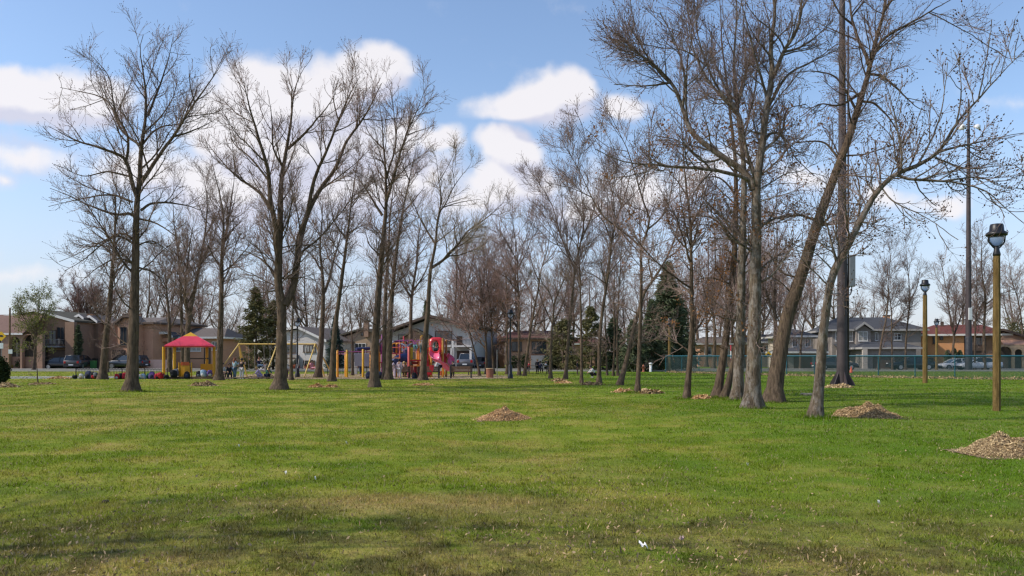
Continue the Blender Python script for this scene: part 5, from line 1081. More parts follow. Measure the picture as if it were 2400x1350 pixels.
# -- brown brick house with arched porch, far left
h = House('brick_house', 'brown brick house with a three-arched porch and a balcony at the far left', 90, 98)
h.gable([(-70,775),(-70,760),(85,731),(180,755)], 12, BR1); h.gable_roof([(-78,762),(85,729),(186,756)], 12, SH2, trim=WTRIM)
h.lean(-60, 110, 737, 783, -.3, 4.0, SH1, trim=WTRIM); h.arcade(-50, 112, 783, [(-16,10,805),(28,56,803),(61,98,803)], -4.0, .45, BR1)
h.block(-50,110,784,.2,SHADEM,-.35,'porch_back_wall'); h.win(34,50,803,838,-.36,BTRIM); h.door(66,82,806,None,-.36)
h.block(0,108,836,.25,BR1,-3.95+.5,'porch_parapet'); h.rails(112,160,796,811,-.0,M('grey_rail',(0.22,0.22,0.23),.5,.1,4)); h.win(118,134,775,806,0,BTRIM,CURT); h.win(138,155,768,806,0,BTRIM)
h.door(114,157,822,None,0,GAR,'garage_door',4); h.chimney(160,174,733,760,4,BR2); h.block(158,181,755,.5,BR1,-.55,'brick_pier'); h.win(41,47,752,762,-.2,BTRIM,sill=False)
# -- orange brick two-storey house
h = House('brick_house', 'orange brick two-storey house with white gable edges and a brown garage door', 270, 102)
h.gable([(186,752),(189,743),(203,747),(203,747)], 3.5, BR2, -2.0); h.gable_roof([(172,748),(190,740),(204,749)], 3.5, SH6, -2.0, trim=WTRIM)
h.gable([(203,752),(213,747),(232,758),(232,758)], 3.0, BR1, -1.2); h.gable_roof([(204,748),(214,743),(236,757)], 3.0, SH6, -1.2, trim=WTRIM)
h.block(229,372,758,10,BR7,0); h.hip(226,372,757,250,350,740,10,SH6,trim=BTRIM)
h.gable([(283,760),(300,746),(325,746),(340,760)], 1.0, BR7, -.9, 'front_bay'); h.gable_roof([(279,762),(303,744),(322,744),(345,762)], 1.0, SH6, -.9, trim=BTRIM)
h.win(291,308,768,809,-.9,BTRIM); h.win(192,198,770,787,-2.0,WTRIM); h.door(270,302,822,None,-.9,GAR,'garage_door',4); h.door(332,346,825,None,0); h.win(316,330,775,800,-.9,BTRIM); h.win(240,252,775,800,0,BTRIM)
h.chimney(228,235,733,748,4,BR1); h.chimney(272,280,733,748,4,BR1); h.block(206,229,840,.3,M('dark_fence',(0.05,0.045,0.035),.8),-1.6,'side_gate'); h.block(346,372,841,.3,BR7,-3.2,'garden_wall')
# -- long low house behind the shelter
h = House('bungalow', 'long low brown-roofed house behind the play shelter', 430, 104)
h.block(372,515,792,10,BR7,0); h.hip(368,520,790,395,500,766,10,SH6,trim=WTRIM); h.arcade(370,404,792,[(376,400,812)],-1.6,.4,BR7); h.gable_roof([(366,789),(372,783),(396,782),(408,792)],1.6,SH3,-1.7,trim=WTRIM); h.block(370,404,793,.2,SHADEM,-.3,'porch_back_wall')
h.win(412,428,800,822,0,WTRIM); h.win(440,470,800,822,0,WTRIM,CURT,2); h.door(480,492,806); h.win(498,510,802,820,0,WTRIM); h.block(340,405,843,.4,M('pink_parging',(0.36,0.27,0.25),.9,.2,1),-5.5,'garden_wall')
# -- pale gable house behind the swing set
h = House('house', 'pale grey house with a broad gable and outside stair behind the swing set', 705, 98)
h.gable([(588,800),(655,778),(700,772),(768,800)], 11, BR4); h.gable_roof([(580,803),(655,776),(700,769),(775,802)], 11, SH6, trim=WTRIM)
h.win(713,742,810,824,0,BTRIM,CURT,3); h.win(666,690,806,826,0,BTRIM,GLASS,1); h.win(620,650,808,826,0,BTRIM,CURT,2); h.door(652,662,812,849); h.win(713,740,846,855,0,BTRIM,GLASS,1)
st = MB()
for k in range(9): st.box(h.x(668),h.x(700),h.D-.3*(9-k)-.02,h.D-.004,0.002,.19*k+.19)
h.put(st,'front_stairs',CONC); h.block(645,672,840,1.2,BR4,-1.3,'stair_wall'); h.rails(664,706,828,838,-2.6,BTRIM,.1)
# -- tan brick house
h = House('house', 'tan brick house with a reddish chimney behind the overhead bars', 835, 104)
h.gable([(797,795),(812,787),(850,775),(880,782),(925,800)], 11, BR3); h.gable_roof([(790,790),(850,773),(884,782),(932,798)], 11, SH2); h.chimney(857,868,754,790,-.45,BR1)
h.win(832,858,806,830,0,WTRIM,GLASS,2); h.win(880,905,800,824,0,WTRIM,CURT,1); h.door(806,816,818); h.rails(830,905,806,812,-1,WTRIM,.3) if False else None
h.win(848,858,780,786,0,BTRIM,sill=False)
# -- white brick house with balcony
h = House('house', 'white-brick gabled house with a long balcony over two garages', 1020, 97)
GP = [(905,782),(1010,747),(1016,747),(1114,772)]
h.gable(GP, 12, BR4); h.gable_roof([(893,782),(1010,744),(1016,744),(1122,771)], 12, SH2, over=1.3, trim=BTRIM)
h.win(1021,1060,777,806,0,BTRIM,GLASS,2,sill=False); h.win(930,960,785,806,0,BTRIM,CURT,1); h.door(1074,1084,790,811,0)
h.rails(1016,1066,797,810,0,BI,1.4,BR4); h.rails(1071,1114,797,810,0,BI,1.4,BR4); h.block(1066,1071,797,.35,WTRIM,-1.4,'column'); h.block(1063,1072,816,.35,BR4,-1.4,'column'); h.block(1109,1114,816,.35,BR4,-1.4,'column')
h.door(1075,1107,824,None,0,GAR,'garage_door',4); h.door(1046,1061,824,None,0,GAR,'garage_door',4); h.block(905,1012,822,.5,BR7,-.55,'lower_front'); h.win(940,970,826,846,-.55,BTRIM); h.chimney(1008,1015,735,752,4,BR1)
h.gable([(945,792),(975,776),(1008,790)],1.0,BR1,-.8,'dormer_wall',zb=h.z(812)); h.gable_roof([(940,795),(975,774),(1012,792)],1.0,SH2,-.8)
# -- brown bungalow in the middle
h = House('bungalow', 'brown-roofed bungalow half hidden behind the picnic table trees', 1270, 100)
h.block(1185,1330,793,10,BR7,0); h.hip(1180,1335,792,1205,1310,772,10,SH5,trim=BTRIM); h.win(1247,1279,801,828,0,BTRIM,GLASS,3); h.win(1200,1222,802,822,0,BTRIM); h.door(1290,1300,806); h.block(1245,1290,833,.4,M('grey_parging',(0.30,0.28,0.29),.9,.2,1),-.5,'plinth')
# -- house behind the black lamp post trees
h = House('bungalow', 'low pale-walled bungalow behind the litter bin trees', 1150, 112)
h.block(1118,1182,800,9,BR7,0); h.hip(1112,1188,799,1130,1170,786,9,SH5,trim=BTRIM); h.win(1128,1142,808,826,0,BTRIM); h.win(1156,1172,808,826,0,BTRIM,CURT)
# -- beige house between the big trunks
h = House('house', 'beige two-storey house glimpsed between the leaning trunk and the steel mast', 1880, 103)
h.block(1852,1905,788,9,M('beige_stucco',(0.46,0.39,0.32),.9,.12,1),0); h.hip(1848,1910,787,1868,1890,768,9,SH3,trim=WTRIM); h.block(1840,1925,826,5,BR5,-5.2,'garage_wall'); h.hip(1838,1928,824,1850,1915,815,5,SH3,-5.2,trim=WTRIM); h.win(1858,1868,795,812,0,WTRIM); h.win(1888,1898,795,812,0,WTRIM); h.door(1862,1900,834,None,-5.2,GAR,'garage_door',4)
# -- grey stone two-storey house
h = House('house', 'large grey stone house with a dark hipped roof and small central gable', 2060, 100)
STRIM = M('stone_grey_trim', (0.36,0.34,0.32), .6, .1, 2); h.block(1955,2153,774,11,BR5,0); h.hip(1950,2158,772,1992,2106,739,11,SH3,trim=STRIM)
h.gable([(2012,772),(2028,761),(2044,772)],.9,BR5,-.8,'gable_wall'); h.gable_roof([(2008,774),(2028,759),(2048,774)],1.0,SH3,-.8,trim=STRIM)
h.win(2018,2036,778,798,-.8,WTRIM,CURT,1,1); h.win(1992,2000,776,799,0,WTRIM,CURT,0,1); h.win(2052,2057,780,797,0,WTRIM,GLASS,0); h.win(2094,2108,782,796,0,WTRIM,GLASS,1,1); h.win(1963,1977,778,798,0,WTRIM,CURT,1,1)
h.door(2016,2036,824,None,-.8,M('dark_green_door',(0.02,0.05,0.055),.4)); h.win(2010,2016,826,850,-.8,WTRIM,CURT,0,sill=False)
h.lean(1958,2012,805,816,0,3.0,SH3,trim=STRIM); h.block(2056,2166,815,7,BR5,-7.2,'garage_wall'); h.hip(2054,2168,814,2072,2150,800,7,SH3,-7.2,trim=STRIM); h.door(2072,2110,834,None,-7.2,GAR,'garage_door',4); h.door(2120,2156,834,None,-7.2,GAR,'garage_door',4); h.block(2050,2060,816,.5,M('pale_stone_pier',(0.42,0.37,0.32),.8,.15,2),-7.75,'pier')
h.chimney(2106,2120,735,760,6,BR2); h.put(MB().tube([(h.x(2034),h.D+3,h.z(741)),(h.x(2034),h.D+3,h.z(728))],.05,6),'vent_pipe',BTRIM)
h.win(1966,1992,822,846,0,WTRIM,GLASS,2)
# -- orange brick red-roofed house
h = House('house', 'orange brick house with a long red roof behind the nearest lamp', 2280, 100)
h.block(2166,2262,785,12,BR6,0); h.block(2262,2345,785,12,BR1,.8); h.hip(2160,2350,783,2212,2318,757,12,SH4,trim=WTRIM)  # sunlit wall orange; shaded right wall painted darker with brown brick
h.win(2197,2204,788,804,0,BTRIM,GLASS,0); h.win(2212,2217,787,795,0,BTRIM,GLASS,0,sill=False); h.win(2280,2300,792,808,.8,BTRIM); h.win(2316,2334,792,808,.8,BTRIM)
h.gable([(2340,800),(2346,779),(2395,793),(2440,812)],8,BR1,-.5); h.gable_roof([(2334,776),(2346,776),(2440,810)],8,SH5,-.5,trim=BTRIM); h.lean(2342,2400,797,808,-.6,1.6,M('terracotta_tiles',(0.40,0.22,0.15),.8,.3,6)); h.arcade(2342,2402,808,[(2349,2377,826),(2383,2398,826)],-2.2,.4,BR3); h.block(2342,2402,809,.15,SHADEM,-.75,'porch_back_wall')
for a_ in (2226,2247,2297): h.chimney(a_,a_+7,749,762,5,BTRIM,False)
h.door(2270,2290,824,None,.8); h.door(2180,2196,840,None,0)
# more roofs further back
for i,(a_,b_,ye,ra,rb,yr,dd,mt,sh,lb) in enumerate([(515,590,792,530,575,776,118,BR7,SH6,'distant brown-roofed house between the shelter and the swing set'),(1320,1420,806,1340,1400,790,125,BR7,SH5,'distant low house hidden by the dark spruces'),(1640,1760,806,1665,1740,788,120,BR7,SH6,'distant house behind the big trunk group'),(1770,1850,802,1785,1835,782,116,BR5,SH3,'distant grey house between the big trunk and the beige house')]):
    h = House('house', lb, (a_+b_)/2, dd); h.block(a_,b_,ye,9,mt,0); h.hip(a_-3,b_+3,ye-1,ra,rb,yr,9,sh,trim=WTRIM); m3 = (a_+b_)/2; h.win(a_+12,a_+26,ye+8,ye+24,0,WTRIM); h.win(m3,m3+16,ye+8,ye+24,0,WTRIM,CURT); h.door(b_-24,b_-15,ye+12)

for nm_, a_ in (('far left',-6),('brown garage door',-14),('swing set',-14),('overhead bars',-12),('two garages',-12),('grey stone house',-8),('long red roof',-20)):
    for o_ in list(COL.objects):
        if o_.get('category') == 'house' and nm_ in o_.get('label',''): o_.rotation_euler = (0,0,math.radians(a_))

# ================================================================== conifers and shrubs
NEED = leaf_mat('dark_needle', (0.115,0.135,0.075), .5, .15); NEEDO = leaf_mat('olive_needle', (0.14,0.13,0.06), .5, .15); NEEDB = leaf_mat('blue_green_needle', (0.06,0.085,0.07), .45, .15)
def conifer(px, yb, ytop, wpx, label, D=None, mat=NEED, dens=1.0, name='spruce_tree', cat='tree', bare=.04, shape=1.1, col=False, group=None):
    D = D or DG(yb); k = D/F; H = (HY-ytop)*k+EYE; Rm = wpx*k/2; r = np.random.default_rng(int(px*3+ytop)); root = thing(name, label, cat, (X(px,D),D,0), 0, group)
    MB().tube([(0,0,-.05),(.03,0,H*.5),(0,0,H*.97)], [.028*H*.55+.03,.016*H*.55+.02,.012], 8).build('trunk', BARK, root)
    n = int(190*dens*max(1,H/6)*max(1,Rm/1.5)); t_ = r.uniform(bare,.99,n)**(.85); 
    rad = Rm*((1-t_)**shape)*(1 if not col else 1.0)
    if col: rad = Rm*np.minimum(1,(1-t_)*3.2)*np.minimum(1,.55+t_*3)
    rad = rad*(.80+.28*np.sin(t_*H*6.2)*.5+r.uniform(-.22,.25,n)); az = r.uniform(0,2*PI,n); az += .3*np.sin(az*3+px)
    P0 = np.stack([np.zeros(n),np.zeros(n),t_*H],1); dr = -.10*rad*(1-t_)*1.6
    S_ = 5; s_ = np.linspace(.12,1,S_); P_ = np.stack([np.cos(az)[:,None]*rad[:,None]*s_, np.sin(az)[:,None]*rad[:,None]*s_, (t_*H)[:,None]+dr[:,None]*np.sin(s_*2.4)[None]*1.3+ .10*rad[:,None]*s_**2],2)
    # leaf sprays along every branch
    per = 30; si = r.uniform(.15,1,(n,per)); f = si*(S_-1); i_ = np.minimum(f.astype(int),S_-2); fr = (f-i_)[...,None]; ar = np.arange(n)[:,None]
    C = (P_[ar,i_]*(1-fr)+P_[ar,i_+1]*fr).reshape(-1,3)+r.normal(0,.05+.02*Rm,(n*per,3)); m_ = len(C)
    d = np.repeat(np.stack([np.cos(az),np.sin(az),np.full(n,-.15)],1),per,0)+r.normal(0,.45,(m_,3)); d /= np.linalg.norm(d,axis=1,keepdims=True); w_ = np.cross(d,r.normal(size=(m_,3))); w_ /= np.linalg.norm(w_,axis=1,keepdims=True)
    l_ = (.085+.028*Rm)*r.uniform(.6,1.4,m_)[:,None]; V = np.stack([C-d*l_-w_*l_*.12,C-d*l_*.2+w_*l_*.35,C+d*l_*1.2,C-d*l_*.2-w_*l_*.35],1).reshape(-1,3)
    tv_, tq_ = tubes_np(P_[::3], np.full((len(P_[::3]),S_),.012), 3)
    obj_np('crown', np.concatenate([V,tv_]), [np.arange(4*m_).reshape(-1,4), tq_+len(V)], [mat,BARK], root, np.concatenate([np.zeros(m_),np.ones(len(tq_))]), smooth=False)
    return root
conifer(1566, 868, 618, 185, 'tall pointed blue-green spruce behind the timber lamp', D=88, mat=NEED, dens=1.3, shape=.95)
conifer(1527, 872, 705, 130, 'dark spruce overlapping the tall pointed spruce from the left', D=84, mat=NEED, dens=1.2)
conifer(1485, 872, 752, 120, 'dark bushy spruce behind the upright forked tree', D=82, mat=NEED, dens=1.1, shape=.8)
conifer(1385, 874, 722, 120, 'olive pine behind the sturdy right-leaning tree', D=84, mat=NEEDO, dens=.36, shape=.6)
conifer(1320, 872, 750, 125, 'olive-green pine beyond the picnic table', D=86, mat=NEEDO, dens=.36, shape=.6)
conifer(1437, 872, 748, 110, 'dark spruce behind the twin thin trunks', D=85, mat=NEED, dens=1.0, shape=.8)
conifer(600, 872, 675, 125, 'broad olive conifer behind the swing set', D=86, mat=NEEDO, dens=.42, shape=.65)
conifer(640, 870, 705, 90, 'narrower dark conifer right of the broad swing set conifer', D=88, mat=NEEDO, dens=.6, shape=.7)
conifer(786, 866, 742, 66, 'small dense blue spruce between pale house and tan house', D=94, mat=NEEDB, dens=1.8)
conifer(1000, 858, 706, 90, 'spruce tip rising behind the white-brick house roof', D=128, mat=NEED, dens=1.1)
conifer(183, 864, 762, 20, 'narrow dark cedar column between the two left brick houses', D=97, mat=NEED, dens=1.6, name='cedar_column', col=True)
for px, yt in ((2222,822),(2236,818),(2250,823)): conifer(px, 866, yt, 17, ['small cedar at the orange wall, left of three','small cedar at the orange wall, middle and tallest of three','small cedar at the orange wall, right of three'][(px-2222)//14], D=97, mat=NEED, dens=1.4, name='cedar_bush', cat='shrub', col=True, group='small cedars at the orange wall')
def shrub(px, yb, w_, h_, label, mat, D=None, n=1400, name='garden_shrub', cat='shrub', stems=True):
    D = D or DG(yb); k = D/F; a, H = w_*k/2, h_*k; r = np.random.default_rng(int(px*5+h_)); root = thing(name, label, cat, (X(px,D),D,0))
    c = r.normal(size=(14,3)); c /= np.linalg.norm(c,axis=1,keepdims=True); c = np.stack([c[:,0]*a*.55,c[:,1]*a*.5,H*.5+c[:,2]*H*.28],1); ci = r.integers(0,14,n)
    v_ = r.normal(size=(n,3)); v_ /= np.linalg.norm(v_,axis=1,keepdims=True); C = c[ci]+v_*np.stack([np.full(n,a*.48),np.full(n,a*.45),np.full(n,H*.30)],1)*r.uniform(.55,1.08,(n,1)); C[:,2] = np.abs(C[:,2])
    lv_, lf_ = leaves_np(r, C, .05+.045*a, .03, 1); obj_np('foliage', lv_, [lf_], mat, root, smooth=False)
    st_ = MB(); 
    for j in range(5): st_.tube([(0,0,0),tuple(c[j]*.6),tuple(c[j])], [.03,.02,.01], 5)
    st_.build('stems', BARK, root); return root
DKG = leaf_mat('dark_shrub_leaf', (0.035,0.05,0.022), .5, .15); YLW = leaf_mat('forsythia_yellow', (0.50,0.38,0.03), .4, .3); MIDG = leaf_mat('mid_green_leaf', (0.075,0.11,0.028), .5, .3)
shrub(-2, 907, 44, 70, 'dark evergreen shrub cut by the left edge of the view', DKG, n=2600)
shrub(25, 866, 32, 14, 'yellow flowering shrub in front of the arched porch', YLW, D=95, n=700)
shrub(52, 866, 40, 32, 'dark rounded shrub before the arched porch', DKG, D=95, n=1200)
shrub(168, 866, 20, 12, 'small green shrub beside the black parked car', MIDG, D=94, n=500)
shrub(690, 866, 30, 12, 'low red-brown bush under the pale house window', leaf_mat('red_brown_leaf',(0.30,0.10,0.06),.4,.2), D=93, n=600); shrub(726, 862, 32, 12, 'orange-brown bush at the pale house corner', leaf_mat('orange_brown_leaf',(0.32,0.12,0.07),.4,.2), D=94, n=600)
shrub(1300, 870, 60, 40, 'dark green hedge mass right of the picnic table', DKG, D=88, n=2000); shrub(1345, 868, 50, 36, 'mid green bush beyond the picnic table trees', MIDG, D=90, n=1600); shrub(1232, 868, 30, 40, 'dark shrub behind the picnic table', DKG, D=92, n=1000); shrub(1205, 868, 26, 34, 'dark shrub behind the black lamp post', DKG, D=94, n=900)
shrub(1548, 866, 50, 26, 'dark hedge under the tall pointed spruce', DKG, D=90, n=1500); shrub(1490, 866, 60, 34, 'dark hedge behind the upright forked tree', DKG, D=92, n=1700)
shrub(2385, 838, 90, 130, 'olive leafing tree-like bush at the right end behind the red-roofed house', leaf_mat('olive_leaf',(0.13,0.12,0.06),.4,.3), D=125, n=2600)

# ================================================================== vehicles
TYRE = M('tyre_rubber', (0.018,0.018,0.019), .8, .2, 12); RIMM = M('alloy_rim', (0.45,0.45,0.46), .3, .1, 5, metal=.8); CGL = M('tinted_car_glass', (0.012,0.015,0.018), .06, .1, 1, spec=.9); LAMPR = M('red_tail_lamp', (0.40,0.01,0.012), .25, .1, 3); LAMPW = M('clear_head_lamp', (0.70,0.70,0.68), .15, .1, 3); BLKP = M('black_plastic_trim', (0.02,0.02,0.021), .55, .2, 8)
def car(name, label, cat, px, D, rz, paint, L=4.5, Wd=1.8, H=1.45, kind='sedan'):
    r_ = thing(name, label, cat, (X(px,D),D,0), rz); h2 = Wd/2; gc = .20; bl = H*.60
    # x forward; lower body loft
    if kind == 'suv': prof = [(-.5,.36,.55),(-.495,.24,.64),(-.35,.20,.66),(.0,.20,.66),(.22,.20,.66),(.36,.21,.63),(.47,.25,.58),(.5,.34,.50)]; roof = [(-.47,.66),(-.42,.98),(-.1,1.0),(.10,.97),(.25,.66)]
    elif kind == 'pickup': prof = [(-.5,.30,.62),(-.49,.26,.64),(-.3,.22,.64),(.0,.22,.64),(.2,.22,.64),(.36,.23,.62),(.47,.26,.58),(.5,.34,.52)]; roof = [(-.12,.64),(-.09,.98),(.02,1.0),(.12,.97),(.24,.64)]
    else: prof = [(-.5,.34,.58),(-.49,.22,.64),(-.36,.18,.66),(-.1,.18,.64),(.2,.18,.63),(.36,.19,.60),(.47,.23,.53),(.5,.32,.46)]; roof = [(-.40,.65),(-.22,.96),(-.02,1.0),(.10,.97),(.28,.62)]
    vs = []; ring = 10
    for i,(t_,zb,zt) in enumerate(prof):
        x = t_*L; w_ = h2*(.90 if i in (0,len(prof)-1) else (.965 if i in (1,len(prof)-2) else 1)); zb *= H; zt *= H; zm = (zb+zt)/2
        vs += [(x,-w_*.9,zb),(x,-w_,zb+.08),(x,-w_*1.0,zm),(x,-w_*.98,zt-.06),(x,-w_*.90,zt),(x,w_*.90,zt),(x,w_*.98,zt-.06),(x,w_,zm),(x,w_,zb+.08),(x,w_*.9,zb)]
    fs = [(i*ring+j,(i+1)*ring+j,(i+1)*ring+(j+1)%ring,i*ring+(j+1)%ring) for i in range(len(prof)-1) for j in range(ring)]+[tuple(range(ring)),tuple(range(len(vs)-1,len(vs)-ring-1,-1))]
    b_ = MB(); b_.add(vs, fs, True)
    # roof slab and pillars
    tw = h2*.74; bw = h2*.90
    def gp(k, e, ins=0): t_, zz = roof[k]; f_ = (zz-.64)/.36; return (t_*L, e*((bw*(1-f_)+tw*f_)-ins), zz*H)
    for k in (1,2): 
        q = [gp(k,-1),gp(k+1,-1),gp(k+1,1),gp(k,1)]; b_.add(q+[(p[0],p[1],p[2]+.045) for p in q], [(3,2,1,0),(4,5,6,7),(0,1,5,4),(1,2,6,5),(2,3,7,6),(3,0,4,7)], True)
    for e in (-1,1):
        for k,kk_ in ((0,1),(4,3)): b_.bar(gp(k,e),gp(kk_,e),.09)
        m0 = gp(2,e); b_.bar((m0[0]-.03*L,e*bw,roof[0][1]*H),(m0[0]-.02*L,m0[1],m0[2]),.08)
    if kind == 'pickup':
        b_.box(-.49*L,-.13*L,-h2*.97,-h2*.88,.6*H,.66*H); b_.box(-.49*L,-.13*L,h2*.88,h2*.97,.6*H,.66*H)
    body = b_.build('body', paint, r_)
    g_ = MB(); vs = []
    for k in range(5): a_, c_ = gp(k,-1,.025), gp(k,1,.025); vs += [a_, c_]
    v0 = len(vs); vs += [(x,y,roof[0][1]*H-.02) for x,y,z in vs]
    g_.add(vs, [(0,2,4,6,8),(9,7,5,3,1),(0,1,3,2),(2,3,5,4),(4,5,7,6),(6,7,9,8)]); g_.build('windows', CGL, r_)
    for sx_ in (-.31,.32):
        for e in (-1,1):
            R_ = .235*H; w_ = MB(); w_.tube([(sx_*L,e*(h2-.20),R_),(sx_*L,e*(h2+.015),R_)], R_, 22); w0 = w_.build('wheel', TYRE, r_)
            MB().tube([(sx_*L,e*(h2+.0),R_),(sx_*L,e*(h2+.03),R_)], R_*.62, 18).build('rim', RIMM, w0)
    for e in (-1,1):
        MB().box(.462*L,.492*L,e*h2*.52,e*h2*.86,.44*H,.53*H).build('headlight', LAMPW, r_, bevel=.02)
        MB().box(-.508*L,-.485*L,e*h2*.66,e*h2*.90,.44*H,.60*H).build('taillight', LAMPR, r_, bevel=.02)
        MB().box(.13*L,.17*L,e*(h2+.02),e*(h2+.16),.64*H,.73*H).build('mirror', paint, r_, bevel=.03)
    MB().box(-.515*L,-.49*L,-h2*.92,h2*.92,.20*H,.33*H).build('bumper', BLKP, r_, bevel=.03); MB().box(.485*L,.512*L,-h2*.9,h2*.9,.20*H,.34*H).build('bumper', BLKP, r_, bevel=.03)
    MB().box(-.522*L,-.518*L,-.26,.26,.30*H,.38*H).build('number_plate', WHT, r_)
    return r_
PB = M('dark_blue_grey_paint', (0.022,0.028,0.040), .22, .1, 2, coat=.6); PS = M('silver_paint', (0.20,0.19,0.20), .28, .1, 2, metal=.4, coat=.5); PW = M('white_paint_car', (0.72,0.73,0.74), .25, .06, 2, coat=.6); PK = M('black_paint_car', (0.010,0.011,0.013), .2, .1, 2, coat=.6); PG = M('charcoal_paint_car', (0.04,0.042,0.046), .25, .1, 2, coat=.6); PR = M('dark_red_brown_paint', (0.055,0.025,0.03), .25, .1, 2, coat=.6)
car('parked_suv', 'dark blue-grey sport utility car parked before the orange brick house', 'car', 300, 97.5, PI-.15, PB, 4.7, 1.85, 1.66, 'suv')
car('parked_car', 'dark minivan seen from behind beside the cedar column', 'car', 187, 95.5, PI/2+.1, PG, 4.6, 1.85, 1.66, 'suv')
car('parked_car', 'black car under the balcony of the arched brown house', 'car', 150, 95.5, .15, PK, 4.5, 1.8, 1.42)
car('pickup_truck', 'silver pickup truck seen from behind in the white house driveway', 'pickup truck', 1095, 95.5, PI/2-.05, PS, 5.3, 2.0, 1.86, 'pickup')
car('parked_car', 'dark red-brown car half hidden right of the silver pickup', 'car', 1124, 98.5, PI/2, PR, 4.5, 1.8, 1.45)
car('parked_car', 'black car with headlights on the street before the grey stone house', 'car', 2135, 90.3, PI, PK, 4.9, 1.85, 1.5)
car('parked_car', 'long dark car behind the fence, left of the steel mast', 'car', 1956, 91, 0, PG, 4.7, 1.8, 1.44)
car('parked_car', 'white saloon car on the street before the red-roofed house', 'car', 2292, 90, PI, PW, 4.6, 1.8, 1.40)
car('parked_car', 'white car nose left of the white saloon, partly behind the far mast', 'car', 2225+18, 93.4, PI, PW, 4.3, 1.75, 1.25)

# ================================================================== signs, poles, hydrant
def diamond(name, label, px, py, D, hw_, pole_to=0.0, arrow=True):
    s_ = thing(name, label, 'road sign', (X(px,D),D,0)); zc = Z(py,D)
    o = MB().prism([(0,zc-hw_),(hw_,zc),(0,zc+hw_),(-hw_,zc)], 'y', -.012, .012).build('panel', M('sign_yellow', (0.72,0.42,0.01), .4, .06, 2), s_)
    if arrow:
        a_ = hw_*.5; MB().prism([(-a_,zc-.06*1),(a_*.35,zc-.06),(a_*.35,zc-a_*.45),(a_,zc+.02),(a_*.35,zc+a_*.5),(a_*.35,zc+.1),(-a_,zc+.1)], 'y', -.018, -.0135).build('arrow', BLKP, o)
    MB().tube([(0,.04,0),(0,.04,zc+hw_*.8)], .03, 8).build('pole', M('galvanised', (0.22,0.22,0.22), .5, .2, 6, metal=.5), s_); return s_
sg_ = diamond('warning_sign', 'yellow diamond road sign with a black arrow at the left edge', 3, 788, 66, .40)
MB().box(-.16,.16,-.01,.012,Z(817,66),Z(804,66)).build('lower_plate', M('white_sign', (0.6,0.65,0.62), .5), sg_)
diamond('warning_sign', 'small distant yellow diamond sign between the two thickest trunks', 1801, 831, 89, .36)
o = thing('utility_pole', 'plain brown wooden pole at the far left before the arched porch', 'utility pole', (X(22,66),66,0)); MB().tube([(0,0,0),(0.05,0,Z(722,66))], [.09,.065], 10).build('pole', bark_mat('old_pole_wood', (0.13,0.08,0.045),(0.26,0.17,0.10)), o); MB().box(-.02,.30,-.10,-.09,Z(829,66),Z(819,66)).build('notice', M('white_sign', (0.6,0.65,0.62), .5), o)
o = thing('marker_pole', 'red and white banded marker pole behind the big trunk group', 'marker pole', (X(1713,70),70,0))
for k,(a_,b_) in enumerate([(0,.9),(.9,1.35),(1.35,2.0),(2.0,2.5)]): MB().tube([(0,0,a_+.001),(0,0,b_)], .05, 8).build('band', [WHT,RED][k%2], o)
D = 80; o = thing('fire_hydrant', 'small red-brown hydrant left of the white bollard near the fence end', 'hydrant', (X(1508,D),D,0)); hy = M('hydrant_red', (0.34,0.10,0.05), .5, .2, 6)
MB().lathe([(.16,0),(.16,.05),(.11,.07),(.11,.5),(.14,.52),(.14,.56),(.10,.66),(.03,.70),(.03,.74),(0,.74)], (0,0,0), 14).build('barrel', hy, o); MB().tube([(-.2,0,.42),(.2,0,.42)], .055, 10).build('outlet', hy, o)
D = 80; o = thing('bollard', 'white capped bollard beside the hydrant near the fence end', 'bollard', (X(1525,D),D,0)); MB().lathe([(.13,0),(.13,.75),(.0,.75)], (0,0,0), 14).build('shaft', WHT, o); MB().lathe([(.0,.751),(.19,.751),(.19,.84),(.15,.90),(.0,.93)], (0,0,0), 14).build('cap', WHT, o)
D = 96; o = thing('green_bin', 'small green wheeled bin between the left orange houses', 'bin', (X(219,D),D,0)); gb = M('green_plastic', (0.06,0.20,0.06), .5, .1, 3); MB().prism([(-.22,0.05),(.22,.05),(.27,.95),(-.27,.95)], 'y', -.28, .28).build('body', gb, o); MB().box(-.3,.3,-.32,.3,.953,1.02).build('lid', gb, o, bevel=.02)
for e in (-1,1): MB().tube([(e*.2,.3,.1),(e*.27,.3,.1)], .1, 12).build('wheel', TYRE, o)
o = thing('orange_cone', 'small orange-red traffic cone behind the fence beside the steel mast', 'traffic cone', (X(1995,75),75,0)); MB().lathe([(.16,.04),(.03,.62),(.0,.62)], (0,0,0), 14).build('cone', M('cone_orange', (0.65,0.10,0.03), .5, .1, 3), o); MB().box(-.2,.2,-.2,.2,0,.04).build('base', RUB, o)
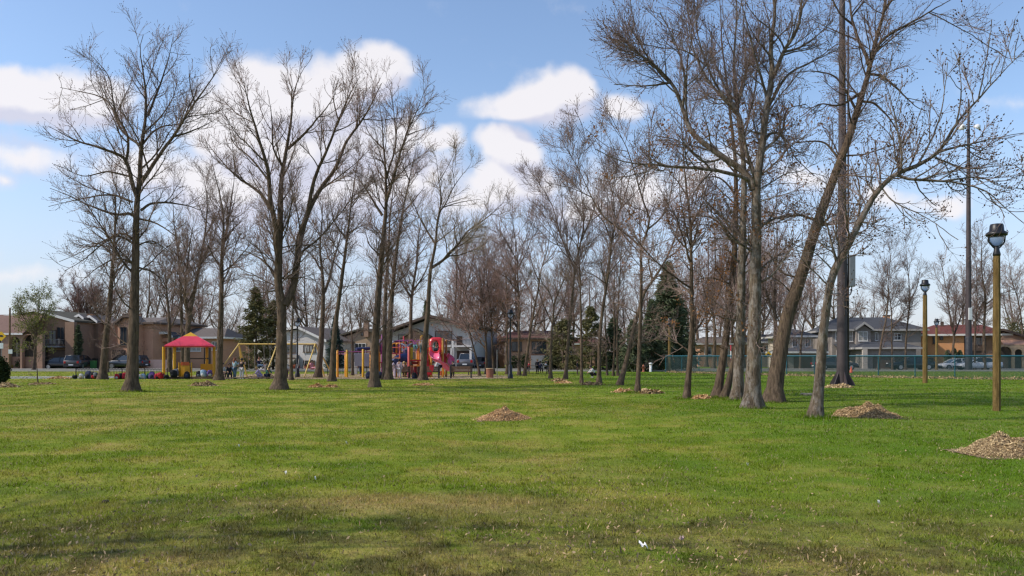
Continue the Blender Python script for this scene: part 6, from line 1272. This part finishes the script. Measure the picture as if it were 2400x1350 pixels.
# ================================================================== people
SK1 = M('light_skin', (0.50,0.29,0.21), .55, .1, 20); SK2 = M('tan_skin', (0.34,0.18,0.115), .55, .1, 20); SK3 = M('dark_skin', (0.12,0.06,0.04), .5, .1, 20)
HR1 = M('dark_brown_hair', (0.025,0.016,0.011), .6, .3, 30); HR2 = M('auburn_hair', (0.20,0.065,0.03), .6, .3, 30); HR3 = M('blond_hair', (0.42,0.27,0.11), .6, .25, 30)
def cloth(name, c): return M(name, c, .9, .15, 12)
def skin_mesh(name, verts, edges, radii, mat, parent, sub=1):
    me = bpy.data.meshes.new(name); me.from_pydata([tuple(v) for v in verts], edges, []); me.materials.append(mat)
    o = link(bpy.data.objects.new(name, me)); o.parent = parent
    m_ = o.modifiers.new('skin', 'SKIN'); m_.use_smooth_shade = True
    for i,d in enumerate(me.skin_vertices[0].data): d.radius = radii[i] if isinstance(radii[i], tuple) else (radii[i],radii[i]); d.use_root = (i == 0)
    if sub: s_ = o.modifiers.new('smooth', 'SUBSURF'); s_.levels = sub; s_.render_levels = sub
    return o
STAND = dict(pel=(0,0,.53), wai=(0,0,.61), che=(0,.005,.735), nec=(0,0,.825), hea=(0,-.012,.925), sh=(.105,.005,.795), el=(.135,.01,.635), wr=(.145,-.03,.49), hip=(.05,0,.505), kn=(.055,-.01,.285), an=(.055,.012,.05), to=(.062,-.085,.022))
def pose(**k):
    p = {}
    for j,v in STAND.items():
        if j in ('pel','wai','che','nec','hea'): p[j] = v
        else: p[j+'L'] = (-v[0],v[1],v[2]); p[j+'R'] = v
    for j,v in k.items():
        if j in ('pel','wai','che','nec','hea') or j[-1] in 'LR': p[j] = v
        else: p[j+'L'] = (-v[0],v[1],v[2]); p[j+'R'] = v
    return p
P_STAND = pose(); P_WALK = pose(knL=(-.05,-.10,.29), anL=(-.05,-.13,.06), toL=(-.05,-.21,.03), knR=(.05,.03,.28), anR=(.05,.17,.10), toR=(.05,.11,.02), wrL=(-.14,.05,.51), wrR=(.14,-.10,.52))
P_ARMS = pose(elL=(-.16,-.05,.68), wrL=(-.10,-.15,.77), elR=(.15,-.04,.66), wrR=(.12,-.14,.62))
P_UP = pose(elL=(-.22,-.02,.88), wrL=(-.36,-.02,.93), elR=(.22,-.02,.87), wrR=(.37,-.03,.91))
P_GROUND = pose(pel=(0,0,.085), wai=(0,.01,.17), che=(0,-.01,.29), nec=(0,-.03,.375), hea=(0,-.06,.465), sh=(.105,-.02,.345), el=(.14,-.07,.21), wr=(.07,-.20,.19), hip=(.055,-.02,.075), kn=(.13,-.20,.20), an=(.06,-.31,.045), to=(.07,-.39,.02))
P_SEAT = pose(pel=(0,0,.05), wai=(0,.0,.13), che=(0,0,.255), nec=(0,-.01,.345), hea=(0,-.03,.44), sh=(.105,0,.315), el=(.13,-.03,.16), wr=(.09,-.17,.12), hip=(.055,-.02,.04), kn=(.07,-.235,.05), an=(.07,-.245,-.19), to=(.07,-.33,-.225))
P_SWING = pose(pel=(0,0,.05), wai=(0,.02,.13), che=(0,.04,.25), nec=(0,.03,.34), hea=(0,.0,.435), sh=(.105,.035,.31), el=(.15,0,.22), wr=(.135,-.03,.33), hip=(.055,-.02,.04), kn=(.06,-.23,.09), an=(.06,-.40,-.06), to=(.06,-.48,-.05))
P_STOOP = pose(pel=(0,.06,.47), wai=(0,.0,.53), che=(0,-.12,.59), nec=(0,-.20,.62), hea=(0,-.30,.63), sh=(.105,-.16,.60), el=(.12,-.20,.44), wr=(.08,-.24,.29), hip=(.05,.05,.45), kn=(.06,-.04,.27))
P_CROUCH = pose(pel=(0,.05,.20), wai=(0,0,.28), che=(0,-.07,.38), nec=(0,-.12,.455), hea=(0,-.17,.54), sh=(.105,-.09,.43), el=(.13,-.17,.31), wr=(.06,-.27,.27), hip=(.055,.04,.19), kn=(.09,-.17,.27), an=(.06,-.03,.05), to=(.065,-.13,.022))
P_LEAN = pose(pel=(0,.03,.50), wai=(0,.01,.57), che=(0,-.06,.68), nec=(0,-.12,.75), hea=(0,-.18,.83), sh=(.105,-.08,.73), el=(.15,-.17,.62), wr=(.08,-.27,.58))
def person(label, px, py, D, h, p, rz, skin, hair, top, legs, shoe=None, long_sleeve=True, skirt=False, z=None, long_hair=False, group=None, cap=None):
    zz = 0.0 if z is None else z
    r = thing('person', label, 'person', (X(px,D), D, zz), rz, group)
    J = {k: Vector(v)*h for k,v in p.items()}; b = h
    # body: one continuous skin, rooted at the pelvis
    V = []; E = []; R = []
    def add(v, rad, to=None):
        V.append(v); R.append(rad); i = len(V)-1
        if to is not None: E.append((to,i))
        return i
    a0 = add(J['pel'], (.085*b,.065*b)); a1 = add(J['wai'], (.075*b,.058*b), a0); a2 = add(J['che'], (.088*b,.062*b), a1); a3 = add(J['nec'], .030*b, a2)
    hd = J['hea']; up = (hd-J['nec']).normalized()
    a4 = add(hd-up*.035*b, (.046*b,.052*b), a3); a5 = add(hd+up*.02*b, (.056*b,.062*b), a4); add(hd+up*.052*b, .040*b, a5)
    fw = Vector((0,-1,0)); fw = (fw-up*fw.dot(up)).normalized()
    for sgn in 'LR':
        s0 = add(J['sh'+sgn], .037*b, a2); e0 = add(J['el'+sgn], .027*b, s0); w0 = add(J['wr'+sgn], .018*b, e0)
        d = (J['wr'+sgn]-J['el'+sgn]).normalized(); pm = add(J['wr'+sgn]+d*.035*b, (.022*b,.014*b), w0)
        sd = d.cross(Vector((0,1,.2))).normalized()
        for q,(o_,l_) in enumerate(((-.020,.040),(-.007,.046),(.007,.044),(.019,.036))):
            f1 = add(J['wr'+sgn]+d*.056*b+sd*o_*b, .0062*b, pm); add(J['wr'+sgn]+d*(.056+l_*.75)*b+sd*o_*1.1*b+fw*.010*b, .0050*b, f1)
        add(J['wr'+sgn]+d*.045*b+fw*.026*b-sd*.012*b, .0070*b, w0)
        h0 = add(J['hip'+sgn], .058*b, a0); k0 = add(J['kn'+sgn], .040*b, h0); n0 = add(J['an'+sgn], .024*b, k0); add(J['to'+sgn], (.022*b,.016*b), n0)
    body = skin_mesh('body', V, E, R, skin, r)
    # face details on the head
    f_ = MB(); f_.ball(tuple(hd+fw*.062*b-up*.004*b), .010*b, 8, 6, (.8,1.1,1.3)); f_.build('nose', skin, body)
    ey = MB(); sdv = up.cross(fw).normalized()
    for e in (-1,1): ey.ball(tuple(hd+fw*.054*b+sdv*e*.021*b+up*.012*b), .0065*b, 8, 6)
    ey.build('eyes', HR1, body)
    # top
    V, E, R = [], [], []
    a0 = add(J['pel']+(J['wai']-J['pel'])*.1, (.095*b,.076*b)); a1 = add(J['wai'], (.088*b,.070*b), a0); a2 = add(J['che'], (.099*b,.073*b), a1); add(J['che'].lerp(J['nec'],.62), .045*b, a2)
    for sgn in 'LR':
        s0 = add(J['sh'+sgn], .047*b, a2)
        if long_sleeve: e0 = add(J['el'+sgn], .036*b, s0); add(J['el'+sgn].lerp(J['wr'+sgn],.92), .027*b, e0)
        else: add(J['sh'+sgn].lerp(J['el'+sgn],.5), .042*b, s0)
    skin_mesh('jacket' if long_sleeve else 'shirt', V, E, R, top, r)
    V, E, R = [], [], []
    a0 = add(J['pel'], (.092*b,.076*b))
    for sgn in 'LR': h0 = add(J['hip'+sgn], .066*b, a0); k0 = add(J['kn'+sgn], .050*b, h0); add(J['kn'+sgn].lerp(J['an'+sgn],.90), .037*b, k0)
    skin_mesh('trousers', V, E, R, legs, r)
    for sgn in 'LR':
        skin_mesh('shoe', [J['an'+sgn]+Vector((0,.012*b,-.018*b)), J['an'+sgn].lerp(J['to'+sgn],.6)+Vector((0,0,-.008*b)), J['to'+sgn]], [(0,1),(1,2)], [.033*b,.032*b,.024*b], shoe or HR1, r)
    hb = MB(); hb.ball(tuple(hd+up*.016*b-fw*.010*b), .066*b, 14, 10, (1,1.03,1.08))
    me_v = []
    for v in hb.v:
        q = Vector(v)-hd; t = q.dot(fw); u_ = q.dot(up)
        if t > .020*b and u_ < .030*b: q = q-fw*(t-.020*b)*.95      # keep the face free
        me_v.append(tuple(hd+q))
    hb.v = me_v
    if long_hair:
        for k in range(5):
            a_ = -1+.5*k; hb.tube([hd+sdv*a_*.04*b-fw*.045*b+up*.01*b, hd+sdv*a_*.05*b-fw*.062*b-up*.07*b, hd+sdv*a_*.045*b-fw*.055*b-up*.15*b], [.026*b,.026*b,.010*b], 7)
    hb.build('hair', hair, r)
    return r
WHTC = cloth('white_cloth',(0.62,0.61,0.60)); BLK = cloth('black_cloth',(0.018,0.018,0.022)); NVY = cloth('navy_cloth',(0.022,0.03,0.07)); LIL = cloth('lilac_cloth',(0.36,0.28,0.52)); LILP = cloth('pale_lilac_cloth',(0.50,0.40,0.47)); TEALC = cloth('teal_cloth',(0.10,0.27,0.29)); PNKC = cloth('pink_cloth',(0.62,0.16,0.36)); PNKP = cloth('pale_pink_cloth',(0.60,0.27,0.32)); GRY = cloth('pale_grey_cloth',(0.46,0.44,0.47)); JEAN = cloth('denim',(0.07,0.12,0.19)); BRN = cloth('brown_cloth',(0.09,0.055,0.05)); REDC = cloth('red_cloth',(0.50,0.03,0.04)); GRN = cloth('green_cloth',(0.03,0.12,0.09)); LBL = cloth('pale_blue_cloth',(0.33,0.45,0.52)); SHOEW = cloth('white_shoe',(0.6,0.6,0.6))
DB = 55.2
person('dark-haired person in a white top sitting against the tree right of the shelter', 522, 890, DB, 1.45, P_SEAT, 1.1, SK1, HR1, WHTC, BRN, z=.33)
person('person in black sitting beside the white-topped sitter', 538, 890, DB+.15, 1.45, P_SEAT, .4, SK2, HR1, BLK, BLK, z=.33)
person('red-haired person in pale jacket and blue jeans standing before the swings', 550, 892, DB, 1.45, P_ARMS, PI*.8, SK1, HR2, LBL, JEAN, long_hair=True)
person('person in black top and baggy pale grey trousers standing with back turned', 566.5, 893, DB-.3, 1.42, P_ARMS, PI*.95, SK1, HR1, BLK, GRY, SHOEW, long_sleeve=False)
person('crouching person in lilac before the swings', 609, 890, DB+.4, 1.35, P_CROUCH, -1.2, SK1, HR3, LIL, LIL)
person('crouching person in dark green at the foot of a swing-set tree', 626, 889, DB+.5, 1.35, P_CROUCH, 1.0, SK2, HR1, GRN, NVY)
person('child in navy high on a swing', 608, 830, 61.4, 1.3, P_SWING, .9, SK1, HR2, NVY, JEAN, z=.80)
person('child in white on the swing beyond the crouching pair', 620, 858, 61.0, 1.3, P_SWING, -1.3, SK1, HR1, WHTC, GRY, z=.45)
person('small child in white half behind the large twin-stemmed tree', 671.5, 880, 57.5, 1.2, P_STAND, .3, SK2, HR1, WHTC, BRN)
person('child all in pink leaning back near the right swing legs', 731, 885, 59.5, 1.30, P_SWING, 1.2, SK1, HR1, PNKP, PNKP, z=.62, long_hair=True)
person('boy in dark clothes standing under the overhead bars', 845, 881, 64.0, 1.40, P_WALK, .6, SK2, HR2, BLK, NVY)
person('child in white sweater sitting right of the straight tall tree', 886, 884, 57.5, 1.35, P_CROUCH, -1.0, SK1, HR1, WHTC, NVY)
person('person in pale lilac jacket bending left behind the bench', 925, 889, 56.2, 1.45, P_LEAN, -1.1, SK2, HR1, LILP, LILP, SHOEW, long_hair=True)
person('person in pale lilac trousers standing close to the bending one', 936, 889, 56.0, 1.38, P_STAND, PI-.4, SK2, HR1, LILP, GRY, SHOEW)
person('person with white cap and dark jacket seated on the bench beside the lilac pair', 947, 880, 57.1, 1.45, P_SEAT, PI, SK1, HR3, BLK, BRN, z=.44)
zdk = Z(843,61)
person('child in pink top and teal trousers sitting astride the top rail with arms out', 973, 800, 60.0, 1.30, pose(**{**{k:v for k,v in P_SEAT.items()}, 'elL':(-.20,-.04,.36),'wrL':(-.33,-.05,.33),'elR':(.2,-.04,.34),'wrR':(.32,-.05,.30)}), .25, SK2, HR1, PNKC, TEALC, z=Z(812,60), long_hair=True)
person('child in pale blue climbing at the middle platform', 953, 845, 60.4, 1.25, P_UP, PI, SK1, HR1, LBL, JEAN, z=Z(838,60.4)-.1)
person('child with grey jacket at the top rail left of the hand loops', 922, 805, 61.3, 1.3, P_LEAN, -.8, SK1, HR2, GRY, NVY, z=Z(829,61.3))
person('child in white and purple up on the left tower', 888, 800, 61.2, 1.3, P_STAND, .2, SK2, HR1, LILP, NVY, z=Z(828,61.2))
person('fair-haired child standing at the slide tower ladder', 988.5, 806, 61.4, 1.3, P_STAND, .1, SK1, HR3, WHTC, TEALC, z=Z(830,61.4))
person('child in green sitting inside the mouth of the red slide hood', 1022, 822, 60.0, 1.25, P_CROUCH, .2, SK1, HR1, GRN, TEALC, z=Z(824,60.0))
person('person in white hoodie leaning over the bench below the pink slide', 1030, 882, 57.8, 1.4, P_STOOP, -1.3, SK1, HR1, WHTC, BLK, z=.22)
person('person in dark clothes standing behind the bench nearest the litter bin', 1061, 876, 58.6, 1.2, P_STAND, 0, SK2, HR1, BLK, BLK)
DP = 72
person('child in red sitting at the picnic table', 1240, 872, DP, 1.4, P_SEAT, -1.4, SK1, HR2, REDC, NVY, z=.42)
person('person in black standing at the picnic table', 1259.5, 876, DP+.4, 1.30, P_STAND, 0, SK2, HR3, BLK, BLK)
person('person in white leaning on the right end of the picnic table', 1279, 872, DP+.3, 1.4, P_SEAT, 1.2, SK1, HR1, WHTC, BLK, z=.42)
person('person in dark jacket lounging low on the picnic table bench', 1266, 872, DP-.55, 1.4, P_SEAT, PI-.4, SK2, HR1, NVY, BLK, z=.42)
person('small dark figure half hidden behind the straight slim tree', 1353, 880, 66, 1.25, P_STAND, 1.5, SK2, HR1, BLK, BRN)
person('person in white top and dark trousers stooping beside the sturdy leaning tree', 1391, 886, 58.5, 1.45, P_CROUCH, -1.3, SK1, HR1, WHTC, BLK, SHOEW)

# ---------------- picnic table
t = thing('picnic_table', 'wooden picnic table with people round it beyond the lawn trees', 'picnic table', (X(1261,DP),DP,0), .1); PWD = M('grey_brown_planks', (0.26,0.19,0.14), .85, .25, 5, .3)
for k in range(5): MB().box(-1.2,1.2,-.36+.15*k,-.23+.15*k,.71,.75).build('table_plank', PWD, t, bevel=.006)
for e in (-1,1):
    MB().box(-1.2,1.2,e*.72-.13,e*.72+.13,.41,.45).build('seat_plank', PWD, t, bevel=.006)
    f_ = MB(); x = e*.85; f_.bar((x,-.60,0),(x,-.20,.70),.07); f_.bar((x,.60,0),(x,.20,.70),.07); f_.bar((x,-.84,.375),(x,.84,.375),.065); f_.bar((x,-.36,.68),(x,.36,.68),.055); f_.build('leg_frame', PWD, t)

# ---------------- school bags heaped on the grass
def bag(px, py, D, label, mat, pocket, rz=0.0, lie=0.0, s_=1.0, name='backpack', z=0.0):
    r = thing(name, label, 'bag', (X(px,D),D,z+(.0 if lie < .5 else .12*s_)), 0, None, s_*.84); r.rotation_euler = (lie,0,rz)
    bm = bmesh.new(); bmesh.ops.create_cube(bm, size=1.0); bmesh.ops.subdivide_edges(bm, edges=bm.edges[:], cuts=3, use_grid_fill=True)
    rr = random.Random(int(px*11))
    for v in bm.verts:
        c = v.co; q = Vector((c.x,c.y,c.z)); n_ = q.normalized()*.62; q = q.lerp(n_, .45); tp = 1-.22*max(0,q.z*2)
        v.co = Vector((q.x*.40*tp, q.y*.28*tp, (q.z+.5)*.50))*(1+rr.uniform(-.05,.05))
        if v.co.z < .0: v.co.z = 0
    for f in bm.faces: f.smooth = True
    me = bpy.data.meshes.new('pack'); bm.to_mesh(me); bm.free(); me.materials.append(mat); o = link(bpy.data.objects.new('pack', me)); o.parent = r
    MB().ball((0,-.15,.19), .13, 12, 8, (1,.5,1)).build('pocket', pocket, r)
    MB().tube([(-.06,.0,.475),(-.05,.01,.54),(.05,.01,.54),(.06,.0,.475)], .014, 6).build('handle', BLKP, r)
    for e in (-1,1): MB().tube([(e*.09,.10,.45),(e*.12,.20,.36),(e*.13,.22,.2),(e*.14,.14,.05)], .02, 6).build('strap', BLKP, r)
    return r
b1 = cloth('bag_navy',(0.02,0.026,0.06)); b2 = cloth('bag_black',(0.014,0.014,0.016)); b3 = cloth('bag_red',(0.42,0.022,0.035)); b4 = cloth('bag_white',(0.52,0.50,0.47)); b5 = cloth('bag_green',(0.06,0.24,0.13)); b6 = cloth('bag_purple',(0.12,0.06,0.22)); b7 = cloth('bag_paleblue',(0.30,0.42,0.52)); b8 = cloth('bag_grey',(0.12,0.13,0.15)); b9 = cloth('bag_tan',(0.40,0.28,0.17))
bag(176,892,55,'flat black bag lying leftmost in the heap left of the tall lone tree',b2,b8,.4,1.3,.9)
bag(191,892,55,'tan and white bag in the heap, between the flat black bag and the navy one',b4,b9,.2,.2,.85)
bag(207,891,55.4,'navy bag standing tallest in the heap at the slim leaning tree',b1,b2,-.2,-.1,1.25)
bag(219,891,55.2,'black bag with red pocket in the heap at the slim leaning tree',b2,b3,.3,.1,1.1)
bag(228,892,54.8,'charcoal bag touching the slim leaning tree',b8,b2,-.4,.5,.9)
bag(274,892,55,'red and white bag close left of the tall lone tree',b3,b4,.3,.3,.85)
bag(282,891,55.3,'dark bag tucked between two red bags left of the tall lone tree',b2,b1,-.2,.1,.9)
bag(293,891,55.1,'plain red bag half hidden by the tall lone tree',b3,b3,.1,.1,1.0)
bag(327,893,54.8,'white and green bag just right of the tall lone tree',b4,b5,.4,.4,.8)
bag(337,892,55,'pale blue bag next to the white and green one',b7,b4,-.1,.2,.85)
bag(348,891,55.3,'green bag behind the pale blue one',b5,b2,.5,.0,.85)
bag(356,891,55,'purple-navy bag in the middle of the row right of the tall lone tree',b6,b1,.1,-.1,1.15)
bag(369,892,55,'bright red bag with black base in the row, left of the shelter',b3,b2,.2,.4,.95)
bag(381,892,54.9,'big red bag lying against the left shelter post',b3,b3,-.3,.9,1.05)
bag(391,893,54.7,'black bag at the foot of the left shelter post',b2,b8,.2,1.2,.9)
bag(412,880,56.3,'grey-blue bag standing on top between the left shelter posts',b8,b7,.1,.0,1.15,z=.18)
bag(409,890,55.2,'black bag on the ground between the left shelter posts',b2,b2,-.2,.5,1.2)
bag(438,888,55.4,'black bag leaning on the yellow front panel',b2,b1,.3,-.15,1.15)
bag(466,886,55.6,'dark bag right of the yellow front panel',b2,b8,.2,.2,1.0,z=.1)
bag(479,884,55.6,'pale blue and white bag on the timber edging',b7,b4,-.3,.3,1.2,z=.12)
bag(491,886,55.5,'purple and white bag right of the pale blue one on the timber edging',b6,b4,.5,.6,1.0,z=.1)
bag(864,889,55.8,'round navy bag left of the straight tall tree at the climbing frame',b1,b1,.1,.1,1.15)
bag(890,890,55.8,'navy bag behind the straight tall tree, by the white-sweatered child',b1,b2,.3,.0,1.1)
bag(972,889,56,'dark bag between the benches under the coral post',b2,b1,-.3,.2,1.0)
o = thing('coat', 'red coat hung over the back of the bench below the slide', 'coat', (X(1012,57.0),57.0,0)); MB().prism([(-.17,.86),(.17,.89),(.12,.60),(.05,.42),(-.03,.55),(-.14,.62)], 'y', -.075, -.045).build('cloth', REDC, o, bevel=.012); MB().prism([(-.17,.86),(.17,.89),(.15,.93),(-.15,.91)], 'y', -.075, .06).build('collar', REDC, o, bevel=.012)
